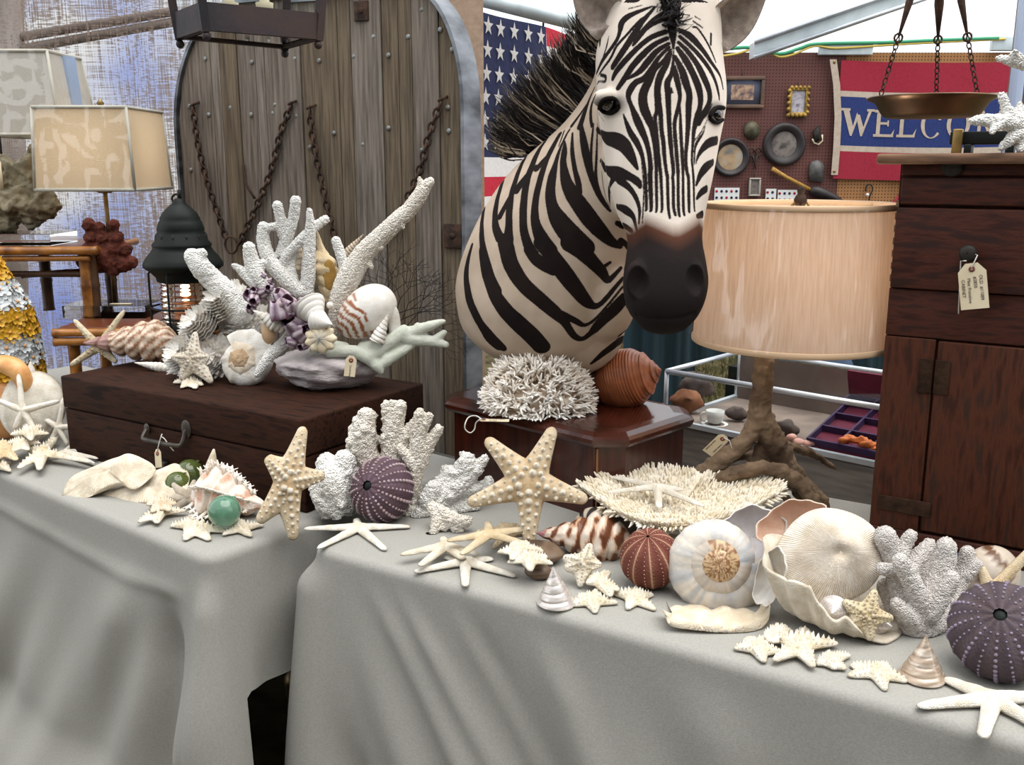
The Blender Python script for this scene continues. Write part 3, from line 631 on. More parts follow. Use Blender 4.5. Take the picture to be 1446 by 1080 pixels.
# stripes, traced as curves and laid on the hide: A, B, C, D, E are close-up frames
FR_ = {'A': (800, 0, 6), 'B': (800, 150, 6), 'C': (640, 180, 6), 'D': (630, 340, 5.143), 'E': (850, 290, 5.683)}
ST = [
('A', [(890,150,90),(895,230,70),(900,300,55),(905,370,30),(905,420,15)]),
('A', [(905,430,14),(905,500,20),(890,620,32),(855,700,46),(860,800,45),(865,930,40),(870,1050,35),(880,1200,35),(890,1300,30),(905,1450,28),(900,1500,25),(905,1600,25),(907,1750,25),(925,1830,24)]),
('A', [(885,745,16),(900,790,18)]),
('A', [(915,560,20),(930,650,45),(950,740,40),(960,830,30),(938,940,30),(915,1050,30),(925,1200,30),(935,1330,30),(945,1460,28),(945,1500,25),(948,1750,25),(960,1840,20)]),
('A', [(962,905,16),(968,1100,28),(975,1250,28),(985,1400,28),(987,1500,22),(990,1750,24),(1000,1830,20)]),
('A', [(920,480,30),(980,600,55),(1010,700,60),(1040,800,50),(1035,900,50),(1030,1050,40),(1020,1200,32),(1010,1350,28),(1025,1480,25),(1033,1500,27),(1038,1750,26),(1040,1800,20)]),
('A', [(940,410,35),(1010,510,55),(1065,610,55),(1115,730,60),(1135,830,50),(1130,910,42),(1105,1000,50),(1080,1100,35),(1070,1220,25),(1062,1350,20),(1075,1500,22),(1082,1750,18),(1088,1790,14)]),
('A', [(950,360,30),(1030,440,40),(1110,550,50),(1175,680,60),(1212,790,50),(1205,880,42),(1150,980,45),(1110,1050,50)]),
('A', [(960,310,30),(1060,400,36),(1150,500,40),(1220,600,40),(1265,700,35),(1290,800,28),(1295,850,15)]),
('A', [(950,250,30),(1050,310,56),(1150,420,46),(1235,540,38),(1300,640,32),(1328,760,18)]),
('A', [(1070,230,16),(1110,240,18),(1180,340,20),(1230,440,20),(1270,540,14)]),
('A', [(1090,140,14),(1140,170,12)]), ('A', [(1075,180,16),(1160,240,14)]), ('A', [(1225,290,24),(1222,390,22)]),
('A', [(1235,880,12),(1190,960,22),(1150,1010,20)]),
('A', [(890,440,16),(850,540,42),(795,640,54),(770,750,50),(775,870,50),(765,950,34),(750,1000,30),(765,1150,30),(780,1300,25),(790,1420,30),(800,1500,25),(810,1750,22),(800,1800,16)]),
('A', [(788,880,34),(797,960,34),(805,1100,32),(820,1200,33),(832,1350,28),(850,1480,26),(855,1500,26),(862,1750,24),(878,1860,18)]),
('A', [(880,420,20),(820,520,34),(745,590,44),(695,690,60),(648,800,68),(655,910,68),(700,1020,58),(728,1100,45),(748,1250,30),(760,1400,27),(760,1500,26),(764,1750,22),(757,1800,16)]),
('A', [(870,400,24),(780,490,32),(715,590,42),(655,665,46),(585,700,50),(535,770,58),(525,830,40),(550,900,36),(590,1000,56),(630,1090,56),(672,1190,42),(700,1300,36),(712,1420,36),(708,1500,36),(718,1750,28),(708,1790,18)]),
('A', [(865,370,28),(770,430,42),(690,520,52),(625,600,46),(550,650,28),(505,670,18)]),
('A', [(850,325,34),(740,380,42),(640,470,52),(560,560,52),(495,660,52),(430,755,44)]),
('A', [(835,270,40),(720,315,42),(620,390,42),(510,500,50),(425,600,50),(388,675,34)]),
('A', [(850,130,84),(760,170,66),(670,240,46),(600,330,42),(560,390,20)]),
('A', [(745,60,24),(715,100,28),(640,185,44),(565,300,56),(500,400,58),(440,490,56),(385,575,50)]),
('A', [(725,55,16),(560,120,44),(475,180,70),(455,255,46),(430,330,40),(370,420,40),(300,520,40),(250,630,24)]),
('A', [(640,150,14),(590,205,24),(510,295,26),(425,390,28),(375,490,28),(310,580,24),(262,650,18)]),
('A', [(640,45,10),(520,75,14)]),
('A', [(325,225,30),(290,300,42),(282,400,22)]), ('A', [(358,310,12),(335,410,20),(305,490,12)]),
('A', [(290,635,26),(330,650,30),(325,690,24),(275,690,20),(258,720,12)]),
('B', [(482,70,14),(510,150,34),(545,230,46),(590,300,48),(632,390,36),(655,490,28),(668,600,26),(677,850,24),(668,885,14)]),
('B', [(632,430,10),(645,560,12),(655,700,14),(650,850,14),(642,1000,12)]),
('B', [(265,195,36),(330,265,86),(420,290,112),(490,335,104),(550,430,70),(605,540,18)]),
('B', [(300,20,10),(262,20,10),(290,90,12),(318,125,10)]),
('B', [(228,150,16),(210,350,22),(210,500,24),(240,650,24),(300,800,24),(370,890,18)]),
('B', [(262,150,10),(255,400,18),(250,600,24),(290,750,24),(360,860,22)]),
('B', [(292,460,36),(340,540,66),(430,575,110),(520,590,60),(600,640,56),(628,690,26)]),
('B', [(400,600,70),(365,680,38),(362,780,28),(370,850,14)]),
('B', [(440,620,66),(530,690,46),(590,780,36),(618,880,28),(612,1000,18)]),
('B', [(298,560,18),(312,680,24),(340,790,24),(372,860,14)]),
('B', [(428,850,44),(500,880,66),(560,930,46),(585,1010,30),(605,1090,18)]),
('B', [(428,990,36),(500,1020,56),(560,1060,36)]),
('E', [(150,290,60),(190,310,40),(207,360,22),(213,415,12)]),
('B', [(1272,290,66),(1205,312,66),(1150,365,44),(1112,430,24),(1096,490,10)]),
('B', [(1240,475,50),(1180,520,68),(1130,590,46),(1096,680,16)]),
('B', [(1185,700,56),(1140,732,50),(1100,790,20)]), ('B', [(1150,915,56),(1105,935,36)]),
('B', [(1175,170,10),(1155,230,18),(1110,300,24),(1088,360,18),(1084,500,12)]),
('B', [(1190,120,8),(1150,200,12),(1120,250,14),(1085,290,10)]),
# neck
('D', [(185,40,50),(155,150,66),(145,250,74),(155,370,84),(190,490,88),(255,610,84),(340,710,84),(410,780,80)]),
('D', [(58,500,16),(75,560,34),(110,640,50),(170,715,58),(240,790,60),(310,860,60)]),
('C', [(450,250,26),(385,350,44),(325,460,58),(285,580,60),(255,710,62),(240,840,65),(245,980,74),(270,1110,88),(320,1290,98),(370,1400,108)]),
('D', [(262,60,75),(280,180,88),(320,310,98),(375,430,108),(450,530,118),(545,620,128),(640,710,126),(700,780,120)]),
('C', [(560,190,30),(510,270,46),(455,355,56),(410,480,62),(375,600,66),(355,720,68),(358,840,78),(395,940,90)]),
('C', [(700,130,50),(635,210,60),(575,320,60),(530,440,62),(495,560,64),(475,700,74),(470,840,74),(465,960,110)]),
('D', [(428,10,128),(470,170,120),(560,315,108),(680,425,100),(790,520,88),(860,590,60),(925,685,48),(985,712,40),(1050,670,50),(1130,585,68),(1220,500,88),(1295,420,90)]),
('C', [(790,100,56),(720,200,66),(665,330,70),(625,450,70),(600,600,70),(592,750,72),(598,870,72),(635,1000,84),(690,1090,92)]),
('D', [(600,60,76),(650,130,84),(720,180,84),(790,215,80)]),
('C', [(900,60,56),(835,180,60),(785,290,56),(742,420,60),(708,560,60),(690,700,66),(702,830,84),(755,950,112),(830,1050,112)]),
('D', [(690,10,106),(770,110,104),(850,225,118),(930,330,108),(1005,425,86),(1060,470,56),(1110,465,36),(1160,420,34),(1230,335,30),(1292,262,24)]),
('C', [(985,20,24),(960,60,26),(905,180,30),(868,300,46),(838,420,76),(822,550,86),(842,680,100),(905,800,146),(1005,920,166),(1130,1030,150)]),
('D', [(900,10,130),(970,60,120),(1050,140,96),(1130,225,76),(1170,285,46),(1210,260,34),(1275,190,24)]), ('D', [(1140,190,30),(1200,152,22)]),
('C', [(945,120,20),(940,210,58),(932,300,58),(955,450,90),(1005,560,116),(1075,660,130),(1155,770,136),(1250,880,116),(1345,970,76),(1430,1012,36)]),
('C', [(1010,50,22),(1008,200,38),(1030,350,40),(1060,470,48),(1080,560,30)]),
('C', [(1085,0,44),(1110,150,68),(1140,300,60),(1175,430,48),(1225,560,38),(1285,650,36),(1335,710,28)]),
('D', [(840,530,46),(940,582,44),(1005,612,30),(1080,570,20),(1180,460,18),(1285,330,18)]),
('D', [(1340,690,26),(1260,730,66),(1150,812,58),(1050,895,26)]),
('C', [(940,30,20),(890,170,12)]),
('A', [(238,740,14),(190,850,30),(150,960,50),(110,1080,56)]), ('A', [(205,830,10),(120,960,26),(40,1070,40)]), ('A', [(245,800,16),(210,900,26),(205,1000,28),(218,1080,26)]),
]
sp = []; sr = []
for f, L_ in ST:
    ox, oy, s = FR_[f]; Q = []
    for q0, q1 in zip(*(lambda H: (H[:-1], H[1:]))(smooth_path([(ox+x/s, oy+y/s, w/s) for x, y, w in L_], 5))):
        k = max(1, int(math.hypot(q1[0]-q0[0], q1[1]-q0[1])/1.3)); Q += [q0+(q1-q0)*j/k for j in range(k)]
    for i in range(len(Q)):
        x, y, w = Q[i]; c, nn = zhit(x, y); v = (c-CAM).normalized(); f_ = max(.35, abs(nn.dot(v))) if nn is not None else 1
        sp.append(c[:]); sr.append(w*.5*mpp(c)*(1.2 if f in 'AB' else 1.1))
sp = np.array(sp, np.float32); sr = np.array(sr, np.float32)
sd = np.empty(len(VZ), np.float32); Vf = VZ.astype(np.float32)
sd[:] = .05
slab = np.floor(Vf[:, 2]/.02).astype(int)
for k in np.unique(slab):
    I = np.where(slab == k)[0]; q = np.where((sp[:, 2] > k*.02-.03) & (sp[:, 2] < k*.02+.05))[0]
    if len(q) == 0: continue
    for i in range(0, len(I), 2000):
        J = I[i:i+2000]; D = np.sqrt(((Vf[J][:, None, :]-sp[q][None])**2).sum(2))-sr[q][None]; sd[J] = D.min(1)
# flanks that the photograph does not show carry the same rhythm of bands
vis = np.zeros(len(VZ), bool); view = VZ-np.array(CAM); dist = np.linalg.norm(view, axis=1); facing = (NZ*view).sum(1)/dist
for i in np.where(facing < .12)[0]:
    h = bv.ray_cast(CAM, Vector(view[i]/dist[i])); vis[i] = h[0] is None or h[3] > dist[i]-.02
vis[540-F*(view[:, 1]*math.sin(PITCH)+view[:, 2]*math.cos(PITCH))/(view[:, 1]*math.cos(PITCH)-view[:, 2]*math.sin(PITCH)) < 4] = False
hid = .011*np.sin(2*PI*(VZ[:, 2]*.8+VZ[:, 1]*.9-VZ[:, 0]*.3)/.068)
sd = np.where(vis, sd, np.minimum(sd, hid))
# muzzle and eye masks
pxy = np.array([(723+F*v[0]/(v[1]*math.cos(PITCH)-v[2]*math.sin(PITCH)), 540-F*(v[1]*math.sin(PITCH)+v[2]*math.cos(PITCH))/(v[1]*math.cos(PITCH)-v[2]*math.sin(PITCH))) for v in view])
he = VZ[:, 1] < 1.90
u = (VZ-np.array(at(940, 320, 1.74))) @ np.array(rax)
edge = at(940, 322, 1.7).z - .004 + .45*np.clip(np.abs(u)-.006, 0, .05) - 1.3*np.clip(np.abs(u)-.048, 0, .1)
mz = np.clip((edge-VZ[:, 2])/.085+.3, 0, 1)*(VZ[:, 1] < 1.84)
ey = np.zeros(len(VZ))
for (x, y, rx, ry) in ((860, 149, 19, 13), (1012, 160, 14, 13)):
    c, nn = zhit(x, y); m_ = mpp(c); D = VZ-np.array(c); e = np.sqrt((D[:, 0]/(rx*1.12*m_))**2+(D[:, 2]/(ry*m_))**2+(D[:, 1]/.05)**2); ey = np.maximum(ey, np.clip(1.5-e, 0, 1))
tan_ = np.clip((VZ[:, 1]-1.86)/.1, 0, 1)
m_z = bpy.data.materials.new('zebra_hide'); m_z.use_nodes = True; t = NT(m_z); b = t.n['Principled BSDF']; b.inputs['Roughness'].default_value = .75; b.inputs['Specular IOR Level'].default_value = .11
A_ = t.new('ShaderNodeAttribute'); A_.attribute_name = 'Col'; sep = t.new('ShaderNodeSeparateColor'); t.link(A_.outputs[0], sep.inputs[0])
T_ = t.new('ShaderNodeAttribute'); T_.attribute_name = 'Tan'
tc = t.new('ShaderNodeTexCoord'); nz = t.new('ShaderNodeTexNoise'); nz.inputs['Scale'].default_value = 420; nz.inputs['Detail'].default_value = 2; t.link(tc.outputs['Object'], nz.inputs[0])
nl = t.new('ShaderNodeTexNoise'); nl.inputs['Scale'].default_value = 14; t.link(tc.outputs['Object'], nl.inputs[0])
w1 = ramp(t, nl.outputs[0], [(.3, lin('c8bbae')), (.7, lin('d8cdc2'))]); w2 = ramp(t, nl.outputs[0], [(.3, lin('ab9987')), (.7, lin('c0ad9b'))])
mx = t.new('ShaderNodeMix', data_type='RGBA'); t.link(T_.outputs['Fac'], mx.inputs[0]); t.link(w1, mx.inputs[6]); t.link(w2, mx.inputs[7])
jit = t.new('ShaderNodeMath', operation='MULTIPLY_ADD'); jit.inputs[1].default_value = .05; t.link(nz.outputs[0], jit.inputs[0]); t.link(sep.outputs[0], jit.inputs[2])
th = ramp(t, jit.outputs[0], [(.505, (1, 1, 1)), (.545, (0, 0, 0))])
mb_ = t.new('ShaderNodeMix', data_type='RGBA'); t.link(th, mb_.inputs[0]); t.link(mx.outputs[2], mb_.inputs[6])
bl = ramp(t, nl.outputs[0], [(.3, lin('150f0e')), (.7, lin('211816'))]); t.link(bl, mb_.inputs[7])
mzc = ramp(t, sep.outputs[1], [(.0, lin('6b4430')), (.45, lin('4f3023')), (.7, lin('221918')), (1., lin('1c1616'))])
mzf = ramp(t, sep.outputs[1], [(.12, (0, 0, 0)), (.42, (1, 1, 1))])
mm = t.new('ShaderNodeMix', data_type='RGBA'); t.link(mzf, mm.inputs[0]); t.link(mb_.outputs[2], mm.inputs[6]); t.link(mzc, mm.inputs[7])
em = t.new('ShaderNodeMix', data_type='RGBA'); t.link(sep.outputs[2], em.inputs[0]); t.link(mm.outputs[2], em.inputs[6]); em.inputs[7].default_value = (*lin('221a18'), 1)
t.link(em.outputs[2], b.inputs['Base Color'])
bmp = t.new('ShaderNodeBump'); bmp.inputs['Strength'].default_value = .25; bmp.inputs['Distance'].default_value = .002; t.link(nz.outputs[0], bmp.inputs['Height']); t.link(bmp.outputs[0], b.inputs['Normal'])
ZB = Vector((.06, 2.15, BOXZ))
zb = thing('zebra_mount', 'zebra head and shoulder mount standing behind the birdsnest coral', 'zebra', ZB)
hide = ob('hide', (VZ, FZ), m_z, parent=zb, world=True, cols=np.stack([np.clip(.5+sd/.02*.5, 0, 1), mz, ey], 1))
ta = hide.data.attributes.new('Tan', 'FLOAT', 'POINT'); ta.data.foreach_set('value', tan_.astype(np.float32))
# eyes with lids
m_eye = mat('glass_eye', '0d0a0a', rough=.05, coat=1); m_lid = mat('eyelid', '14100e', rough=.8, spec=.1)
for (x, y, r) in ((860, 148, 11.5), (1013, 161, 10.5)):
    c, nn = zhit(x, y); rr_ = r*mpp(c); c = c-nn*(rr_*.45); e = ob('eye', sphere(c, rr_, 20, 14), m_eye, parent=zb, world=True)
    L_ = [zhit(x+dx, y+dy) for dx, dy in ((-13, 3), (-8, -7), (2, -9.5), (11, -6), (15, 2))] if x < 900 else [zhit(x+dx, y+dy) for dx, dy in ((-13, 5), (-8, -5), (0, -9), (6, -8))]
    ob('eyelid', tube(smooth_path([(p+n*.004)[:] for p, n in L_], 4), [.003, .004, .0045, .0045, .004, .004]+[.004]*(4*(len(L_)-1)-5), 8), m_lid, parent=zb, world=True)
    L_ = [zhit(x+dx, y+dy) for dx, dy in ((-12, 4), (-6, 10), (3, 12), (11, 8), (15, 2))] if x < 900 else [zhit(x+dx, y+dy) for dx, dy in ((-12, 6), (-6, 11), (0, 12), (6, 8))]
    ob('eyelid', tube(smooth_path([(p+n*.002)[:] for p, n in L_], 4), .0035, 8), m_lid, parent=zb, world=True)
# ears: cupped leaves
m_ear = mat('ear_fur', 'b3a497', '8d7f76', sc=60, rough=.9, bump=.4, bsc=300, attr=True)
def ear(base, tip, Yb, Yt, w, side):
    b0 = at(*base, Yb); t0 = at(*tip, Yt); ax = (t0-b0); L_ = ax.length; ax.normalize(); fw = Vector((side*.55, -.8, .15)); sx = ax.cross(fw).normalized(); fw = sx.cross(ax).normalized()
    V = []; C = []; nr, nc = 22, 20
    for i in range(nr):
        s = i/(nr-1); ww = w*(.42+.58*math.sin(PI*min(1, s*1.08+.10)**.9))*(1 if s < .9 else math.sqrt(max(.0, 1-((s-.9)/.1)**2))+.03); 
        for k in range(nc):
            a = 2*PI*k/nc; x = math.cos(a); q = math.sin(a)
            dep = ((1-x*x)*-.75*ww if q >= 0 else (1-x*x)*-.95*ww-.004)*(1 if s > .12 else .5)
            if s < .12 and q >= 0: dep = .5*ww*q
            V.append((b0+ax*(s*L_)+sx*(x*ww)+fw*(dep+.1*L_*s*(1-s)))[:])
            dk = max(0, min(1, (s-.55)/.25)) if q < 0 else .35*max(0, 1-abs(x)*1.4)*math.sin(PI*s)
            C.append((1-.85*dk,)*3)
    return np.array(V), grid_faces(nr, nc)+[tuple(range(len(V)-nc, len(V)))], np.array(C)
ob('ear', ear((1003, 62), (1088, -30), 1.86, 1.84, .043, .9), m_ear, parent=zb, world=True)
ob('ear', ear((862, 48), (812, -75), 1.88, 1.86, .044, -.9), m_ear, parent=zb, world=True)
# mane and forelock: upright bristles
def hair(roots, n, w, jit, cfun):
    V = []; Fc = []; C = []
    R_ = smooth_path(roots, 12)
    for i in range(n):
        f = RND.random()*(len(R_)-1); k = int(f); a = R_[k]*(1-(f-k))+R_[min(k+1, len(R_)-1)]*(f-k)
        b0 = at(a[0], a[1], a[2])+Vector((RND.gauss(0, .006), RND.gauss(0, .014), RND.gauss(0, .004)))
        t0 = at(a[3]+RND.gauss(0, jit), a[4]+RND.gauss(0, jit), a[2]+RND.gauss(.01, .03)); t0 = b0+(t0-b0)*RND.uniform(.6, 1.1)
        bend = Vector((RND.gauss(-.008, .008), RND.gauss(0, .006), RND.gauss(-.004, .006))); d = (t0-b0); s = d.cross(Vector((RND.gauss(0, .3), 1, RND.gauss(0, .3)))).normalized()*w
        v0 = len(V); c = cfun(f/(len(R_)-1))
        for q, ww in ((0, 1), (.4, .9), (.75, .6)):
            p = b0+d*q+bend*(q*(1-q)*4); V += [(p-s*ww)[:], (p+s*ww)[:]]; C += [c[0] if q < .5 else c[1]]*2
        V.append(t0[:]); C.append(c[1])
        Fc += [(v0, v0+1, v0+3, v0+2), (v0+2, v0+3, v0+5, v0+4), (v0+4, v0+5, v0+6)]
    return np.array(V), Fc, np.array(C)
BLK = np.array(lin('1a1414')); TANC = np.array(lin('b5a48f'))
def mane_c(f):
    if math.sin(f*PI*2*6.5) > .45 and RND.random() < .75: return (TANC*RND.uniform(.7, 1), TANC*.35 if RND.random() < .5 else BLK)
    return (BLK*RND.uniform(.7, 1.5), BLK*RND.uniform(.7, 1.6) if RND.random() > .12 else TANC*.5)
m_hair = mat('mane_hair', 'ffffff', rough=.5, attr=True, spec=.3)
CREST = [(733, 219, 2.16, 700, 200), (752, 208, 2.16, 694, 172), (772, 196, 2.15, 706, 150), (795, 179, 2.14, 722, 118), (818, 158, 2.12, 755, 84), (835, 128, 2.09, 785, 58), (846, 95, 2.06, 806, 36), (856, 60, 2.03, 826, 0), (866, 25, 2.0, 842, -60)]
ob('mane', hair(CREST, 2600, .0016, 7, mane_c), m_hair, parent=zb, world=True, kind='stuff')
TOP = [(915, -20, 1.90, 925, -75), (935, -10, 1.85, 945, -60), (945, 5, 1.80, 950, -30), (948, 18, 1.785, 955, 2), (950, 28, 1.775, 968, 26)]
ob('forelock', hair(TOP, 700, .0014, 9, lambda f: (BLK, BLK*1.4)), m_hair, parent=zb, world=True, kind='stuff')
# shaped back board and short stand
bb = lathe([(.001, 0), (.17, 0), (.17, .018), (.16, .024), (.001, .024)], 32)
ob('back_board', (bb[0][:, [0, 2, 1]]*np.array([1, 1, 1.1])+np.array([0, .155, .22]), bb[1]), m_walnut, parent=zb)
ob('stand_post', tube([(0, .10, .02), (0, .10, .2)], .03, 14), m_walnut, parent=zb)
ob('stand_foot', box(-.08, .08, .06, .15, .001, .025, .004), m_walnut, parent=zb)
# ------------------------------------------------------------------ hanging lantern, upper left
ZL = 1.70
LD, LC, LB, LA = [on(*q, ZL) for q in ((291, 43), (449, 56), (402, 69), (254, 55))]
lc = (LA+LB+LC+LD)/4
ln = thing('hanging_lantern', 'dark wooden framed glass lantern hanging at the top left', 'lantern', lc)
m_lw = mat('lantern_wood', '1f1c20', '33272a', sc=12, rough=.7, bump=.2, bsc=60, c3='3a2a24')
HT = .30
def fl(p, h): q = lc+(p-lc)*(1+.55*h/HT*.5); return Vector((q.x, q.y, p.z+h))
def bar(p0, p1, w, h, up=Vector((0, 0, 1))):
    d = (p1-p0).normalized(); s = d.cross(up).normalized()*w; u = up.normalized()*h
    V = [(p+s*a+u*b)[:] for p in (p0, p1) for a, b in ((-1, 0), (1, 0), (1, 1), (-1, 1))]
    return np.array(V), [(0, 1, 2, 3), (7, 6, 5, 4)]+[(i, i+4, (i+1) % 4+4, (i+1) % 4) for i in range(4)]
CR = [LD, LC, LB, LA]
for i in range(4):
    a, b_ = CR[i], CR[(i+1) % 4]
    ob('bottom_rail', bar(a, b_, .008, .050), m_lw, parent=ln, world=True, smooth=False)
    ob('top_rail', bar(fl(a, HT), fl(b_, HT), .009, .02), m_lw, parent=ln, world=True, smooth=False)
    ob('corner_post', tube([a+Vector((0, 0, -.002)), fl(a, HT)], .011, 4), m_lw, parent=ln, world=True, smooth=False)
    ob('ball_foot', sphere(a+Vector((0, 0, -.010)), .0085, 12, 8), m_lw, parent=ln, world=True)
    g = [fl(a, .05), fl(b_, .05), fl(b_, HT), fl(a, HT)]; ob('pane', (np.array([q[:] for q in g]), [(0, 1, 2, 3)]), m_glass, parent=ln, world=True, smooth=False)
ins = [lc+(p-lc)*.86+Vector((0, 0, .004)) for p in CR]
for i in range(4): ob('inner_rail', bar(ins[i], ins[(i+1) % 4], .006, .012), m_lw, parent=ln, world=True, smooth=False)
ob('pane', (np.array([q[:] for q in ins]), [(0, 1, 2, 3)]), m_glass, parent=ln, world=True, smooth=False)
ap = lc+Vector((0, 0, HT+.16)); rf = [fl(p, HT)+(p-lc)*.15 for p in CR]
ob('roof', (np.array([p[:] for p in rf]+[(p*.25+ap*.75)[:] for p in rf]+[ap[:]]), [(i, (i+1) % 4, (i+1) % 4+4, i+4) for i in range(4)]+[(i+4, (i+1) % 4+4, 8) for i in range(4)]), m_lw, parent=ln, world=True, smooth=False)
ob('suspension_chain', chain([ap[:], (ap+Vector((0, 0, .3)))[:], (ap+Vector((0, 0, .75)))[:]], .03, .011, .003), m_iron, parent=ln, world=True, kind='stuff')
for dx in (-.035, .035):
    c = lc+Vector((dx, 0, .05)); ob('candle_cup', (lathe([(.001, 0), (.016, .004), (.018, .02), (.010, .022), (.010, .09), (.001, .091)], 14)[0]+np.array(c), lathe([(.001, 0)]*6, 14)[1]), m_paper, parent=ln, world=True)
ob('candle_bar', bar(lc+Vector((-.07, -.02, .045)), lc+Vector((.07, .02, .045)), .006, .008), m_iron, parent=ln, world=True)

# ------------------------------------------------------------------ two-tier bamboo stand on the left table
MS = frame((at(50, 470, 2.55).x, 2.55, .751), 3)
st = thing('bamboo_stand', 'two-tier bamboo display stand at back of the left table', 'stand', MS)
def pole(name, p, q, r, m, par):
    p = Vector(p); q = Vector(q); n = max(2, int((q-p).length/.11)); P = []; R_ = []
    for i in range(n):
        for f, k in ((0, 1.12), (.08, 1), (.5, .97), (.92, 1)): P.append(p+(q-p)*((i+f)/n)); R_.append(r*k)
    P.append(q); R_.append(r*1.12); return ob(name, tube(P, R_, 10), m, parent=par)
zl, zu = .278, .478
ob('lower_shelf', box(.06, .46, .0, .33, zl-.016, zl, .003), m_tabtop, parent=st)
ob('upper_shelf', box(-.40, .10, .17, .52, zu-.014, zu, .003), m_tabtop, parent=st)
for (p, q, r) in (((.05, -.01, zl-.012), (.48, -.01, zl-.012), .011), ((.05, -.008, zl-.036), (.48, -.008, zl-.036), .012), ((.47, -.01, zl-.012), (.47, .33, zl-.012), .011), ((-.42, .16, zu-.008), (.125, .16, zu-.008), .012), ((.11, .15, zu-.010), (.11, .53, zu-.010), .010), ((-.42, .165, zu-.03), (.10, .165, zu-.03), .008)): pole('edge_rail', p, q, r, m_bamboo, st)
for (x, y, z) in ((.085, .03, zl-.05), (.075, .28, zl-.05), (.42, .18, zl-.05), (.42, .28, zl-.05)): pole('leg', (x, y, .0), (x, y, z), .016, m_bamboo, st)
for (x, y, z, m) in ((.075, .19, zu-.02, m_bamboo), (.09, .20, zu-.02, m_bamdk), (-.10, .34, zu-.02, m_bamdk), (.09, .34, zu-.02, m_bamdk)): pole('upper_post', (x, y, zl), (x, y, z), .016, m, st)
for (p, q) in (((-.30, .20, zl+.125), (.10, .20, zl+.122)), ((-.11, .2, zl+.12), (.09, .34, zl+.12)), ((.08, .28, .05), (.42, .28, .06)), ((.085, .03, .12), (.42, .18, .11))): pole('brace', p, q, .009, m_bamdk, st)

# linen table lamp on the lower shelf
m_linen = mat('linen_shade', 'cbb799', 'dfcdb0', sc=30, rough=.9, transl=.5, stretch=(6, 6, 90), bump=.2, bsc=60)
m_linen2 = mat('pale_linen_shade', 'b8b2a8', 'cdc8bd', sc=30, rough=.9, transl=.35, stretch=(6, 6, 90), bump=.2, bsc=60)
m_seam = mat('shade_trim', 'aaa69a', rough=.9)
def film_mat():
    m = bpy.data.materials.new('clear_film'); m.use_nodes = True; t = NT(m); out = t.n['Material Output']
    tp = t.new('ShaderNodeBsdfTransparent'); gl = t.new('ShaderNodeBsdfGlossy'); gl.inputs['Roughness'].default_value = .12; ms = t.new('ShaderNodeMixShader'); ms.inputs[0].default_value = .085
    tc = t.new('ShaderNodeTexCoord'); mp = t.new('ShaderNodeMapping'); mp.inputs['Rotation'].default_value = (.25, .55, .2); mp.inputs['Scale'].default_value = (9, 9, 1.6); t.link(tc.outputs['Object'], mp.inputs[0])
    nz = t.new('ShaderNodeTexNoise'); nz.inputs['Scale'].default_value = 2.2; nz.inputs['Detail'].default_value = 1.5; t.link(mp.outputs[0], nz.inputs[0])
    bp_ = t.new('ShaderNodeBump'); bp_.inputs['Strength'].default_value = 1; bp_.inputs['Distance'].default_value = .02; t.link(nz.outputs[0], bp_.inputs['Height']); t.link(bp_.outputs[0], gl.inputs['Normal'])
    t.link(tp.outputs[0], ms.inputs[1]); t.link(gl.outputs[0], ms.inputs[2]); t.link(ms.outputs[0], out.inputs[0]); return m
m_film = film_mat()
def rect_shade(par, Mloc, w0, d0, w1, d1, h, m):
    """w0 x d0 at the bottom, w1 x d1 at the top"""
    C0 = [(-w0/2, -d0/2, 0), (w0/2, -d0/2, 0), (w0/2, d0/2, 0), (-w0/2, d0/2, 0)]; C1 = [(-w1/2, -d1/2, h), (w1/2, -d1/2, h), (w1/2, d1/2, h), (-w1/2, d1/2, h)]
    T = lambda L_: [(Mloc @ Vector(p)) for p in L_]
    C0, C1 = T(C0), T(C1)
    for i in range(4):
        a, b_, c, d = C0[i], C0[(i+1) % 4], C1[(i+1) % 4], C1[i]
        ob('shade_panel', (np.array([q[:] for q in (a, b_, c, d)]), [(0, 1, 2, 3)]), m, parent=par, smooth=False)
        ob('shade_trim', tube([a, b_], .005, 6), m_seam, parent=par); ob('shade_trim', tube([d, c], .005, 6), m_seam, parent=par); ob('shade_trim', tube([a, d], .0042, 6), m_seam, parent=par)
    V = []; k = 26; n2 = []
    for i in range(4):                           # loose wrinkled film wrapped round the shade
        a, b_, c, d = C0[i], C0[(i+1) % 4], C1[(i+1) % 4], C1[i]; nn = (b_-a).cross(d-a).normalized(); g = []
        for r in range(k):
            for s in range(k):
                p = (a+(b_-a)*s/(k-1))*(1-r/(k-1))+(d+(c-d)*s/(k-1))*r/(k-1); q = .004+.012*abs(ns((p.x*14+i*7+p.z*10, p.z*16-p.x*8, i), 1)); g.append((p+nn*q)[:])
        V.append((np.array(g), grid_faces(k, k, False)))
    ob('plastic_film', join(V), m_film, parent=par)
yl = 2.80; px_ = at(151, 300, yl).x; L2 = Vector((px_, yl, .751+zl))
lp = thing('table_lamp', 'table lamp with beige linen box shade and red coral stem', 'lamp', L2)
sb0 = at(121, 268, yl-.14); hS = at(121, 151, yl-.14).z-sb0.z; wS = 141*mpp(sb0)
rect_shade(lp, Matrix.Translation(Vector((at(121, 268, yl-.14).x-L2.x, 0, sb0.z-L2.z))), wS, .29, wS*.93, .27, hS, m_linen)
ba = thing  # (alias kept short)
ob('acrylic_base', box(-.118, .118, -.085, .085, 0, .036, .002), m_acr, parent=lp, smooth=False)
ob('stem', tube([(0, 0, .036), (0, 0, sb0.z-L2.z+.10)], .006, 10), m_brass, parent=lp)
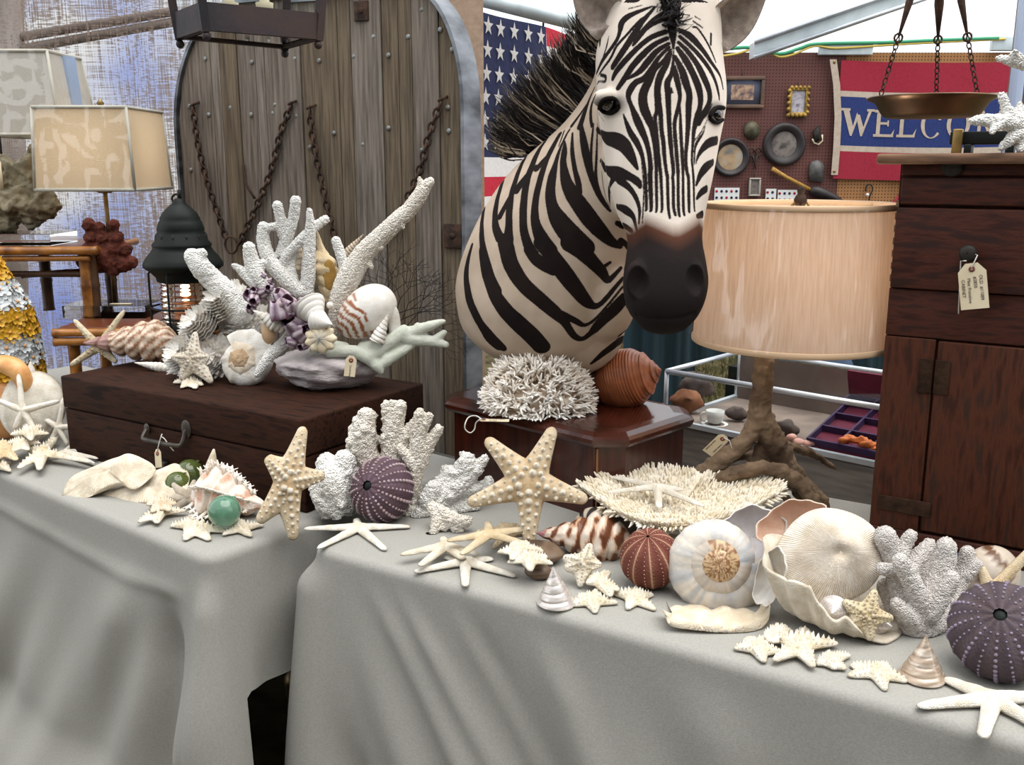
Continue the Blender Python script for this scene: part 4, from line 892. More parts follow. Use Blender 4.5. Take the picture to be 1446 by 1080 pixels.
ob('socket', lathe([(.018, sb0.z-L2.z-.012), (.026, sb0.z-L2.z-.004), (.022, sb0.z-L2.z+.01), (.012, sb0.z-L2.z+.05), (.001, sb0.z-L2.z+.055)], 16), m_brass, parent=lp)
ob('finial', lathe([(.001, hS), (.01, hS+.004), (.006, hS+.012), (.011, hS+.018), (.001, hS+.03)], 12), m_brass, parent=lp).location = (at(142, 150, yl).x-L2.x, 0, sb0.z-L2.z)
pr = []
for (x, y, r) in ((126, 318, 9), (140, 322, 8), (160, 318, 8), (130, 336, 11), (146, 338, 10), (164, 336, 10), (126, 356, 12), (142, 352, 12), (160, 352, 12), (176, 352, 10), (118, 370, 10), (136, 372, 12), (156, 370, 14), (174, 372, 12), (186, 370, 8), (148, 362, 16), (160, 380, 9), (144, 330, 8)):
    for s in (-1, 1):
        p = at(x, y, yl+s*.018); pr.append(sphere(p, r*mpp(p)*RND.uniform(.9, 1.1), 10, 8))
V, Fc, N = remesh(join(pr), .004, 1); V = bumpy(V, N, .005, 90); V = bumpy(V, N, .004, 260)
ob('coral_stem', (V, Fc), mat('red_organ_coral', '4a2318', '70382a', sc=60, rough=.9, bump=.6, bsc=300), parent=lp, world=True)
tp = at(168, 418, yl-.06); ob('tag', box(tp.x-.03, tp.x+.03, tp.y, tp.y+.02, L2.z+.037, L2.z+.0385), m_paper, parent=lp, world=True)
# pale lamp with rough rock body on the upper shelf
y1 = 2.86; L1 = Vector((at(30, 330, y1).x, y1, .751+zu))
l1 = thing('table_lamp', 'table lamp with grey-white box shade and rough tan rock body', 'lamp', L1)
s0 = at(22, 190, y1-.13); h1_ = at(22, 70, y1-.13).z-s0.z
rect_shade(l1, Matrix.Translation(Vector((s0.x-L1.x, 0, s0.z-L1.z))), 126*mpp(s0), .26, 100*mpp(s0), .21, h1_, m_linen2)
ob('acrylic_base', box(-.13, .125, -.09, .09, 0, .034, .002), m_acr, parent=l1, smooth=False)
ob('stem', tube([(-.035, 0, .03), (-.035, 0, s0.z-L1.z+.12)], .006, 10), m_iron, parent=l1)
pr = []
for (x, y, r) in ((60, 215, 18), (45, 240, 26), (20, 250, 28), (0, 240, 22), (55, 270, 20), (30, 285, 30), (60, 290, 22), (0, 285, 30), (-20, 290, 24), (40, 305, 18), (66, 275, 12), (10, 305, 20)):
    p = at(x, y, y1); pr.append(sphere(p, r*mpp(p), 12, 9))
V, Fc, N = remesh(join(pr), .006, 2); V = bumpy(V, N, .03, 22); V = bumpy(V, N, .012, 60); V = bumpy(V, N, .006, 150); V[:, 2] = np.maximum(V[:, 2], L1.z+.034)
ob('rock_body', (V, Fc), mat('tan_rock', '6e6550', 'a59b82', sc=14, rough=1, bump=.7, bsc=120, c3='8a8370'), parent=l1, world=True)
ob('tag', box(at(-3, 245, y1-.12).x, at(4, 245, y1-.12).x, y1-.125, y1-.124, at(0, 265, y1).z, at(0, 228, y1).z), m_paper, parent=l1, world=True)
bf = [at(x, y, y1-.02) for x, y in ((76, 76), (92, 78), (103, 148), (88, 148))]
ob('plastic_wrap', (np.array([q[:] for q in bf]+[(q+Vector((.006, .05, 0)))[:] for q in bf]), [(0, 1, 2, 3), (1, 5, 6, 2), (7, 6, 5, 4)]), mat('blue_tinted_film', 'aec4e6', rough=.15, alpha=.55, transl=.4), parent=l1, world=True, smooth=False)

# ------------------------------------------------------------------ ship's lantern
YL = 2.52; LZ = .751+zl; ax_ = at(262, 416, YL)
sl = thing('ship_lantern', 'black metal ship lantern with ribbed glass and wire cage', 'lantern', (ax_.x, YL, LZ))
k_ = mpp(ax_)
def zz(y): return at(262, y, YL).z-LZ
def pf(L_): return [(r*k_, zz(y)) for r, y in L_]
ob('top_cap', lathe(pf([(37, 396), (38, 390), (46, 382), (54, 376), (54, 371), (50, 364), (42, 354), (39, 349), (40, 347), (40, 344), (36, 340), (34, 330), (31, 327), (32, 324), (29, 313), (27, 311), (27, 308), (23, 300), (14, 291), (9, 287), (8, 283), (4, 280), (.1, 279)]), 36), m_black, parent=sl)
for k in range(12):
    a = 2*PI*k/12; ob('vent_slot', sphere((34.2*k_*math.cos(a), 34.2*k_*math.sin(a), zz(334)), .006, 8, 6, .5, .5, 1.2), m_iron, parent=sl)
ob('ring', tube([(0+.012*math.cos(t)-.006, .004, zz(281)+.012*math.sin(t)) for t in [2*PI*i/14 for i in range(15)]], .0028, 6), m_black, parent=sl)
ob('ring_post', tube([(0.002, 0, zz(283)), (.004, 0, zz(268))], .005, 8), m_black, parent=sl)
gp = []
for i in range(61): f = i/60; gp.append(((34+1.3*math.sin(f*PI*2*9)-2*abs(f-.5))*k_, zz(396+(467-396)*f)))
m_lens = mat('ribbed_lens_glass', 'ffe9d2', rough=.06, trans=1, ior=1.25)
ob('glass', lathe(gp, 40), m_lens, parent=sl)
ob('inner_reflector', lathe(pf([(22, 466), (22, 430), (12, 428), (12, 466)]), 24), mat('copper_burner', '8a5a3c', '6b4330', sc=20, rough=.35, metal=.7), parent=sl)
ob('base', lathe([(.001, 0)]+pf([(43, 474), (43, 467), (38, 463), (36, 466)])[0:0]+[(42*k_, 0), (44*k_, .012), (42*k_, .022), (37*k_, .028), (30*k_, .028), (.001, .026)], 32), m_black, parent=sl)
for k in range(6):
    a = 2*PI*k/6+.35; c, s = math.cos(a), math.sin(a); ob('cage_wire', tube([(45*k_*c, 45*k_*s, .01), (47*k_*c, 47*k_*s, .03), (47*k_*c, 47*k_*s, zz(385)), (44*k_*c, 44*k_*s, zz(379)), (38*k_*c, 38*k_*s, zz(381))], .0028, 6), m_black, parent=sl)
for y in (432,): ob('cage_ring', tube([(47*k_*math.cos(t), 47*k_*math.sin(t), zz(y)) for t in [2*PI*i/30 for i in range(31)]], .0028, 6), m_black, parent=sl)
bl_ = bpy.data.lights.new('lantern_bulb', 'POINT'); bl_.energy = 1.2; bl_.color = (1, .72, .42); bl_.shadow_soft_size = .012
blo = bpy.data.objects.new('lantern_bulb', bl_); COL.objects.link(blo); blo.parent = sl; blo.location = (.0, -.0, zz(412))
bulb = mat('lit_bulb', 'ffe2b8', rough=.3); bulb.node_tree.nodes['Principled BSDF'].inputs['Emission Color'].default_value = (1, .75, .45, 1); bulb.node_tree.nodes['Principled BSDF'].inputs['Emission Strength'].default_value = 5
ob('bulb', sphere((0, 0, zz(411)), .016, 12, 8, 1, 1, 1.2), bulb, parent=sl)

# ------------------------------------------------------------------ shell-flower bottle at the far left
YJ = 2.63; J = Vector((at(-6, 480, YJ).x, YJ, .751)); kj = mpp(at(-6, 480, YJ))
jr = thing('shell_flower_bottle', 'bottle encrusted with yellow and white shell flowers at left edge', 'bottle', J)
def zj(y): return at(-6, y, YJ).z-J.z
JP = [(9, 358), (11, 366), (20, 385), (34, 410), (47, 440), (52, 470), (54, 510), (54, 560)]
ob('bottle_body', lathe([(.001, 0), (50*kj, 0)]+[((r-2)*kj, zj(y)) for r, y in JP[::-1]]+[(.001, zj(356))], 32), m_paper, parent=jr)
def flower(c1, c2):
    pr = []
    for ringk, (n, R_, l, lift) in enumerate(((9, .020, .012, .003), (6, .011, .010, .007))):
        for k in range(n):
            a = 2*PI*k/n+ringk*.3; c, s = math.cos(a), math.sin(a); V = []
            for i in range(4):
                for j in range(3):
                    u = (i/3-.5)*2; v = (j-1); w = .0072*math.sqrt(max(.08, 1-(u*.92)**2))
                    r_ = R_+l*u*.8; V.append((r_*c-v*w*s, r_*s+v*w*c, lift+.004*u*u*(1 if u > 0 else 0)+.0025*abs(v)))
            pr.append(tint((np.array(V), grid_faces(4, 3, False)), np.array(lin(c1))*RND.uniform(.75, 1.1)))
    pr.append(tint(sphere((0, 0, .008), .005, 8, 6), c2)); return join(pr)
m_fl = mat('shell_petal', 'ffffff', rough=.5, attr=True)
base_fl = {}
def rprof(y):
    for (r0, y0), (r1, y1_) in zip(JP, JP[1:]):
        if y0 <= y <= y1_: return r0+(r1-r0)*(y-y0)/(y1_-y0), math.atan2(r1-r0, y1_-y0)
    return 54, 0
for row, (y, col, n) in enumerate(((372, 'y', 4), (388, 'y', 7), (408, 'w', 9), (426, 'w', 11), (446, 'y', 13), (464, 'y', 13), (484, 'w', 14), (502, 'w', 14), (520, 'y', 14), (538, 'y', 14), (556, 'w', 14))):
    r, tl = rprof(y)
    for k in range(n):
        a = 2*PI*(k+.5*(row % 2)+RND.uniform(-.1, .1))/n; n_ = Vector((math.cos(a)*math.cos(tl), math.sin(a)*math.cos(tl), math.sin(tl)))
        q = n_.to_track_quat('Z', 'Y').to_matrix().to_4x4(); Mf = Matrix.Translation(Vector((r*kj*math.cos(a), r*kj*math.sin(a), zj(y)))) @ q @ Matrix.Rotation(RND.uniform(0, 6), 4, 'Z') @ Matrix.Scale(1.05, 4)
        if col not in base_fl: base_fl[col] = o = ob('shell_flower', flower(*(('d0a026', 'c98a3a') if col == 'y' else ('cfd4d6', 'b98a5a'))), m_fl, parent=jr)
        else: o = clone(base_fl[col], jr)
        o.matrix_local = Mf

# ------------------------------------------------------------------ striped flag with stars, behind the door
FY = 4.8; fp = at(690, 20, FY); MFg = frame((fp.x, FY, 0), 60); FH = 1.22; s_ = FH/13
fg = thing('star_flag', 'flag with white stars on navy canton and red and white stripes', 'flag', MFg)
ftop = at(690, 19, FY).z; cw_ = .116; CX0 = -3*cw_-.06; CX1 = 5*cw_-.05; FX1 = CX1+1.15
def wave(x, z): return .02*math.sin(7*x+1)+.012*math.sin(5*z+x*3)
def strip(x0, x1, z0, z1, off=0, nx=24, nz=4):
    V = [(x0+(x1-x0)*i/nx, off+wave(x0+(x1-x0)*i/nx, z0+(z1-z0)*j/nz), z0+(z1-z0)*j/nz) for j in range(nz+1) for i in range(nx+1)]; return np.array(V), grid_faces(nz+1, nx+1, False)
m_navy = mat('navy_cloth', '1e2340', '262b4c', sc=60, rough=.9, transl=.2); m_red = mat('red_cloth', 'b02032', 'bd2a3c', sc=60, rough=.9, transl=.3); m_wht = mat('white_cloth', 'd2ccc8', 'dcd7d2', sc=60, rough=.9, transl=.3)
ob('canton', strip(CX0, CX1, ftop-7*s_, ftop), m_navy, parent=fg)
for k in range(13):
    ob('stripe', strip(CX1 if k < 7 else CX0, FX1, ftop-(k+1)*s_, ftop-k*s_), (m_red, m_wht)[k % 2], parent=fg)
SV = [(0, 0, 0)]
for k in range(10): a = PI/2+k*PI/5; r = (.046, .0185)[k % 2]; SV.append((r*math.cos(a), -.003, r*math.sin(a)))
SV[0] = (0, -.004, 0); S0 = None
for i in range(8):
    for j in range(6):
        x = CX0+.06+i*cw_; z = ftop-.055-j*(7*s_-.06)/5.6
        if S0 is None: S0 = o = ob('star', (np.array(SV), [(0, 1+k, 1+(k+1) % 10) for k in range(10)]), m_wht, parent=fg, smooth=False)
        else: o = clone(S0, fg)
        o.matrix_local = Matrix.Translation((x, wave(x, z)-.002, z))
ob('grommet_cord', tube([(CX1-.02, -.02, ftop+.05), (CX1+.01, 0, ftop-.01)], .006, 6), m_iron, parent=fg)

# ------------------------------------------------------------------ WELCOME flag on the far pegboard
WF = WY-.05
def wp(px, py): return at(px, py, WF)
wl0 = wp(1182, 170).x; wr0 = wp(1478, 170).x; p0 = wp(1180, 85)
wf = thing('welcome_flag', 'red and blue flag with cream lettering WELCOME on far pegboard', 'flag', (p0.x, WF, wp(1180, 250).z))
def wz(y): return wp(1180, y).z
def wwave(x): return .012*math.sin(5*x)+.008*math.sin(11*x+1)
def wstrip(n_, y0, y1_, m, x0=wl0, x1=wr0):
    V = []
    for j in range(4):
        for i in range(30):
            x = x0+(x1-x0)*i/29; z = wz(y1_)+(wz(y0)-wz(y1_))*j/3-.02*math.sin((x-wl0)*1.8); V.append((x, WF+wwave(x), z))
    ob(n_, (np.array(V), grid_faces(4, 30, False)), m, parent=wf, world=True)
m_wred = mat('bunting_red', '8a1c30', '962436', sc=80, rough=.95); m_wblu = mat('bunting_blue', '1f2d60', '26366c', sc=80, rough=.95); m_wcr = mat('bunting_cream', 'b8a898', 'ab9b8b', sc=30, rough=.95)
wstrip('red_stripe', 85, 128, m_wred); wstrip('cream_stripe', 128, 136, m_wcr); wstrip('blue_field', 136, 205, m_wblu); wstrip('cream_stripe', 205, 213, m_wcr); wstrip('red_stripe', 213, 252, m_wred)
hd = [wp(x, y) for x, y in ((1171, 84), (1176, 120), (1178, 165), (1176, 210), (1173, 247))]; V = []
for p in hd: V += [(p.x, WF-.01, p.z), (p.x+.055, WF-.01, p.z)]
hdo = ob('header', (np.array(V), [(2*i, 2*i+1, 2*i+3, 2*i+2) for i in range(4)]), m_wcr, parent=wf, world=True, smooth=False)
for y in (88, 242): p = wp(1175, y); ob('grommet', sphere((p.x+.015, WF-.012, p.z), .012, 8, 6, 1, .4, 1), m_brass, parent=hdo).matrix_parent_inverse = MINV[wf.name]
def glyph(ch):
    R = lambda x0, z0, x1, z1: [(x0, z0), (x1, z0), (x1, z1), (x0, z1)]
    if ch == 'W': return [[(0, 1), (.20, 1), (.40, .3), (.34, 0), (.30, 0)], [(.30, 0), (.36, 0), (.56, .72), (.50, .88)], [(.46, .80), (.60, .80), (.78, .25), (.70, 0), (.66, 0)], [(.66, 0), (.72, 0), (1.02, 1), (.92, 1)], R(-.06, .93, .26, 1.02), R(.84, .93, 1.1, 1.02)]
    if ch == 'E': return [R(.1, 0, .28, 1), R(-.02, 0, .9, .1), R(-.02, .9, .86, 1), R(.28, .46, .66, .55), [(.80, .1), (.9, .1), (.94, .3)], [(.78, .9), (.86, .9), (.9, .72)], [(.6, .4), (.67, .4), (.67, .62), (.6, .62)]]
    if ch == 'L': return [R(.1, 0, .28, 1), R(-.02, 0, .84, .1), R(-.02, .91, .42, 1), [(.74, .1), (.84, .1), (.9, .34)]]
    if ch in 'CO':
        out = []; n = 22; a0, a1 = (50, 320) if ch == 'C' else (0, 360)
        for k in range(n):
            t0 = math.radians(a0+(a1-a0)*k/n); t1 = math.radians(a0+(a1-a0)*(k+1)/n)
            w = lambda t: .06+.10*abs(math.cos(t))
            P = lambda t, s: (.48+(.46-s*w(t))*math.cos(t), .5+(.53-s*.6*w(t))*math.sin(t)); out.append([P(t0, 0), P(t1, 0), P(t1, 1), P(t0, 1)])
        if ch == 'C': out.append([(.74, .66), (.86, .66), (.84, 1.0), (.78, .94)])
        return out
    if ch == 'M': return [R(.05, 0, .17, 1), [(.05, 1), (.24, 1), (.58, .1), (.5, 0)], [(.5, 0), (.56, .12), (.88, 1), (.80, 1)], R(.82, 0, 1.0, 1), R(-.04, 0, .28, .07), R(.72, 0, 1.1, .07)]
lz0, lz1 = wz(191), wz(153)
X = [1189, 1236, 1268, 1299, 1336, 1378, 1424]; Wd = [42, 30, 29, 34, 36, 40, 30]
for ch, x, w in zip('WELCOME', X, Wd):
    V = []; Fc = []; x0 = wp(x, 170).x; ww = wp(x+w, 170).x-x0
    for P in glyph(ch):
        b0 = len(V)
        for q in P: xx = x0+q[0]*ww; V.append((xx, WF+wwave(xx)-.004, lz0+q[1]*(lz1-lz0)-.02*math.sin((xx-wl0)*1.8)))
        Fc.append(tuple(range(b0, len(V))))
    ob('letter', (np.array(V), Fc), m_wcr, parent=wf, world=True, smooth=False)

# ------------------------------------------------------------------ frames and curios hanging on the pegboard
PW = WY-.012
def pic(name, label, cat, x0, y0, x1, y1, fw, mf, mp_, gild=False, mat_=None):
    a = at(x0, y1, PW); b_ = at(x1, y0, PW); t = thing(name, label, cat, ((a.x+b_.x)/2, PW, a.z)); f = fw*mpp(a)
    for (u0, u1, v0, v1) in ((a.x, b_.x, a.z, a.z+f), (a.x, b_.x, b_.z-f, b_.z), (a.x, a.x+f, a.z+f, b_.z-f), (b_.x-f, b_.x, a.z+f, b_.z-f)):
        ob('frame_side', box(u0, u1, PW-.03, PW, v0, v1, .006), mf, parent=t, world=True)
    q = ob('picture', box(a.x+f, b_.x-f, PW-.012, PW-.004, a.z+f, b_.z-f), mp_, parent=t, world=True, smooth=False)
    if mat_: g = f*.8; ob('mount', box(a.x+f, b_.x-f, PW-.010, PW-.003, a.z+f, b_.z-f), mat_, parent=t, world=True); q.scale = (.62, 1.2, .62); c = Vector(((a.x+b_.x)/2, PW, (a.z+b_.z)/2))-Vector(t.location); q.location = c*(1-.62); q.location.y = 0
    if gild:
        for k in range(18):
            s = k/18*4; i = int(s); u = s-i; p = [(a.x+(b_.x-a.x)*u, a.z), (b_.x, a.z+(b_.z-a.z)*u), (b_.x-(b_.x-a.x)*u, b_.z), (a.x, b_.z-(b_.z-a.z)*u)][i]
            ob('scroll', sphere((p[0], PW-.02, p[1]), .018, 8, 6), mf, parent=t, world=True)
    ob('hanger', tube([at((x0+x1)/2, y0-9, PW-.01), at((x0+x1)/2, y0+1, PW-.02)], .004, 5), m_iron, parent=t, world=True)
    return t
m_oldfr = mat('old_wood_frame', '4a362b', '6a5140', sc=8, rough=.6); m_gilt = mat('gilt_frame', '7a5f2c', 'a5853f', sc=20, rough=.45, metal=.5, bump=.4, bsc=80)
m_pic1 = mat('faded_floral_print', '3f4150', '8a6a58', sc=14, rough=.5, c3='b39a80'); m_pic2 = mat('grey_portrait_print', '6f6a72', 'b5afb6', sc=18, rough=.5, c3='8a848c'); m_pic3 = mat('landscape_disc', '6c6a64', 'a98d6c', sc=7, rough=.35, c3='9aa0a0'); m_pic4 = mat('dim_photo', '2f2928', '7d736c', sc=9, rough=.3, c3='4b4340')
pic('picture_frame', 'dark wooden frame with faded floral print beside zebra right eye', 'frame', 1016, 108, 1080, 153, 5, m_oldfr, m_pic1, mat_=mat('blue_grey_mount', '4a4d5e', rough=.8))
pic('picture_frame', 'small ornate gilt frame with grey portrait print', 'frame', 1112, 124, 1141, 163, 4, m_gilt, m_pic2, gild=True)
pic('picture_frame', 'tiny pale frame holding a black and white portrait photo', 'frame', 1056, 251, 1074, 277, 2.5, mat('pale_frame', 'a39a90', rough=.6), m_pic4)
def tondo(label, cx, cy, ro, ri, mf, mp_, name='round_frame'):
    c = at(cx, cy, PW); k = mpp(c); t = thing(name, label, 'frame', (c.x, PW, c.z-ro*k))
    prof = [((ro)*k, 0), (ro*k, -.02), ((ro*.9)*k, -.04), ((ro+ri)/2*k, -.034), (ri*1.06*k, -.025), (ri*k, -.012), (ri*.98*k, -.012)]
    L_ = lathe(prof, 36); ob('ring_frame', (L_[0][:, [0, 2, 1]]+np.array([c.x, PW, c.z]), L_[1]), mf, parent=t, world=True)
    L_ = lathe([(.001, -.011), (ri*.5*k, -.014), (ri*k, -.010)], 36); ob('picture', (L_[0][:, [0, 2, 1]]+np.array([c.x, PW, c.z]), L_[1]), mp_, parent=t, world=True)
m_dfr = mat('black_round_frame', '221d1e', '332b2b', sc=10, rough=.5)
tondo('round black frame with tan landscape behind zebra cheek', 1031, 222, 27, 18, m_dfr, m_pic3); tondo('largest round black frame with dim group picture', 1107, 204, 30, 18, m_dfr, m_pic4)
def plaque(name, label, poly, m, th=.02, c2=None, cat='ornament'):
    P = [at(x, y, PW) for x, y in poly]; V = [(p.x, PW-th, p.z) for p in P]+[(p.x, PW, p.z) for p in P]; n = len(P); c = sum((Vector(v) for v in V[:n]), Vector())/n
    V.append((c.x, PW-th*1.5, c.z)); Fc = [(i, (i+1) % n, 2*n) for i in range(n)]+[(i, i+n, (i+1) % n+n, (i+1) % n) for i in range(n)]
    return solo(name, label, cat, (np.array(V), Fc), m)
circ = lambda x, y, rx, ry, n=18: [(x+rx*math.cos(2*PI*k/n), y-ry*math.sin(2*PI*k/n)) for k in range(n)]
plaque('medallion', 'round greenish bronze medallion above the round black frames', circ(1061, 184, 11, 13), mat('green_bronze', '3d3a2c', '5a5440', sc=20, rough=.5, metal=.4, bump=.6, bsc=60))
plaque('relief_plaque', 'small grey relief plaque below bird-shaped ornament on pegboard', [(1142, 234), (1146, 228), (1153, 226), (1160, 229), (1163, 235), (1162, 257), (1142, 256)], mat('grey_plaque', '4b4a4a', '66625f', sc=20, rough=.5, metal=.3, bump=.6, bsc=50))
sp_ = thing('spur_ornament', 'dark spur-shaped ornament with pale strap hanging on pegboard', 'ornament', at(1154, 205, PW))
ob('body', tube([at(1157, 178, PW-.02), at(1152, 186, PW-.03), at(1155, 196, PW-.03), at(1150, 200, PW-.03)], [.01, .03, .035, .01], 8), m_iron, parent=sp_, world=True)
ob('strap', tube([at(x, y, PW-.03) for x, y in ((1161, 190), (1161, 199), (1156, 204), (1150, 202), (1147, 196))], .007, 6), m_paper, parent=sp_, world=True)
sc_ = thing('scissors', 'dark old scissors hanging beside round landscape frame', 'scissors', at(1065, 232, PW))
for s in (-1, 1):
    ob('bow', tube([at(1066+s*5+4*math.cos(t), 215+6*math.sin(t), PW-.015) for t in [2*PI*k/10 for k in range(11)]], .006, 5), m_iron, parent=sc_, world=True); ob('blade', tube([at(1066+s*3, 220, PW-.015), at(1066-s*2, 240, PW-.015)], [.010, .002], 5), m_iron, parent=sc_, world=True)
for k, (x0, x1) in enumerate(((1008, 1044), (1080, 1096), (1097, 1130))):
    y0, y1_ = 265+k*1.5, 290
    a = at(x0, y1_, PW); b_ = at(x1, y0, PW)
    cd_ = thing('button_card', ['white card with dark and red buttons left of the lamp finial', 'narrow white button card just left of the lamp finial', 'wide white card of coloured buttons behind lamp finial'][k], 'card', ((a.x+b_.x)/2, PW, a.z), group='button cards on the pegboard')
    ob('card', box(a.x, b_.x, PW-.01, PW, a.z, b_.z), m_white, parent=cd_, world=True, smooth=False)
    n = int((x1-x0)/7)
    for i in range(n):
        for j in range(2): p = at(x0+4+i*7, y0+5+j*9, PW-.012); ob('button', sphere(p, .011, 8, 5, 1, .4, 1), (m_red, m_navy, m_dfr)[(i+j) % 3], parent=cd_, world=True)
wh = thing('riding_whip', 'golden woven whip handle with dark leather lash on pegboard', 'whip', at(1135, 260, PW))
ob('handle', tube([at(1090, 238, PW-.03), at(1110, 250, PW-.03), at(1144, 268, PW-.03)], [.02, .016, .018], 8), mat('woven_cane', '8a6428', 'b58a3c', sc=90, rough=.5), parent=wh, world=True)
ob('lash', tube([at(x, y, PW-.03) for x, y in ((1144, 268), (1152, 270), (1165, 274), (1180, 280), (1190, 284))], [.03, .045, .04, .03, .01], 8), m_dfr, parent=wh, world=True)
hk = thing('wall_hook', 'wire hook with a white bead on the tan pegboard', 'hook', at(1229, 275, PW)); ob('wire', tube(smooth_path([at(x, y, PW-.02)[:] for x, y in ((1222, 270), (1224, 262), (1230, 261), (1232, 268), (1228, 278), (1227, 290))], 4), .006, 6), m_iron, parent=hk, world=True); ob('bead', sphere(at(1225, 275, PW-.03), .014, 10, 8), m_white, parent=hk, world=True)
plaque('pennant', 'red pointed pennant corner low on the tan pegboard', [(1255, 292), (1271, 272), (1271, 300)], m_wred, .006, cat='flag')

# ------------------------------------------------------------------ teal draped tables of the far stall
TY = 6.7; x0, x1 = at(880, 500, TY).x, at(1300, 500, TY).x
td = thing('draped_table', 'far table covered to the ground with dark teal cloth', 'table', ((x0+x1)/2, TY, 0))
ob('drape', curtain(x0, x1, TY, .01, .75, 90, .035, 22), m_teal, parent=td, world=True); ob('top', box(x0, x1, TY-.03, TY+.8, .74, .76), m_teal, parent=td, world=True)
V, Fc, N = remesh(join([sphere(at(1165, 515, 6.2), .12, 12, 8, 1.5, 1, .9), sphere(at(1185, 522, 6.1), .09, 12, 8, 1.3, 1, .8), sphere(at(1130, 505, 6.25), .1, 12, 8)]), .02, 3); V = bumpy(V, N, .05, 9); V[:, 2] = np.maximum(V[:, 2], .005)
solo('cloth_bundle', 'dark blue cloth bundle lying on grass behind the lamp shade', 'bundle', (V, Fc), mat('blue_bundle', '1d2c40', '2a3a50', sc=12, rough=.9))
x0, x1 = at(880, 480, 5.0).x, at(984, 480, 5.0).x
solo('side_drape', 'dark teal curtain hanging behind the zebra muzzle', 'curtain', curtain(x0, x1, 5.0, .01, 1.05, 40, .02, 40), m_teal)

# ------------------------------------------------------------------ glass display case behind the lamp
MK = frame((.392, 2.39, 0), -43.2); KL = .72; KD = .36
kz0, kz1 = .812, .945
dc = thing('display_case', 'aluminium framed glass display case on a grey wooden plinth', 'case', MK)
ob('plinth', box(-.02, KL, .005, KD, .001, kz0-.006, .003), mat('grey_plywood', '76706b', '938c86', sc=4, rough=.8, stretch=(2, 10, 20)), parent=dc, smooth=False)
for (p, q) in (((-.0, 0, kz1), (KL, 0, kz1)), ((0, KD, kz1), (KL, KD, kz1)), ((0, 0, kz1), (0, KD, kz1)), ((KL, 0, kz1), (KL, KD, kz1))): ob('top_rail', tube([p, q], .0068, 8), m_alu, parent=dc)
for (p, q) in (((0, 0, kz0), (KL, 0, kz0)), ((0, 0, kz0), (0, KD, kz0))): ob('bottom_rail', bar(Vector(p), Vector(q), .007, .012), m_alu, parent=dc, smooth=False)
for (x, y) in ((0, 0), (KL, 0), (0, KD), (KL, KD)): ob('corner_rail', tube([(x, y, kz0), (x, y, kz1)], .006, 6), m_alu, parent=dc)
ob('case_floor', box(0, KL, 0, KD, kz0-.004, kz0+.004), mat('case_lining', '6e5f58', '85756b', sc=14, rough=.9), parent=dc, smooth=False)
ob('front_glass', (np.array([(0, .001, kz0+.01), (KL, .001, kz0+.01), (KL, .001, kz1), (0, .001, kz1)]), [(0, 1, 2, 3)]), m_glass, parent=dc, smooth=False)
ob('top_glass', (np.array([(0, 0, kz1), (KL, 0, kz1), (KL, KD, kz1), (0, KD, kz1)]), [(0, 1, 2, 3)]), m_glass, parent=dc, smooth=False)
ob('back_panel', box(.0, KL, KD-.004, KD, kz0, kz1-.01), mat('case_back', '5d4f49', '73645c', sc=6, rough=.8), parent=dc, smooth=False)
def kp_(px, py, dy):              # point over the case floor, dy behind the glass
    p = loc_px(MK @ Matrix.Translation((0, dy, 0)), px, py); return MK @ Vector((p.x, dy, kz0+.005))
c = kp_(1010, 590, .06); cu = thing('china_cup', 'small white china cup inside the glass display case', 'cup', c)
ob('bowl', lathe([(.010, 0), (.019, .006), (.022, .02), (.023, .034), (.0215, .034), (.018, .008), (.001, .006)], 24), m_white, parent=cu); ob('handle', tube([(-.021+.009*math.cos(t)-.006, 0, .018+.011*math.sin(t)) for t in [PI*.4+PI*1.2*k/8 for k in range(9)]], .003, 6), m_white, parent=cu)
solo('saucer', 'white saucer under the china cup in the display case', 'saucer', (lathe([(.001, .001), (.02, .002), (.034, .008), (.033, .009), (.02, .004), (.001, .003)], 24)[0]*np.array([1, 1, .5])+np.array(c)+np.array([0, 0, -.004]), lathe([(.001, .001)]*6, 24)[1]), m_white)
ty0 = loc_px(MK @ Matrix.Translation((0, .03, 0)), 1140, 620).x; 
mt_ = mat('burgundy_velvet', '551228', '661a36', sc=20, rough=.8); mtp = mat('purple_divider', '37244a', rough=.7)
ty = thing('velvet_tray', 'burgundy velvet compartment tray with purple dividers in case', 'tray', MK @ Vector((ty0, .03, kz0+.005)))
tr_m = Matrix.Rotation(math.radians(14), 4, 'X')
def trb(x0, x1, y0, y1, z0, z1): V, Fc = box(x0, x1, y0, y1, z0, z1); return xf(V, MK @ Matrix.Translation((ty0, .03, kz0+.005)) @ tr_m), Fc
ob('tray_floor', trb(0, .30, 0, .22, 0, .006), mt_, parent=ty, world=True, smooth=False)
for k in range(5): ob('divider', trb(.072*k, .072*k+.005, 0, .22, .006, .022), mtp, parent=ty, world=True, smooth=False)
for k in range(4): ob('divider', trb(0, .30, .072*k, .072*k+.005, .006, .022), mtp, parent=ty, world=True, smooth=False)
ob('tray_lid', trb(0, .30, .22, .226, 0, .10), mt_, parent=ty, world=True, smooth=False)
trq = MK @ Matrix.Translation((ty0, .03, kz0+.005)) @ tr_m
def nug(name, label, cat, p, r, m, s=(1, 1, .8), grp=None, amp=.3, sc=60):
    V, Fc = sphere((0, 0, 0), r, 14, 10, *s); N = V/np.linalg.norm(V, axis=1)[:, None]; V = bumpy(V+np.array(p), N, r*amp, sc)-np.array(p); V[:, 2] -= V[:, 2].min(); return ob(name, (V, Fc), m, M=Matrix.Translation(Vector(p)), label=label, cat=cat, group=grp)
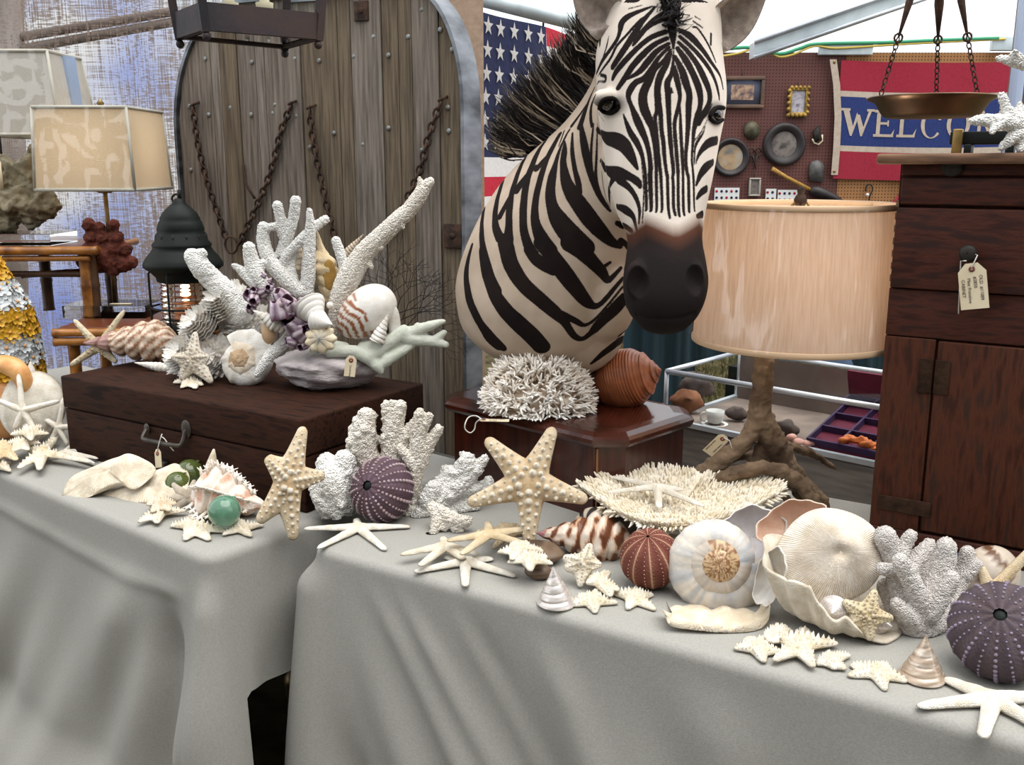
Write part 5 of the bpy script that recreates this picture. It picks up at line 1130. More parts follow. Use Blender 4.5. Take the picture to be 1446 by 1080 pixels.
m_org = mat('orange_shell', 'c05a1e', 'd98040', sc=30, rough=.4); m_pnk = mat('pink_shell', 'c98a80', 'e0b4a4', sc=30, rough=.4); m_dk = mat('dark_stone', '3a302e', '5c4d47', sc=20, rough=.8)
nug('curio', 'bright orange round curio in the velvet tray', 'curio', trq @ Vector((.20, .05, .012)), .020, m_org)
nug('curio', 'white spiky crystal lying in the velvet tray', 'curio', trq @ Vector((.17, .12, .01)), .014, m_white, amp=.9, sc=120)
for k, (x, y) in enumerate(((.09, .02), (.115, .03), (.14, .015), (.165, .02))): nug('coral_fragment', ['leftmost orange coral fragment at front of the velvet tray', 'second orange coral fragment from left in velvet tray', 'third orange coral fragment from left in velvet tray', 'rightmost orange coral fragment at front of the velvet tray'][k], 'coral', trq @ Vector((x, y, .012)), .013, m_org, (1.5, .7, .6), 'orange coral fragments in the tray', .9, 90)
for k, (x, y) in enumerate(((1128, 618), (1142, 616), (1150, 622), (1118, 622))): nug('pebble_shell', ['pink rounded shell second from left before velvet tray', 'pink rounded shell touching the left side of velvet tray', 'pink rounded shell nearest the glass by velvet tray', 'leftmost pink rounded shell beside the dark oval stone'][k], 'shell', kp_(x, y, .02+.008*k), .011, m_pnk, (1.2, 1, .8), 'pink shells beside the tray')
for k, (x, y, dy, r, lb) in enumerate(((1110, 612, .06, .022, 'dark oval stone beside pink shells in display case'), (970, 585, .10, .03, 'brown knobbly curio at left end of display case'), (1040, 585, .12, .02, 'dark metal trinket right of cup in display case'), (985, 570, .2, .035, 'large brown driftwood piece at back of display case'))): nug('curio', lb, 'curio', kp_(x, y, dy), r, m_dk if k != 1 else mat('rust_brown', '6b4028', '8a5a3c', sc=20, rough=.8), (1.3, .8, .9), None, .6, 50)
# clear acrylic box beyond the tun shell
ab = thing('acrylic_box', 'clear acrylic box just right of the brown tun shell', 'box', MK @ Matrix.Translation((-.07, .42, 0)))
for (x0, x1, y0, y1) in ((0, .003, 0, .2), (.0, .12, 0, .003), (.117, .12, 0, .2), (0, .12, .197, .2)): ob('wall', box(x0, x1, y0, y1, .86, .972), m_glass, parent=ab, smooth=False)
for (p, q) in (((0, 0, .972), (.12, 0, .972)), ((.12, 0, .972), (.12, .2, .972)), ((0, 0, .972), (0, .2, .972)), ((.12, 0, .86), (.12, 0, .972))): ob('edge', tube([p, q], .003, 6), m_alu, parent=ab)
ob('pedestal', box(0, .12, 0, .2, 0, .86), m_black, parent=ab, smooth=False)

# ------------------------------------------------------------------ antler lamp with drum shade
YA = 1.925; pc = at(1120, 400, YA); LA_ = Vector((at(1085, 700, YA).x, YA, .751))
al = thing('antler_lamp', 'table lamp with antler base and plastic-wrapped amber drum shade', 'lamp', LA_)
br = [[(1079, 500, .0, 16), (1077, 545, .0, 17), (1073, 580, 0, 19), (1076, 600, 0, 24)],
      [(1072, 590, 0, 16), (1056, 618, -.01, 15), (1035, 638, -.02, 14), (1010, 655, -.02, 14), (985, 675, -.02, 14), (965, 690, -.02, 12)],
      [(1080, 598, 0, 20), (1094, 630, .0, 23), (1108, 660, 0, 22), (1128, 680, .0, 17), (1150, 697, -.01, 12), (1166, 712, -.01, 8), (1170, 722, -.01, 4)],
      [(1000, 690, -.06, 11), (1022, 675, -.07, 12), (1060, 662, -.08, 12), (1095, 663, -.08, 12), (1125, 680, -.07, 12), (1148, 708, -.05, 11), (1165, 735, -.03, 10)],
      [(1108, 628, .02, 8), (1130, 634, .03, 8), (1158, 646, .04, 6), (1182, 664, .04, 2.5)],
      [(1016, 656, .03, 4), (1032, 646, .05, 7), (1060, 643, .06, 8), (1090, 640, .04, 8)],
      [(1060, 668, -.01, 13), (1075, 640, 0, 14), (1086, 620, 0, 12)],
      [(1098, 672, -.04, 6), (1108, 700, -.03, 6), (1116, 722, -.02, 4)],
      [(1080, 690, .0, 10), (1060, 720, .01, 10), (1043, 752, .0, 8)], [(1125, 690, .02, 10), (1140, 715, .02, 9), (1150, 735, .02, 8)], [(985, 680, -.02, 10), (975, 700, -.02, 8), (968, 720, -.02, 6)]]
pr = []
for L_ in br: P, r = pts(smooth_path(L_, 5), YA); pr.append(tube(P, [q*.88 for q in r], 10))
V, Fc, N = remesh(join(pr), .0042, 3); V = bumpy(V, N, .005, 55); V = bumpy(V, N, .003, 160); V[:, 2] = np.maximum(V[:, 2], .752)
m_ant = mat('deer_antler', '45352a', '786450', sc=11, rough=.7, spec=.2, bump=.7, bsc=110, c3='8f7b64', lo=.3, hi=.75)
ob('antler_base', (V, Fc), m_ant, parent=al, world=True)
P, r = pts([(1178, 664, .04, 3.2), (1150, 642, .04, 6), (1160, 647, .04, 5)], YA)
rt, rb = 131*mpp(pc), 139*mpp(pc); zt, zb_ = at(1128, 290, YA).z-LA_.z, at(1112, 478, YA).z-LA_.z; cx = pc.x-LA_.x+.004
m_sh = mat('amber_drum_shade', 'dcc3ae', 'e8d4c4', sc=20, rough=.8, transl=.5, stretch=(14, 14, .6))
m_shin = mat('shade_lining', 'e6d9c6', rough=.9, transl=.5)
def cyl(r0, z0, r1, z1, n=64, wob=0):
    V = []
    for i in range(9):
        f = i/8
        for k in range(n):
            a = 2*PI*k/n; r = (r0+(r1-r0)*f)+(wob*abs(ns((math.cos(a)*4+f*3, math.sin(a)*4, f*4), 1)) if wob else 0); V.append((cx+r*math.cos(a), r*math.sin(a), z0+(z1-z0)*f))
    return np.array(V), grid_faces(9, n)
ob('shade', cyl(rb, zb_, rt, zt), m_sh, parent=al)
ob('shade_lining', cyl(rb-.003, zb_, rt-.003, zt), m_shin, parent=al)
for (r, z) in ((rb, zb_), (rt, zt)): ob('shade_trim', (lathe([(r+.001, -.006), (r+.003, -.004), (r+.003, .004), (r+.001, .006), (r-.004, .004), (r-.004, -.004), (r+.001, -.006)], 64)[0]+np.array([cx, 0, z]), lathe([(1, 0)]*7, 64)[1]), mat('shade_edge_tape', 'c7a888', rough=.8), parent=al)
ob('plastic_film', cyl(rb+.004, zb_+.003, rt+.004, zt-.002, 96, .012), m_film, parent=al)
ob('harp', tube([(cx+.05*math.cos(t), 0, zb_+.09+(zt-zb_-.08)*math.sin(t)) for t in [PI*k/14 for k in range(15)]], .003, 6), m_brass, parent=al)
for k in range(3): a = 2*PI*k/3+.4; ob('spider_arm', tube([(cx, 0, zt-.005), (cx+rt*math.cos(a), rt*math.sin(a), zt-.005)], .0022, 6), m_brass, parent=al)
ob('finial', (lathe([(.001, -.01), (.010, -.006), (.013, .004), (.010, .012), (.006, .016), (.008, .024), (.004, .030), (.001, .031)], 14)[0]+np.array([cx, 0, zt+.006]), lathe([(1, 0)]*8, 14)[1]), m_rust, parent=al)
ob('stem', tube([(at(1079, 505, YA).x-LA_.x, 0, zb_-.03), (cx*.6, 0, zb_+.09)], .012, 10), m_iron, parent=al)
ob('socket', lathe([(.016, zb_+.05), (.018, zb_+.07), (.018, zb_+.10), (.001, zb_+.105)], 14), m_brass, parent=al).location = (cx*.8, 0, 0)
for (pq_, en, par_) in (((cx, 0, zb_+.15), 5.0, al), ((0, 0, sb0.z-L2.z+.10), .4, lp)):  # drum shade's light is added for its glow; the linen lamp is lit
    l_ = bpy.data.lights.new('lamp_bulb', 'POINT'); l_.energy = en; l_.color = (1, .86, .72); l_.shadow_soft_size = .03; lo_ = bpy.data.objects.new('lamp_bulb', l_); COL.objects.link(lo_); lo_.parent = par_; lo_.location = pq_
ob('bulb', (sphere((cx*.9, 0, zb_+.135), .03, 14, 10, 1, 1, 1.2)), mat('white_bulb', 'f2efe8', rough=.3), parent=al)
la = at(1020, 617, YA-.06); lg = tag_label('price_tag', 'manila price tag tied to the left antler of the lamp', frame(at(1022, 618, YA-.045), -20, 20, 38), .024, .055, ['Antler lamp', 'base & shade'], size=.006)
ob('string', tube([at(1022, 618, YA-.045), at(1030, 622, YA-.05), at(1033, 632, YA-.03), at(1034, 640, YA-.03)], .0012, 5), m_string, parent=lg, world=True)

# ------------------------------------------------------------------ hanging scale pan over the cabinet
YP = 1.98; pc2 = at(1316, 139, YP); kp2 = mpp(pc2)
sp2 = thing('scale_pan', 'shallow copper scale pan hanging by three chains over cabinet', 'scale', (pc2.x, YP, at(1316, 168, YP).z))
zb2 = pc2.z-at(1316, 168, YP).z
rr_ = 88*kp2
ob('pan', lathe([(.001, .002), (rr_*.68, .003), (rr_*.74, .008), (rr_*.86, zb2*.8), (rr_, zb2), (rr_, zb2+.003), (rr_*.84, zb2*.9), (rr_*.7, .010), (.001, .006)], 48), mat('copper_pan', '4a3c32', '80664f', sc=8, rough=.32, metal=.85), parent=sp2)
apx = Vector((at(1331, -150, YP).x, YP, at(1331, -150, YP).z)); sp2b = sp2.matrix_world.translation
for (x, y, dy) in ((1243, 137, 0.0), (1322, 137, .09), (1381, 137, -.04)):
    e = at(x, y, YP+dy); md_ = apx+(e-apx)*.58; m2 = apx+(e-apx)*.86
    up0 = apx+(e-apx)*.70
    ob('forged_bar', tube([apx, apx+(up0-apx)*.35, apx+(up0-apx)*.55, apx+(up0-apx)*.75, up0], [.003, .003, .006 if dy < .05 else .008, .007 if dy < .05 else .009, .002], 8), m_rust, parent=sp2, world=True)
    ob('chain', chain([up0[:], ((up0+e)/2)[:], e[:]], .011, .0042, .0014), m_rust, parent=sp2, world=True, kind='stuff')
    ob('ring', tube([(up0+Vector((.008*math.cos(t), 0, .008*math.sin(t))))[:] for t in [2*PI*k/10 for k in range(11)]], .0022, 5), m_rust, parent=sp2, world=True)
ob('suspension_rod', tube([apx, apx+Vector((0, 0, .75))], .006, 8), m_iron, parent=sp2, world=True)
# black balance base on the cabinet top
sb_ = thing('balance_base', 'black iron balance base with brass fitting on cabinet top', 'balance', MC @ Vector((.22, .12, zt1)))
def CT(px, py, dy): p = loc_px(MC @ Matrix.Translation((0, dy, 0)), px, py); return p.x, p.z
xa, za = CT(1342, 186, .13); xb, zb3 = CT(1436, 203, .13)
def cbx(x0, x1, y0, y1, z0, z1, b=.002): V, Fc = box(x0, x1, y0, y1, z0, z1, b); return xf(V, MC), Fc
ob('beam_box', cbx(xa, xb+.05, .13, .17, zb3, za), m_black, parent=sb_, world=True)
xq = CT(1352, 195, .12)[0]; ob('brass_post', cbx(xq-.008, xq+.008, .115, .131, zt1+.0005, CT(1352, 182, .12)[1]), m_brass, parent=sb_, world=True)
ob('foot', cbx(xq+.012, xq+.024, .12, .16, zt1+.0005, zb3), m_black, parent=sb_, world=True); xq2 = CT(1425, 205, .13)[0]; ob('foot', cbx(xq2-.006, xq2+.008, .13, .16, zt1+.0005, zb3), m_black, parent=sb_, world=True)
ob('foot', cbx(xb+.03, xb+.045, .13, .16, zt1+.0005, zb3), m_black, parent=sb_, world=True)
# ================================================================== shells, corals, starfish
TZ = .751                                           # top of the table cloths
TRZ = .952                                          # top of the trunk
def A3(c): return np.array(lin(c) if isinstance(c, str) else c)
m_star = mat('starfish_cream', 'ffffff', 'e9e2d6', sc=60, rough=.85, attr=True, bump=.6, bsc=700, voro=True, spec=.2)
m_coral = mat('white_coral', 'eeebe5', 'f6f4ef', sc=20, rough=.95, bump=1, bd=.0045, bsc=300, voro=True, spec=.15)
m_coralw = mat('cream_coral', 'e6dccd', 'f2ebe0', sc=20, rough=.95, bump=1, bd=.0045, bsc=300, voro=True, spec=.15)
m_coralg = mat('grey_coral', 'd6cfc9', 'e6e0da', sc=20, rough=.95, bump=1, bd=.004, bsc=420, voro=True, spec=.15)
m_shell = mat('painted_shell', 'ffffff', 'ece8e2', sc=40, rough=.38, attr=True, bump=.2, bsc=120, spec=.5)
m_matte = mat('matte_shell', 'ffffff', 'e8e2da', sc=40, rough=.8, attr=True, bump=.4, bsc=260, spec=.25)
m_pearl = mat('pearly_shell', 'd9d2cb', 'b9b0ac', sc=18, rough=.22, metal=.35, coat=.5, c3='e6ded4', stretch=(1, 1, 5))
m_pearl2 = mat('tan_pearly_shell', 'cdb9a4', 'a8937f', sc=18, rough=.25, metal=.35, coat=.5, c3='e2d6c8', stretch=(1, 1, 5))

def star_geo(C, tips, n, hw0, hwt, H, knobs=True, curl=0, col=('d9c3a0', 'e6dfd2'), seed=1, under=False, kh=1.0, kc=None):
    """starfish over plane (C, n): tips are points, hw0 / hwt arm half widths, H height"""
    R_ = random.Random(seed); n = Vector(n).normalized(); C = Vector(C)
    u = (tips[0]-C); u = (u-n*u.dot(n)).normalized(); v = n.cross(u)
    arms = sorted([(math.atan2((t-C).dot(v), (t-C).dot(u)) % (2*PI), math.hypot((t-C).dot(v), (t-C).dot(u))) for t in tips]); N = len(arms)
    out = []
    def hwf(s, s0, R):
        f = min(1, max(0, (s-s0)/(R-s0))); w = hw0+(hwt-hw0)*f**.8
        if f > .86: w *= math.sqrt(max(0, 1-((f-.86)/.14)**2))
        return w
    for i, (a, R) in enumerate(arms):
        gp = (a-arms[i-1][0]) % (2*PI); gn = (arms[(i+1) % N][0]-a) % (2*PI)
        for sgn, g in ((-1, gp), (1, gn)):
            s0 = min(.75*R, hw0/math.tan(min(g, 2.6)/2)) if g < 3 else hw0*.3
            F_ = [0, .12, .26, .4, .55, .7, .82, .88, .92, .95, .975, .992] if sgn < 0 else [1, .992, .975, .95, .92, .88, .82, .7, .55, .4, .26, .12]
            for f in F_:
                s = s0+(R-s0)*f; out.append((a, R, s0, s, sgn*hwf(s, s0, R)))
    rho = [.12, .25, .38, .5, .62, .73, .83, .91, .97, 1.0]; c1, c2 = A3(col[0]), A3(col[1])
    V = [(C+n*H)[:]]; Cc = [c1]
    def hgt(s, l, s0, R):
        w = max(hwf(min(s, R*.999), s0, R) if s > s0 else hw0, 1e-5); q = min(1, abs(l)/w); f = s/R
        return H*(1-.62*f**.8)*math.sqrt(max(0, 1-q*q))*math.sqrt(max(0, 1-f**12))
    for rr in rho:
        for (a, R, s0, s, l) in out:
            S, L_ = s*rr, l*rr; h = hgt(S, L_, s0, R); d = u*math.cos(a)+v*math.sin(a); e = v*math.cos(a)-u*math.sin(a)
            V.append((C+d*S+e*L_+n*(h+curl*(S/R)**2+.0012*ns((S*90+a, L_*90, seed), 1)))[:]); Cc.append(c1+(c2-c1)*min(1, 1.5*S/R))
    K = len(out); Fc = [(0, 1+k, 1+(k+1) % K) for k in range(K)]
    for j in range(len(rho)-1):
        for k in range(K): Fc.append((1+j*K+k, 1+(j+1)*K+k, 1+(j+1)*K+(k+1) % K, 1+j*K+(k+1) % K))
    b0 = len(V); V.append((C-n*.001+n*.0)[:]); Cc.append(c2); o = 1+(len(rho)-1)*K
    V[b0] = (C+n*H*.1)[:]
    for k in range(K): Fc.append((b0, o+(k+1) % K, o+k))
    parts = [(np.array(V), Fc, np.array(Cc))]
    if knobs:
        for (a, R) in arms:
            d = u*math.cos(a)+v*math.sin(a); e = v*math.cos(a)-u*math.sin(a)
            for s, l, k in ((.16, 0, 1.2), (.30, 0, 1.15), (.44, 0, 1), (.58, 0, .9), (.72, 0, .75), (.86, 0, .6), (.34, .62, .8), (.34, -.62, .8), (.50, .66, .75), (.50, -.66, .75), (.66, .66, .6), (.66, -.66, .6), (.80, .7, .5), (.80, -.7, .5), (.2, .5, .9), (.2, -.5, .9)):
                S = s*R; s0 = hw0*1.2; w = hwf(S, s0, R) if S > s0 else hw0; L_ = l*w; h = hgt(S, L_, s0, R)+curl*s*s
                kk = k*hw0*R_.uniform(.8, 1.2); p = C+d*S+e*L_+n*(h-.001); q = p+(n+e*(l*.5)+d*.1).normalized()*(kk*.62*kh)
                parts.append(tint(cone(p, q, kk*.24, 6), c2*.99 if kc is None else A3(kc)))
    return join(parts)
UP = Vector((0, 0, 1))
def star_px(name, label, c, tips, z=None, plane=None, hw=.011, hwt=.004, H=.016, group=None, **k):
    if plane is None: p0, n = Vector((0, 0, z)), UP
    else: p0, n = plane; n = Vector(n).normalized()
    f = lambda q: hit(q[0], q[1], p0, n)
    g = star_geo(f(c), [f(t) for t in tips], n, hw, hwt, H, seed=int(c[0]*7+c[1]), **k)
    return solo(name, label, 'starfish', g, m_star, group=group)
WHITEF = ('efe9dd', 'f2eee6'); TANF = ('dcc39c', 'e2d0b2'); KNOB = ('e6d6b4', 'efe8da')
def finger(label, c, tips, z=None, plane=None, hw=.0105, col=WHITEF, H=.013, **k):
    return star_px('finger_starfish', label, c, tips, z, plane, hw=hw, hwt=hw*.62, H=H, knobs=False, col=col, group='smooth finger starfish', **k)
def knobby(label, c, tips, z=None, plane=None, hw=.0125, col=KNOB, H=.013, **k):
    return star_px('knobby_starfish', label, c, tips, z, plane, hw=hw, hwt=hw*.30, H=H, col=col, group='small knobby starfish', **k)
def branchy(name, label, brs, Y, voxel, mat_, amp=.0025, sc=260, cat='coral', zmin=None, cell=False, seed=0, group=None, nub=0):
    pr = []; R_ = random.Random(seed+5)
    for L_ in brs:
        P, r = pts(smooth_path(L_, 5), Y); pr.append(tube(P, r, 10)); pr.append(sphere(P[0], r[0], 10, 8)); pr.append(sphere(P[-1], r[-1], 10, 8))
        if nub:
            for i in range(len(P)):
                for j in range(2):
                    d = Vector((R_.gauss(0, 1), R_.gauss(0, 1), R_.gauss(0, 1))).normalized(); pr.append(sphere(P[i]+d*r[i]*.95, max(.0028, r[i]*nub*R_.uniform(.55, 1.0)), 7, 6))
    V, Fc, N = remesh(join(pr), voxel, 1)
    if amp: V = bumpy(V, N, amp, sc, cell)
    if zmin is not None: V[:, 2] = np.maximum(V[:, 2], zmin)
    return solo(name, label, cat, (V, Fc), mat_, group=group)
def axis_shell(p0, p1, prof, colf, n=40, nh=70, pitch=0, rib=0, ribn=0, nod=0, nodn=0, flat=1):
    """spindle-shaped shell from apex p0 to p1; prof = [(t, r)], whorl grooves by pitch, nodules"""
    p0 = Vector(p0); p1 = Vector(p1); d = (p1-p0); L_ = d.length; d.normalize(); x = d.cross(UP).normalized() if abs(d.z) < .95 else Vector((1, 0, 0)); y = d.cross(x)
    T_ = [a for a, b in prof]; R_ = [b for a, b in prof]; V = []; C = []
    for i in range(nh):
        t = i/(nh-1)
        for k in range(n):
            a = 2*PI*k/n; tt = t
            r = float(np.interp(tt, T_, R_)); w = 0
            if pitch: ph = t/pitch+a/(2*PI); w = abs(math.sin(PI*ph)); r *= 1-.16*(1-w)**2
            if rib: r *= 1+rib*math.sin(2*PI*ribn*t)
            if nod: r *= 1+nod*max(0, math.sin(nodn*a))*(w if pitch else 1)
            V.append((p0+d*(t*L_)+x*(r*math.cos(a))+y*(r*flat*math.sin(a)))[:]); C.append(colf(t, a, w))
    return np.array(V), grid_faces(nh, n)+[tuple(range(n-1, -1, -1)), tuple(range(len(V)-n, len(V)))], np.array(C)
def gastropod(turns=3.2, W=2.1, D=.46, a=.54, T=.5, b=.5, n=190, m=26, mod=None, colf=None):
    V = []; C = []
    for i in range(n):
        th = 2*PI*turns*i/(n-1); r = W**((th-2*PI*turns)/(2*PI))
        for j in range(m):
            ph = 2*PI*j/m; s = mod(th, ph, turns) if mod else 1
            x = (D+a*math.cos(ph)*s)*r; z = (-T+b*math.sin(ph)*s)*r
            V.append((x*math.cos(th), x*math.sin(th), z)); C.append(colf(th, ph, i/(n-1)) if colf else (1, 1, 1))
    return np.array(V), grid_faces(n, m)+[tuple(range(m-1, -1, -1))], np.array(C)
def aim(c, dirv, spin=0, s=1):
    q = Vector(dirv).to_track_quat('Z', 'Y').to_matrix().to_4x4(); return Matrix.Translation(Vector(c)) @ q @ Matrix.Rotation(math.radians(spin), 4, 'Z') @ Matrix.Scale(s, 4)
def xs_(VF, M): return (xf(VF[0], M), *VF[1:])
def trochus(label, apex, base_l, base_r, base_y, m, tilt=0, grp='pearly top shells', zbase=TZ):
    c = on((base_l+base_r)/2, base_y-4, zbase); k = mpp(c); r = (base_r-base_l)/2*k; pa = hit(apex[0], apex[1], c, Vector((0, -1, 0))); h = max(.02, (pa.z-c.z))
    V = []; nh, n = 60, 40
    for i in range(nh):
        t = i/(nh-1)
        for j in range(n):
            a = 2*PI*j/n; ph = (t*5.2+a/(2*PI)) % 1; rr = r*(.02+.98*t**1.05)*(1-.07*(1-math.sin(PI*ph))**2) if t < .97 else r*(1-.25*(t-.97)/.03)
            V.append((rr*math.cos(a), rr*math.sin(a), h*(1-t) if t < .97 else h*.015*(1-(t-.97)/.03)))
    V = np.array(V); V[:, 0] += (pa.x-c.x)*(V[:, 2]/h); V = V+np.array(c)
    return solo('top_shell', label, 'shell', (V, grid_faces(nh, n)+[tuple(range(len(V)-n, len(V)))]), m, group=grp)

# ------------------------------------------------------------------ RIGHT TABLE: starfish
finger('white finger starfish in front of the purple urchin at table corner', (507, 747), [(428, 747), (448, 775), (545, 777), (580, 744), (503, 733)], TZ+.003)
finger('tan finger starfish on top of the starfish pile', (690, 757), [(631, 764), (753, 746), (651, 784), (745, 769), (689, 737)], .792, col=('d9c4a0', 'dccdb2'))
finger('white finger starfish at the left of the starfish pile', (630, 773), [(565, 784), (592, 800), (676, 783), (625, 759), (655, 790)], .768, col=('dfd4c0', 'e4dccd'))
finger('white finger starfish at the front edge below the pile', (657, 795), [(584, 808), (657, 829), (729, 814), (697, 789), (628, 786)], TZ+.003)
big = ('dcc09a', 'e2d0b4')
def bigknob(label, c, tips, plane, hw, H, group=None):
    p0, n = plane; n = Vector(n).normalized(); f = lambda q: hit(q[0], q[1], p0, n)
    return solo('large_knobby_starfish', label, 'starfish', star_geo(f(c), [f(t) for t in tips], n, hw, hw*.38, H, True, 0, big, int(c[0]), kh=.9, kc='efe6d6'), m_star, group='large knobby starfish')
bigknob('largest tan knobby starfish leaning upright before the mahogany box', (749, 681), [(686, 619), (782, 603), (830, 706), (747, 772), (660, 711)], (on(747, 775, TZ+.01), (-.15, -.95, .33)), .026, .024)
bigknob('large tan knobby starfish standing edge-on in front of the trunk', (408, 679), [(429, 602), (376, 645), (459, 671), (415, 763), (364, 738)], (on(400, 755, TZ+.008), (.25, -.93, .28)), .023, .021)
knobby('cream knobby starfish lying on the brown agate slab', (746, 791), [(716, 795), (773, 786), (749, 807), (781, 797), (731, 783)], .790)
knobby('knobby starfish behind the one on the agate slab', (734, 778), [(702, 781), (768, 778), (722, 791), (746, 767), (722, 768)], .797)
knobby('knobby starfish under the tan finger starfish at rear of pile', (722, 752), [(706, 739), (731, 741), (750, 755), (696, 775), (672, 751)], plane=(on(720, 772, TZ+.01), (-.1, -.45, .89)), col=TANF)
knobby('knobby starfish propped upright right of the white top shell', (825, 795), [(834, 767), (850, 798), (819, 829), (797, 803), (795, 786)], plane=(on(820, 831, TZ+.002), (-.05, -.8, .6)), hw=.014)
knobby('knobby starfish between the propped starfish and red urchin', (847, 823), [(861, 808), (875, 834), (829, 812), (862, 843), (827, 824)], TZ+.014)
knobby('knobby starfish lying in front of the white top shell', (836, 850), [(796, 856), (841, 866), (873, 852), (848, 833), (815, 842)], TZ+.002)
knobby('knobby starfish lying below the red-brown urchin', (894, 845), [(858, 836), (886, 861), (926, 862), (923, 840), (902, 829)], TZ+.002)
knobby('leftmost knobby starfish in the row under the clam bowl', (1068, 916), [(1036, 916), (1079, 936), (1107, 924), (1080, 903), (1052, 903)], TZ+.003)
knobby('largest knobby starfish in the row under the clam bowl', (1130, 912), [(1086, 899), (1092, 934), (1149, 943), (1184, 909), (1138, 888)], TZ+.007, hw=.015, H=.016)
knobby('knobby starfish tucked behind the row under the clam bowl', (1099, 897), [(1078, 900), (1094, 885), (1113, 888), (1110, 905), (1088, 908)], TZ+.010)
knobby('small knobby starfish at right of largest one under clam bowl', (1172, 934), [(1195, 946), (1201, 926), (1152, 938), (1166, 924), (1178, 946)], TZ+.003, hw=.010)
knobby('lone knobby starfish between clam bowl and pearly top shell', (1238, 950), [(1197, 955), (1250, 975), (1282, 963), (1256, 941), (1200, 939)], TZ+.002)
finger('white finger starfish cut by the right edge of the cloth', (1402, 990), [(1294, 998), (1331, 958), (1387, 1043), (1490, 982), (1500, 1046)], TZ+.004, hw=.012, H=.016)
finger('tan finger starfish standing behind the large urchin', (1398, 836), [(1480, 752), (1490, 868), (1384, 799), (1391, 868), (1360, 840)], plane=(on(1395, 885, TZ), (-.2, -.95, .2)), hw=.010, col=TANF)
# ------------------------------------------------------------------ RIGHT TABLE: white corals at the corner
yc = on(540, 742, TZ).y
branchy('cauliflower_coral', 'white cauliflower coral lump left of the purple urchin', [[(462, 655, .02, 16), (470, 680, 0, 22), (475, 705, 0, 20)], [(488, 650, .02, 16), (478, 680, .01, 18)], [(448, 690, 0, 12), (460, 712, -.01, 14), (475, 725, -.01, 8)], [(455, 715, -.01, 9), (462, 732, -.01, 5)], [(478, 720, -.01, 10), (474, 738, -.015, 4)], [(496, 665, .03, 14), (490, 700, .02, 20), (492, 725, .02, 12)], [(444, 672, .01, 8), (455, 690, .01, 12)]], yc+.05, .0027, m_coral, .0055, 155, zmin=TZ, cell=True, nub=.34, seed=1)
branchy('cauliflower_coral', 'tall white cauliflower coral with upright lobes behind purple urchin', [[(518, 588, .02, 13), (512, 615, .02, 20), (516, 640, .02, 18), (540, 690, .02, 16)], [(554, 573, .02, 9), (555, 600, .02, 14), (553, 630, .02, 15), (560, 690, .02, 20)], [(545, 572, .02, 7), (550, 595, .02, 10)], [(566, 572, .02, 8), (560, 598, .02, 10)], [(588, 598, .02, 9), (570, 620, .02, 11), (558, 645, .02, 14)], [(592, 583, .0, 7), (590, 615, 0, 10), (588, 650, 0, 12), (580, 690, 0, 13)], [(606, 588, 0, 6), (594, 612, 0, 8)], [(619, 606, 0, 7), (604, 630, 0, 9), (592, 655, 0, 11)], [(565, 633, -.01, 6), (580, 652, -.01, 8), (588, 672, 0, 9)], [(580, 690, .01, 16), (570, 740, .01, 18)], [(545, 690, .02, 16), (545, 742, .02, 16)]], yc+.07, .0027, m_coralw, .0055, 165, zmin=TZ, cell=True, nub=.40, seed=2)
branchy('cauliflower_coral', 'spreading white cauliflower coral right of the purple urchin', [[(684, 648, .03, 6), (665, 668, .03, 12), (640, 690, .02, 15), (610, 712, .01, 16), (590, 728, .0, 12)], [(660, 650, .03, 12), (645, 672, .03, 14)], [(632, 665, .03, 9), (622, 690, .02, 12)], [(650, 693, .03, 10), (672, 690, .03, 8)], [(612, 690, .0, 12), (604, 706, 0, 14)], [(690, 680, .05, 8), (668, 702, .04, 10), (640, 714, .03, 11)], [(672, 714, .03, 7), (640, 718, .02, 9), (615, 722, .01, 10)]], yc+.06, .0027, m_coral, .0055, 165, zmin=TZ, cell=True, nub=.40, seed=3)
branchy('cauliflower_coral', 'small white coral sprig hanging over edge right of white starfish', [[(606, 766, -.04, 4), (614, 748, -.035, 7), (618, 730, -.02, 9), (612, 718, -.01, 9)], [(660, 736, -.03, 7), (645, 735, -.03, 10), (628, 726, -.02, 10), (614, 718, -.01, 9)], [(648, 748, -.03, 7), (640, 738, -.03, 9)], [(628, 745, -.03, 6), (624, 730, -.02, 8)]], yc, .0024, m_coralw, .0055, 165, zmin=TZ, cell=True, nub=.45, seed=4)
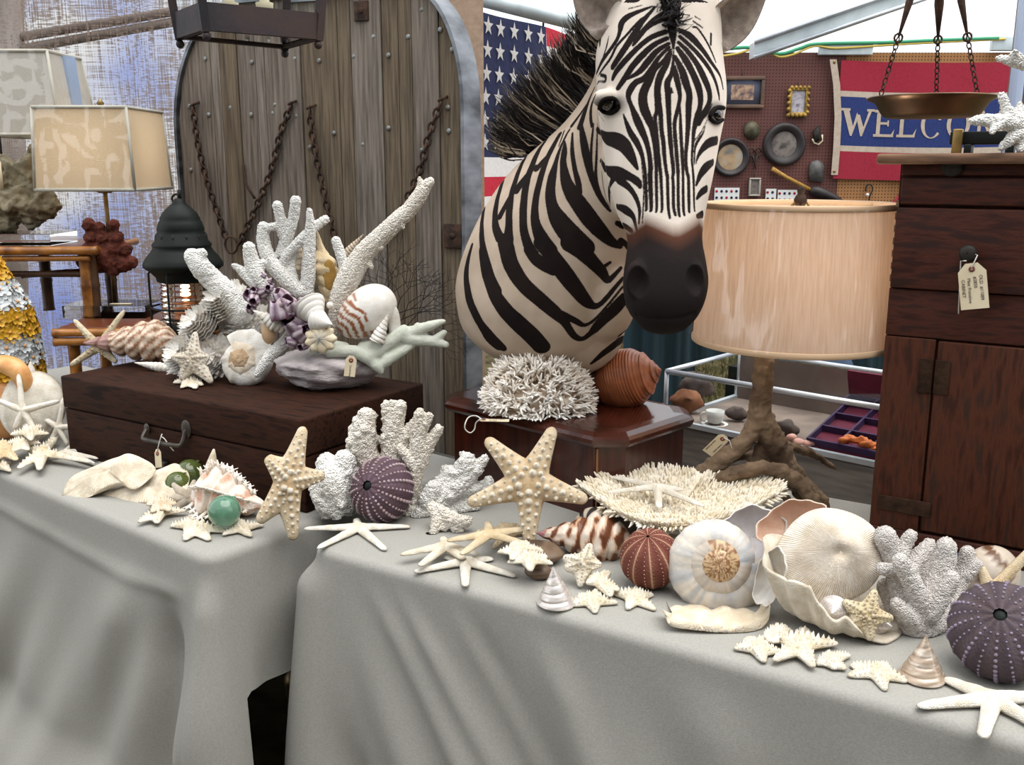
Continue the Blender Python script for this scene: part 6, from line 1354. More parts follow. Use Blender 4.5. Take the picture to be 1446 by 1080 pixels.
# urchins ----------------------------------------------------------
def urchin(label, c, r, flat, axis, cols, rows=20, bead=.055, hole=.12, base=None, spin=0, mt=None, group='sea urchin shells', seam=False):
    az = Vector(axis).normalized().z; zr = r*math.sqrt((flat*az)**2+1-az*az); c = Vector(c); c.z = max(c.z, TZ+zr*.985)
    t = thing('sea_urchin', label, 'urchin', base if base is not None else Vector((c[0], c[1], c[2]-r*flat)), group=group)
    nu, nv = rows*6, 44; V = []; C = []; M = aim(c, axis, spin)
    a0, a1, a2 = [A3(x) for x in cols]
    for i in range(nv):
        p = hole*.9+(PI-hole*.9)*i/(nv-1)
        for j in range(nu):
            a = 2*PI*j/nu; g = math.cos(rows/2*a); rr = r*(1+.012*g)
            V.append((rr*math.sin(p)*math.cos(a), rr*math.sin(p)*math.sin(a), rr*flat*math.cos(p))); f = .5+.5*g; s = .5+.5*math.sin(p*46+(j % 3)*2.1)
            C.append((a0*(1-f)+a1*f)*(.82+.25*s) if not (seam and (g > .93 or .2 < g < .3)) else A3('c8a98e')*(.8+.2*s))
    ob('test', (xf(np.array(V), M), grid_faces(nv, nu), np.array(C)), mt or m_matte, parent=t, world=True)
    ob('hole_lining', xs_(sphere((0, 0, r*flat*(math.cos(hole*.9))-.006), r*hole*1.0, 14, 8, 1, 1, .5), M), m_black, parent=t, world=True)
    pr = []
    if bead:
        for j in range(rows):
            a = 2*PI*(j+.25)/rows
            for q in range(1, 17):
                p = hole+.12+(PI*.80-hole)*q/17; b_ = bead*r*(.45+.55*math.sin(p))*(1 if j % 2 else .72)
                nrm = Vector((math.sin(p)*math.cos(a), math.sin(p)*math.sin(a), math.cos(p)))
                pr.append(tint(sphere((r*nrm.x, r*nrm.y, r*flat*nrm.z), b_, 7, 5), a2))
        B = join(pr); ob('tubercles', xs_(B, M), mt or m_matte, parent=t, world=True, kind='stuff')
    return t
pu = on(540, 741, TZ); ku = mpp(pu)
cu_ = hit(540, 697, pu+Vector((0, .035, 0)), Vector((0, -1, 0)))
urchin('purple sea urchin shell with rows of pale bumps among white corals', cu_, 46*ku, .86, (-.42, -.80, .42), ('66525c', '55424c', 'a8969c'), 20, .060, .17)
pu = on(918, 838, TZ); ku = mpp(pu); urchin('red-brown striped sea urchin shell right of brown banded shell', hit(918, 793, pu+Vector((0, .03, 0)), Vector((0, -1, 0))), 43*ku, 1.0, (-.15, -.35, .9), ('6a3b33', '7d4a3d', 'c9ab92'), 20, .020, .06, seam=True)
pu = on(1415, 975, TZ); ku = mpp(pu); urchin('largest sea urchin shell, violet-grey, at right edge of table', hit(1412, 917, pu+Vector((0, .05, 0)), Vector((0, -1, 0))), 73*ku, .80, (-.40, -.55, .72), ('5c5055', '4b4148', '8a7f92'), 20, .045, .14)
# agate stones -----------------------------------------------------
m_agate = mat('brown_agate', '3a2c22', '6e5a48', sc=14, rough=.45, bump=.2, bsc=60, c3='54402f', stretch=(1, 1, 6))
def stone(label, c, rx, ry, rz, deg=0, grp=None):
    V, Fc = sphere((0, 0, 0), 1, 24, 14); V = V*np.array([rx, ry, rz]); V = np.sign(V)*np.abs(V); N = V/np.linalg.norm(V, axis=1)[:, None]; V = bumpy(V, N, min(rx, rz)*.35, 30); M = frame((c[0], c[1], TZ+rz*.92), deg); V[:, 2] = np.maximum(V[:, 2], -rz*.92)
    return ob('agate_stone', (V, Fc), m_agate, M=M, label=label, cat='stone', group=grp)
stone('flat brown agate slab under the knobby starfish', on(748, 806, TZ)+Vector((.01, .05, 0)), .058, .040, .017, -20)
stone('small rounded brown stone left of white top shell', on(752, 820, TZ)+Vector((.008, .01, 0)), .024, .018, .014)
trochus('white pearly top shell beside the brown stone', (781, 800), 757, 816, 856, m_pearl)
trochus('tan pearly top shell beside the largest urchin', (1308, 897), 1268, 1336, 960, m_pearl2)
# banded fox shell -------------------------------------------------
def foxcol(t, a, w):
    if t < .1: return A3('c98a90')*(1-.2*t)
    b_ = ns((t*16, math.cos(a)*1.6, math.sin(a)*1.6), 1)+.45*math.sin(t*44+a*2); return A3('6e4028') if b_ > .15 else (A3('c9a283') if b_ > -.12 else A3('dccdbf'))
px0 = on(775, 780, TZ); k = mpp(px0); q0 = hit(758, 755, px0+Vector((0, .02, 0)), Vector((0, -1, 0))); q1 = hit(888, 806, px0+Vector((0, -.02, 0)), Vector((0, -1, 0)))
q0.z = max(q0.z, TZ+.03); q1.z = max(q1.z, TZ+.031)
solo('banded_shell', 'brown and white banded spindle shell with pink tip lying on table', 'shell', axis_shell(q0, q1, [(0, .001), (.08, 6*k), (.25, 15*k), (.45, 25*k), (.62, 34*k), (.75, 34*k), (.88, 26*k), (1, 10*k)], foxcol, 44, 90, .16, nod=.10, nodn=9), m_shell)
# striped turban with wide opening ---------------------------------
def turbcol(th, ph, f): return A3('211a18') if math.sin(th*7+math.sin(ph)*1.2) > .1 else A3('cdbfae')
c = on(838, 785, TZ)+Vector((0, .045, .0)); c.z = TZ+.044
solo('striped_turban_shell', 'black and white striped turban shell with wide tan opening', 'shell', xs_(gastropod(2.6, 2.6, .42, .58, .55, .62, 150, 28, colf=turbcol), aim(c+Vector((-.012, 0, 0)), (-.75, -.45, .5), 40, .060)), m_shell)
V, Fc = sphere((0, 0, 0), 1, 26, 16); Ci = np.where(V[:, 2:3] > -.12, A3('7d7066'), A3('6a4a3a'))
V2 = V.copy(); V2[:, 2] = np.where(V[:, 2] > -.05, -.35*V[:, 2]-.05, V[:, 2])
solo('melon_shell', 'open brown-lipped shell with grey hollow below the table coral', 'shell', xs_((V2*np.array([.058, .038, .034]), Fc, Ci), aim(hit(866, 752, c+Vector((0, .03, 0)), Vector((0, -1, 0))), (.15, -.55, .8), 10)), m_shell)
# table coral plate ------------------------------------------------
Yp = on(960, 762, TZ).y+.035; zp = .845
OUT = [(818, 684), (850, 672), (890, 664), (940, 660), (978, 668), (985, 678), (1000, 671), (1040, 672), (1080, 676), (1104, 690), (1085, 704), (1045, 722), (1000, 737), (960, 742), (915, 738), (880, 726), (845, 705)]
pc_ = at(958, 700, Yp); zc = pc_.z
O3 = smooth_path([hit(x, y, Vector((0, 0, zc+.012)), UP)[:] for x, y in OUT+[OUT[0]]], 7)[:-1]
tc_ = thing('table_coral', 'wide cream table coral plate bristling with short spikes', 'coral', Vector((pc_.x, pc_.y, TZ)))
cen = Vector((pc_.x, pc_.y, zc-.022)); V = []; K = len(O3)
for s in (0.02, .25, .5, .75, 1.0):
    for q in O3: q = Vector(q); p = cen+(q-cen)*s; p.z = cen.z+(q.z-cen.z)*s**1.5; V.append(p[:])
nb = len(V)
for s in (.97, .7, .45, .25, .16, .2):
    for q in O3: q = Vector(q); p = cen+(q-cen)*s; p.z = {.97: q.z-.010, .7: cen.z-.004, .45: cen.z-.014, .25: cen.z-.03, .16: cen.z-.05, .2: TZ+.001}[s]; V.append(p[:])
Fc = grid_faces(5, K)+[tuple(range(K-1, -1, -1))]+[(4*K+k, 5*K+k, 5*K+(k+1) % K, 4*K+(k+1) % K) for k in range(K)]+[(a+nb, b_+nb, c_+nb, d_+nb) for a, b_, c_, d_ in grid_faces(6, K)]
m_tcoral = mat('cream_table_coral', 'e2d6be', 'efe7d8', sc=30, rough=.9, bump=.5, bsc=500, spec=.15)
ob('plate', (np.array(V), Fc), m_tcoral, parent=tc_, world=True)
pr = []
for i in range(2300):
    k = RND.random()*K; s = math.sqrt(RND.random()); q = Vector(O3[int(k)]); q = q.lerp(Vector(O3[(int(k)+1) % K]), k-int(k)); 
    if i < 420: s = RND.uniform(.96, 1.01)
    p = cen+(q-cen)*s; p.z = cen.z+(q.z-cen.z)*s**1.5-.002; out_ = (q-cen); out_.z = 0; out_.normalize()
    L_ = RND.uniform(.008, .014)*(.8+.5*s); d = (UP*RND.uniform(.75, 1)+out_*(.75*s**2)+Vector((RND.gauss(0, .12), RND.gauss(0, .12), 0))).normalized()
    if i < 200: d = (out_+UP*RND.uniform(-.3, .3)).normalized(); p.z -= RND.uniform(0, .008)
    P = [p, p+d*L_*.6, p+d*L_]; pr.append(tube(P, [.0026, .0023, .0010], 5))
ob('spikes', join(pr), m_tcoral, parent=tc_, world=True, kind='stuff')
finger('white finger starfish resting on the cream table coral', (928, 690), [(862, 673), (857, 696), (931, 718), (995, 716), (966, 692)], zc+.012, hw=.009, H=.012)
# big spiral shell facing the camera -------------------------------
p0 = on(1012, 886, TZ); k = mpp(p0); c = hit(1018, 818, p0+Vector((0, .045, 0)), Vector((0, -1, 0))); c.z = max(c.z, TZ+.76*91*k)
def mooncol(th, ph, f):
    g = min(1, max(0, .5+.9*ns((th*8, f*3, math.sin(ph)*.6), 1))); base = A3('a9adb4')*(1-g)+A3('d8d0c4')*g
    if f < .76: base = base*.62+A3('b59f86')*.38
    if f < .60: base = A3('8a6446') if ns((th*3, ph, 1), 2) > 0 else A3('c7ab86')
    return base
g = gastropod(4.2, 1.66, .42, .60, .72, .42, 300, 30, mod=lambda th, ph, T_: 1+.030*ns((th*5, 1.5, 0), 1)+.010*math.sin(th*23)+.06*math.exp(-((ph-1.2)/.35)**2), colf=mooncol)
bsh = thing('large_spiral_shell', 'largest pale spiral shell with flared lip facing front', 'shell', Vector((c.x, c.y, TZ)))
ob('whorls', xs_(g, aim(c+Vector((.0, .012, .004)), (-.10, -.93, .30), -70, 91*k)), m_shell, parent=bsh, world=True)
lipP = [(939, 868, -.01, 6), (948, 884, -.015, 9), (985, 890, -.02, 10), (1020, 893, -.02, 10), (1060, 892, -.015, 9), (1083, 880, .0, 8), (1088, 855, .01, 6)]
V = []
for (x, y, dy, r) in smooth_path(lipP, 6):
    a = hit(x, y, Vector((0, p0.y+dy+.0, 0)), Vector((0, -1, 0))); b_ = hit(950+(x-940)*.9, min(y-4, 868)+ns((x*.05, 0, 0), 1)*6, Vector((0, p0.y+dy+.045, 0)), Vector((0, -1, 0)))
    a.z = max(a.z, TZ+.001); m1 = a.lerp(b_, .5)+Vector((0, -.004, -.004)); V += [(a+Vector((0, .05, 0)))[:], a[:], m1[:], b_[:], (b_+Vector((0, .06, -.01)))[:]]
nr = len(V)//5; ob('lip', (np.array(V), grid_faces(nr, 5, False), np.tile(A3('d9cdb8'), (len(V), 1))), m_matte, parent=bsh, world=True)
# clam bowl --------------------------------------------------------
p0 = on(1175, 905, TZ); Yc = p0.y
RIM = [(1108, 822, -.005), (1120, 822, -.02), (1134, 831, -.03), (1146, 832, -.035), (1155, 856, -.045), (1166, 868, -.05), (1180, 878, -.05), (1196, 876, -.05), (1208, 886, -.05), (1218, 896, -.05), (1232, 906, -.045), (1252, 908, -.035), (1277, 912, -.01), (1272, 885, .05), (1255, 850, .09), (1225, 820, .11), (1180, 795, .12), (1130, 768, .11), (1096, 757, .09), (1078, 762, .06), (1074, 780, .04), (1082, 800, .02), (1095, 815, .01)]
RM = smooth_path([at(x, y, Yc+.03+d)[:] for x, y, d in RIM]+[at(RIM[0][0], RIM[0][1], Yc+.03+RIM[0][2])[:]], 5)[:-1]
Bq = Vector((at(1180, 900, Yc+.05).x, Yc+.055, TZ+.004)); V = []; K = len(RM); NR = 12
for lay in (0, 1):
    for i in range(NR):
        s = i/(NR-1)
        for k_i, q in enumerate(RM):
            q = Vector(q); p = q.lerp(Bq, s); p.z = q.z+(Bq.z-q.z)*(1-(1-s)**2.3)
            o = (q-Bq); o.z = 0; o.normalize(); f = 1-abs(2*s-1); p += o*(.020*f*(1 if lay == 0 else .8)+.005*math.sin(k_i*2*PI*9/K)*(1-s))
            if lay: p += UP*.004-o*.003*(1-s)
            p.z = max(p.z, TZ+.001+lay*.003); V.append(p[:])
Fc = [tuple(reversed(f)) for f in grid_faces(NR, K)]+[tuple(i+NR*K for i in f) for f in grid_faces(NR, K)]+[(k, (k+1) % K, NR*K+(k+1) % K, NR*K+k) for k in range(K)]
CC = [A3('d9d1c2')*(.9+.15*ns((v[0]*60, v[1]*60, v[2]*160), 1)) for v in V]
solo('giant_clam_shell', 'white fluted clam valve used as bowl for mushroom coral', 'shell', (np.array(V), Fc, np.array(CC)), m_matte)
# mushroom coral standing in the clam ------------------------------
Cm = at(1171, 787, Yc+.085); nm = Vector((-.12, -.88, .46)).normalized(); um = nm.cross(UP).normalized()*-1; vm = nm.cross(um)*1
km = mpp(Cm); slot = hit(1184, 781, Cm, nm)
def fungia(name, label, C, n, outline, slot, H, nrid, mt, cols, th=.014, bend=0, cat='coral'):
    n = Vector(n).normalized(); O = smooth_path([q[:] for q in outline]+[outline[0][:]], 1); O = [Vector(q) for q in smooth_path([q[:] for q in outline]+[outline[0][:]], max(2, int(nrid*4/len(outline))))[:-1]]; K = len(O); V = []; Cc = []
    c1, c2 = A3(cols[0]), A3(cols[1]); NR = 16
    for i in range(NR):
        s = .03+.97*i/(NR-1)
        for k in range(K):
            rd = (k % 4 in (0, 1)); p = Vector(slot).lerp(O[k], s); h = H*(1-s**2.2)*(1-.35*math.exp(-(s/.12)**2))+(.0011 if rd else -.0006)*min(1, s*3)*(1.2-s*.5)+.004*ns((p.x*25, p.y*25, p.z*25), 1)
            V.append((p+n*(h+bend*math.sin(k*2*PI*3/K)*s*s))[:]); Cc.append((c1 if rd else c2)*(.92+.16*ns((k*1.7, s*3, 2), 1)) if ns((k*.9, s*9, 5), 1) < .3 else c1)
    for k in range(K): p = O[k]; V.append((p-n*th*.4)[:]); Cc.append(c2)
    for k in range(K): p = Vector(slot).lerp(O[k], .6); V.append((p-n*th)[:]); Cc.append(c2)
    Fc = grid_faces(NR+2, K)+[tuple(range(K-1, -1, -1)), tuple(range(len(V)-K, len(V)))]
    return solo(name, label, cat, (np.array(V), Fc, np.array(Cc)), mt)
oc = [hit(1171+78*math.cos(t)+3*math.sin(3*t), 787-67*math.sin(t)+3*math.cos(2*t), Cm, nm) for t in [2*PI*i/20 for i in range(20)]]
fungia('mushroom_coral', 'round cream mushroom coral with fine radiating ridges in clam', Cm, nm, oc, slot, .032, 130, m_matte, ('f4eee6', 'e0d2bc'), .03)
ps = at(1224, 869, Yc+.0); knobby('knobby starfish propped inside the clam bowl', (1224, 869), [(1236, 832), (1262, 873), (1229, 905), (1201, 880), (1190, 848)], plane=(ps, (-.1, -.88, .45)), hw=.0135, col=('dcc79c', 'e0d3b8'))
ct_ = at(1178, 862, Yc+.02); km_ = mpp(ct_)
def spiralcone(label, c, axis, r, h, m, grp=None, whorl=5):
    V = []; nh, n = 50, 36
    for i in range(nh):
        t = i/(nh-1)
        for j in range(n): a = 2*PI*j/n; ph = (t*whorl+a/(2*PI)) % 1; rr = r*(.02+.98*t)*(1-.09*(1-math.sin(PI*ph))**2); V.append((rr*math.cos(a), rr*math.sin(a), h*(1-t)))
    return solo('top_shell', label, 'shell', xs_((np.array(V), grid_faces(nh, n)+[tuple(range(len(V)-n, len(V)))]), aim(c, axis)), m, group=grp)
spiralcone('white pearly top shell lying inside the clam bowl', ct_, (-.45, -.85, .2), 22*km_, .022, m_pearl, 'pearly top shells', 6)
spiralcone('white pearly shell half hidden under starfish in clam bowl', at(1246, 880, Yc+.02), (.5, -.8, .1), 17*km_, .018, m_pearl, 'pearly top shells', 4)
# flared shells behind the clam ------------------------------------
def openshell(name, label, C, axis, spin, sx, sy, sz, cin, cout, wav=.05, cat='shell'):
    V = []; Cc = []; nu, nv = 48, 14
    for lay in (0, 1):
        for i in range(nv):
            p = PI*.5*i/(nv-1)
            for j in range(nu):
                a = 2*PI*j/nu; w = 1+wav*math.sin(5*a+1)*math.cos(p)**2+wav*.6*math.sin(11*a); k = 1-lay*.05
                V.append((sx*k*math.cos(p)*math.cos(a)*w, sy*k*math.cos(p)*math.sin(a)*w, -sz*k*math.sin(p)+.06*sz*math.sin(3*a)*math.cos(p))); Cc.append(A3(cin) if lay else A3(cout))
    Fc = [tuple(reversed(f)) for f in grid_faces(nv, nu)]+[tuple(i+nv*nu for i in f) for f in grid_faces(nv, nu)]+[(j, (j+1) % nu, nv*nu+(j+1) % nu, nv*nu+j) for j in range(nu)]
    return solo(name, label, cat, xs_((np.array(V), Fc, np.array(Cc)), aim(C, axis, spin)), m_shell)
c = at(1118, 742, Yc+.20); openshell('baler_shell', 'large open shell with pink-tan inside behind mushroom coral', c, (-.35, -.75, .55), 35, .062, .042, .045, 'c9a894', 'dccabb')
c = at(1062, 755, Yc+.24); openshell('baler_shell', 'pale lilac-white open shell behind the largest spiral shell', c, (-.2, -.85, .45), 20, .06, .05, .045, 'cfcbcd', 'd8d4d0')
c = at(1086, 815, Yc+.07); openshell('baler_shell', 'small white shell half standing between spiral shell and clam', c, (-.75, -.6, .2), 80, .05, .025, .02, 'd6d2cc', 'd9d5cf')
# grey finger coral ------------------------------------------------
yf = on(1290, 905, TZ).y+.04
branchy('finger_coral', 'grey-white finger coral with blunt lobes right of the clam bowl', [
 [(1250, 758, .03, 16), (1262, 785, .03, 17), (1272, 815, .03, 20), (1285, 860, .01, 24)], [(1286, 756, .05, 9), (1276, 772, .05, 11), (1268, 790, .04, 13)],
 [(1312, 770, .06, 10), (1296, 790, .05, 14), (1280, 815, .04, 16)], [(1336, 772, .03, 14), (1332, 795, .03, 17), (1320, 830, .02, 18), (1305, 865, .0, 22)],
 [(1366, 780, .04, 10), (1362, 805, .04, 14), (1345, 835, .03, 15), (1325, 865, .02, 16)], [(1380, 797, .03, 8), (1365, 812, .03, 10)],
 [(1246, 803, .0, 9), (1262, 806, .0, 10), (1278, 812, .01, 11)], [(1272, 793, -.02, 12), (1284, 815, -.02, 14), (1296, 845, -.02, 15), (1300, 875, -.01, 18)],
 [(1344, 818, -.02, 12), (1330, 840, -.02, 14), (1312, 865, -.02, 16)], [(1266, 852, -.03, 9), (1278, 866, -.03, 12), (1292, 880, -.02, 14)],
 [(1386, 836, .0, 9), (1366, 852, .0, 11), (1342, 868, .0, 14), (1315, 882, -.01, 16)], [(1252, 830, .05, 14), (1270, 860, .04, 18)], [(1290, 880, -.01, 22), (1300, 898, .0, 26)], [(1340, 880, .02, 16), (1320, 900, .02, 18)]], yf, .0030, m_coralg, .0042, 250, zmin=TZ, cell=True)
def striped(v, f): return A3('6b4a34') if math.sin(v[0]*160+v[2]*60+3*ns(v, 30)) > .35 else A3('cfc2b4')
c = on(1440, 880, TZ)+Vector((0, .10, .04)); V, Fc = sphere((0, 0, 0), .045, 26, 18, 1, .9, 1.05); solo('tun_shell', 'brown-striped white shell behind the tan finger starfish at right', 'shell', (V+np.array(c), Fc, np.array([striped(v, 0) for v in V])), m_shell)
c = on(1400, 850, TZ)+Vector((-.015, .10, 0)); solo('trinket_box', 'small slate-blue box behind the finger coral', 'box', xs_(box(-.05, .05, -.03, .03, 0, .035, .003), frame((c.x, c.y, TZ), -32)), mat('slate_blue', '3c4254', rough=.7))
# ------------------------------------------------------------------ on the mahogany box
pb = on(760, 588, BOXZ); kb = mpp(pb); cb_ = at(760, 552, pb.y+.05); cb_.z = BOXZ+.012
pr = [sphere((cb_.x, cb_.y, BOXZ+.03), .068, 18, 10, 1.35, .9, .75)]
Rb = random.Random(3)
for i in range(1050):
    a = Rb.uniform(0, 2*PI); e = math.asin(Rb.uniform(-.12, 1)); d = Vector((math.cos(a)*math.cos(e)*1.38, math.sin(a)*math.cos(e)*.85, math.sin(e)*1.55))
    p0 = cb_+d*.064; L_ = Rb.uniform(.028, .044); dn = (d.normalized()+Vector((Rb.gauss(0, .28), Rb.gauss(0, .28), Rb.gauss(0, .28)))).normalized()
    p1 = p0+dn*L_*.55; pr.append(tube([p0, p1], [.0033, .0026], 5, False))
    for j in range(3):
        dd = (dn+Vector((Rb.gauss(0, .55), Rb.gauss(0, .55), Rb.gauss(0, .55)))).normalized(); p2 = p1+dd*L_*.55; p2.z = max(p2.z, BOXZ+.002); p1.z = max(p1.z, BOXZ+.003)
        pr.append(tube([p1, p1.lerp(p2, .6), p2], [.0026, .0022, .0008], 5))
V, Fc = join(pr); V[:, 2] = np.maximum(V[:, 2], BOXZ+.001)
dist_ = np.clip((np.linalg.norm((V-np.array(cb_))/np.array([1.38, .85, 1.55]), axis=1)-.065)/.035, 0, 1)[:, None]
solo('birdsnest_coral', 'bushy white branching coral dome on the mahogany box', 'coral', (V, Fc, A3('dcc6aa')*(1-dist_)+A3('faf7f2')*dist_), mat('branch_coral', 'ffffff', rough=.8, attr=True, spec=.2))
pt = on(890, 574, BOXZ); kt = mpp(pt); ct2 = hit(885, 534, pt+Vector((0, .035, 0)), Vector((0, -1, 0)))
def tuncol(th, ph, f):
    g = ns((th*3, ph*.5, 0), 1); rb_ = .5+.5*math.sin(ph*34); return (A3('9a5a34')*(.8+.3*rb_))*(1-max(0, g)*.5)+A3('c98e62')*max(0, g)*.5
solo('tun_shell', 'large orange-brown ribbed tun shell on mahogany box beside coral', 'shell', axis_shell(hit(934, 522, Vector((0, ct2.y-.03, 0)), Vector((0, -1, 0))), hit(836, 546, Vector((0, ct2.y+.03, 0)), Vector((0, -1, 0))), [(0, .001), (.03, 5*kt), (.05, 9*kt), (.06, 8.5*kt), (.10, 17*kt), (.115, 16*kt), (.20, 31*kt), (.215, 30*kt), (.34, 40*kt), (.5, 43*kt), (.65, 42*kt), (.82, 34*kt), (1, 16*kt)], lambda t, a, w: (A3('a8603a')*(.85+.15*math.sin(t*150))+A3('c98a5c')*.35*max(0, ns((t*5, math.cos(a)*2, math.sin(a)*2), 1)))*(.75 if t < .1 else 1), 60, 140, 0, rib=.010, ribn=26), m_shell)
tg2 = tag_label('price_tag', 'manila price tag lying flat under the birdsnest coral', Matrix.Translation(on(680, 592, BOXZ+.003)+Vector((0, -.004, 0))) @ Matrix.Rotation(math.radians(-88), 4, 'X') @ Matrix.Rotation(math.radians(-86), 4, 'Y'), .018, .058, ['Birdnest coral', '#1422'], size=.006)
sl_ = [on(680, 592, BOXZ+.005)]+[on(x, y, BOXZ+.004) for x, y in ((672, 587), (662, 589))]+[at(x, y, on(662, 592, BOXZ).y-.012) for x, y in ((657, 598), (657, 606), (664, 611), (670, 606), (672, 597))]+[on(678, 592, BOXZ+.006)]
ob('string', tube(smooth_path([p[:] for p in sl_], 4), .0014, 5), m_string, parent=tg2, world=True)

# ------------------------------------------------------------------ LEFT TABLE front edge
oD = [(88, 700), (98, 683), (112, 668), (135, 655), (160, 645), (180, 642), (205, 650), (219, 661), (208, 676), (188, 690), (170, 684), (150, 690), (130, 698), (108, 703)]
def slab(label, outl, zc, n, H, slot_px, bend=.006):
    c = on(sum(p[0] for p in outl)/len(outl), sum(p[1] for p in outl)/len(outl), zc); n = Vector(n).normalized()
    o = fungia('flat_coral', label, c, n, [hit(x, y, c, n) for x, y in outl], hit(*slot_px, c, n), H, 110, m_matte, ('ece3d2', 'dccfb8'), .010, bend, 'coral'); o['group'] = 'flat mushroom corals'
slab('flat cream mushroom coral plate at front of left table, left one', oD, TZ+.036, (-.28, -.52, .80), .014, (155, 668))
slab('flat cream mushroom coral plate half under its left neighbour', [(137, 702), (165, 692), (190, 682), (215, 664), (235, 658), (252, 658), (266, 668), (262, 690), (245, 704), (215, 711), (180, 710), (158, 708)], TZ+.020, (-.22, -.45, .86), .014, (215, 690))
m_gl1 = mat('olive_float_glass', '5a682f', '7d8a4c', sc=30, rough=.06, trans=.55, ior=1.4, coat=.5); m_gl2 = mat('green_float_glass', '5f9376', '85b298', sc=25, rough=.06, trans=.5, ior=1.4, coat=.5)
def floatb(label, px, py, rpx, base, m, zt=TZ):
    p = on(px, base, zt); k = mpp(p); r = rpx*k; c = hit(px, py, p+Vector((0, r*.6, 0)), Vector((0, -1, 0))); c.z = max(c.z, zt+r)
    t = thing('glass_float', label, 'float', c-Vector((0, 0, r)), group='glass fishing floats')
    ob('ball', sphere(c, r, 28, 20), m, parent=t, world=True); q = sphere(c+Vector((r*.5, .3*r, r*.80)), r*.17, 12, 8, 1, 1, .4); ob('seal_button', q, m, parent=t, world=True)
floatb('dark olive glass float touching the trunk tag', 268, 668, 20, 694, m_gl1); floatb('olive glass float in front of the darker one', 251, 685, 18, 704, m_gl1)
floatb('green glass float in front of the spiny murex shell', 317, 723, 23, 748, m_gl2, TZ+.012)
# spiny murex
pm = on(320, 738, TZ); k = mpp(pm); q0 = hit(381, 716, pm+Vector((0, .03, 0)), Vector((0, -1, 0))); q1 = hit(276, 694, pm+Vector((0, .05, 0)), Vector((0, -1, 0))); q0.z = max(q0.z, TZ+.014); q1.z = max(q1.z, TZ+.03)
def mxcol(t, a, w):
    g = ns((t*9, math.cos(a)*2, math.sin(a)*2), 1); return A3('eadfd6') if g < .1 else (A3('e0c4b2') if g < .3 else A3('d2a894'))
mx_ = thing('murex_shell', 'pink-white spiny murex shell behind the green glass float', 'shell', Vector((pm.x, pm.y+.04, TZ)))
ob('whorls', axis_shell(q0, q1, [(0, .001), (.15, 9*k), (.4, 24*k), (.6, 37*k), (.75, 40*k), (.9, 30*k), (1, 14*k)], mxcol, 44, 80, .20, nod=.16, nodn=7), m_matte, parent=mx_, world=True)
pr = []; dq = (q1-q0); Rm = random.Random(8)
for row, an in enumerate((.2, 1.0, 1.9, 2.8, 3.7, 4.7, 5.5)):
    for t in np.arange(.25, 1.0, .075):
        r = float(np.interp(t, [0, .15, .4, .6, .75, .9, 1], [.001, 9*k, 24*k, 37*k, 40*k, 30*k, 14*k])); x = dq.normalized().cross(UP).normalized(); y = dq.normalized().cross(x)
        d = x*math.cos(an)+y*math.sin(an); p = q0+dq*t+d*r*.9; L_ = r*Rm.uniform(.35, .55)+.004; e = p+(d+dq.normalized()*.3).normalized()*L_
        if e.z < TZ+.002: continue
        pr.append(tint(tube([p, p.lerp(e, .6), e], [.0042, .0032, .0012], 6), 'efe8e0'))
        for s in (-1, 1): f = p.lerp(e, .55); pr.append(tint(tube([f, f+(d*.6+dq.normalized()*s*.8).normalized()*L_*.5], [.0022, .0008], 5), 'efe8e0'))
ob('spines', join(pr), m_matte, parent=mx_, world=True, kind='stuff')
star_px('grey_starfish', 'grey underside of a starfish leaning on the olive floats', (266, 704), [(243, 682), (275, 677), (295, 694), (281, 714), (247, 720), (239, 702)], plane=(on(265, 722, TZ), (-.1, -.8, .6)), hw=.010, hwt=.004, H=.010, knobs=False, col=('a39a8c', 'c4baac'))
knobby('knobby starfish at far left of the float group, front', (225, 725), [(195, 738), (211, 713), (242, 713), (264, 722), (222, 739)], TZ+.008, hw=.014)
knobby('orange-centred knobby starfish behind the front left one', (228, 711), [(206, 713), (234, 699), (250, 712), (240, 722), (214, 724)], TZ+.020, col=('d9a870', 'e6dccb'))
knobby('knobby starfish under the left side of the green float', (272, 743), [(240, 743), (261, 763), (296, 763), (321, 751), (272, 727)], TZ+.003, hw=.0155)
knobby('knobby starfish at right below the green float', (340, 747), [(314, 756), (355, 758), (373, 742), (337, 734), (324, 742)], TZ+.003)
solo('starfish_arm', 'single pale starfish arm sticking up behind the murex shell', 'starfish', tint(tube([at(297, 668, pm.y+.07), at(299, 655, pm.y+.072), at(301, 642, pm.y+.074), at(302, 634, pm.y+.075)], [.014, .011, .006, .002], 10), 'e2d8c6'), m_star)
# far-left pile
pq = on(46, 634, TZ)
def fan(name, label, C, n, rpx, ry, cols, nrib=44, dome=.5, group=None):
    n = Vector(n).normalized(); k = mpp(C); u = n.cross(UP).normalized()*-1; v = n.cross(u); V = []; Cc = []; nr, na = 22, nrib*4
    if v.z < 0: v = -v
    h = C-v*ry*k
    for i in range(nr):
        s = i/(nr-1)
        for j in range(na):
            a = 2*PI*j/na; p = C+u*(rpx*k*math.cos(a))+v*(ry*k*math.sin(a)); q = h.lerp(p, s); d = (q-C); rr = min(1, math.sqrt((d.dot(u)/(rpx*k))**2+(d.dot(v)/(ry*k))**2))
            g = .0007*math.sin(nrib*2*a)*s+.0009*math.sin(s*26); V.append((q+n*(dome*rpx*k*math.sqrt(max(0, 1-rr*rr))*(1-.3*s)+g))[:]); f = .5+.5*math.sin(s*16+1); Cc.append(A3(cols[0])*f+A3(cols[1])*(1-f))
    return solo(name, label, 'shell', (np.array(V), grid_faces(nr, na)+[tuple(range(len(V)-na, len(V)))], np.array(Cc)), m_matte, group=group)
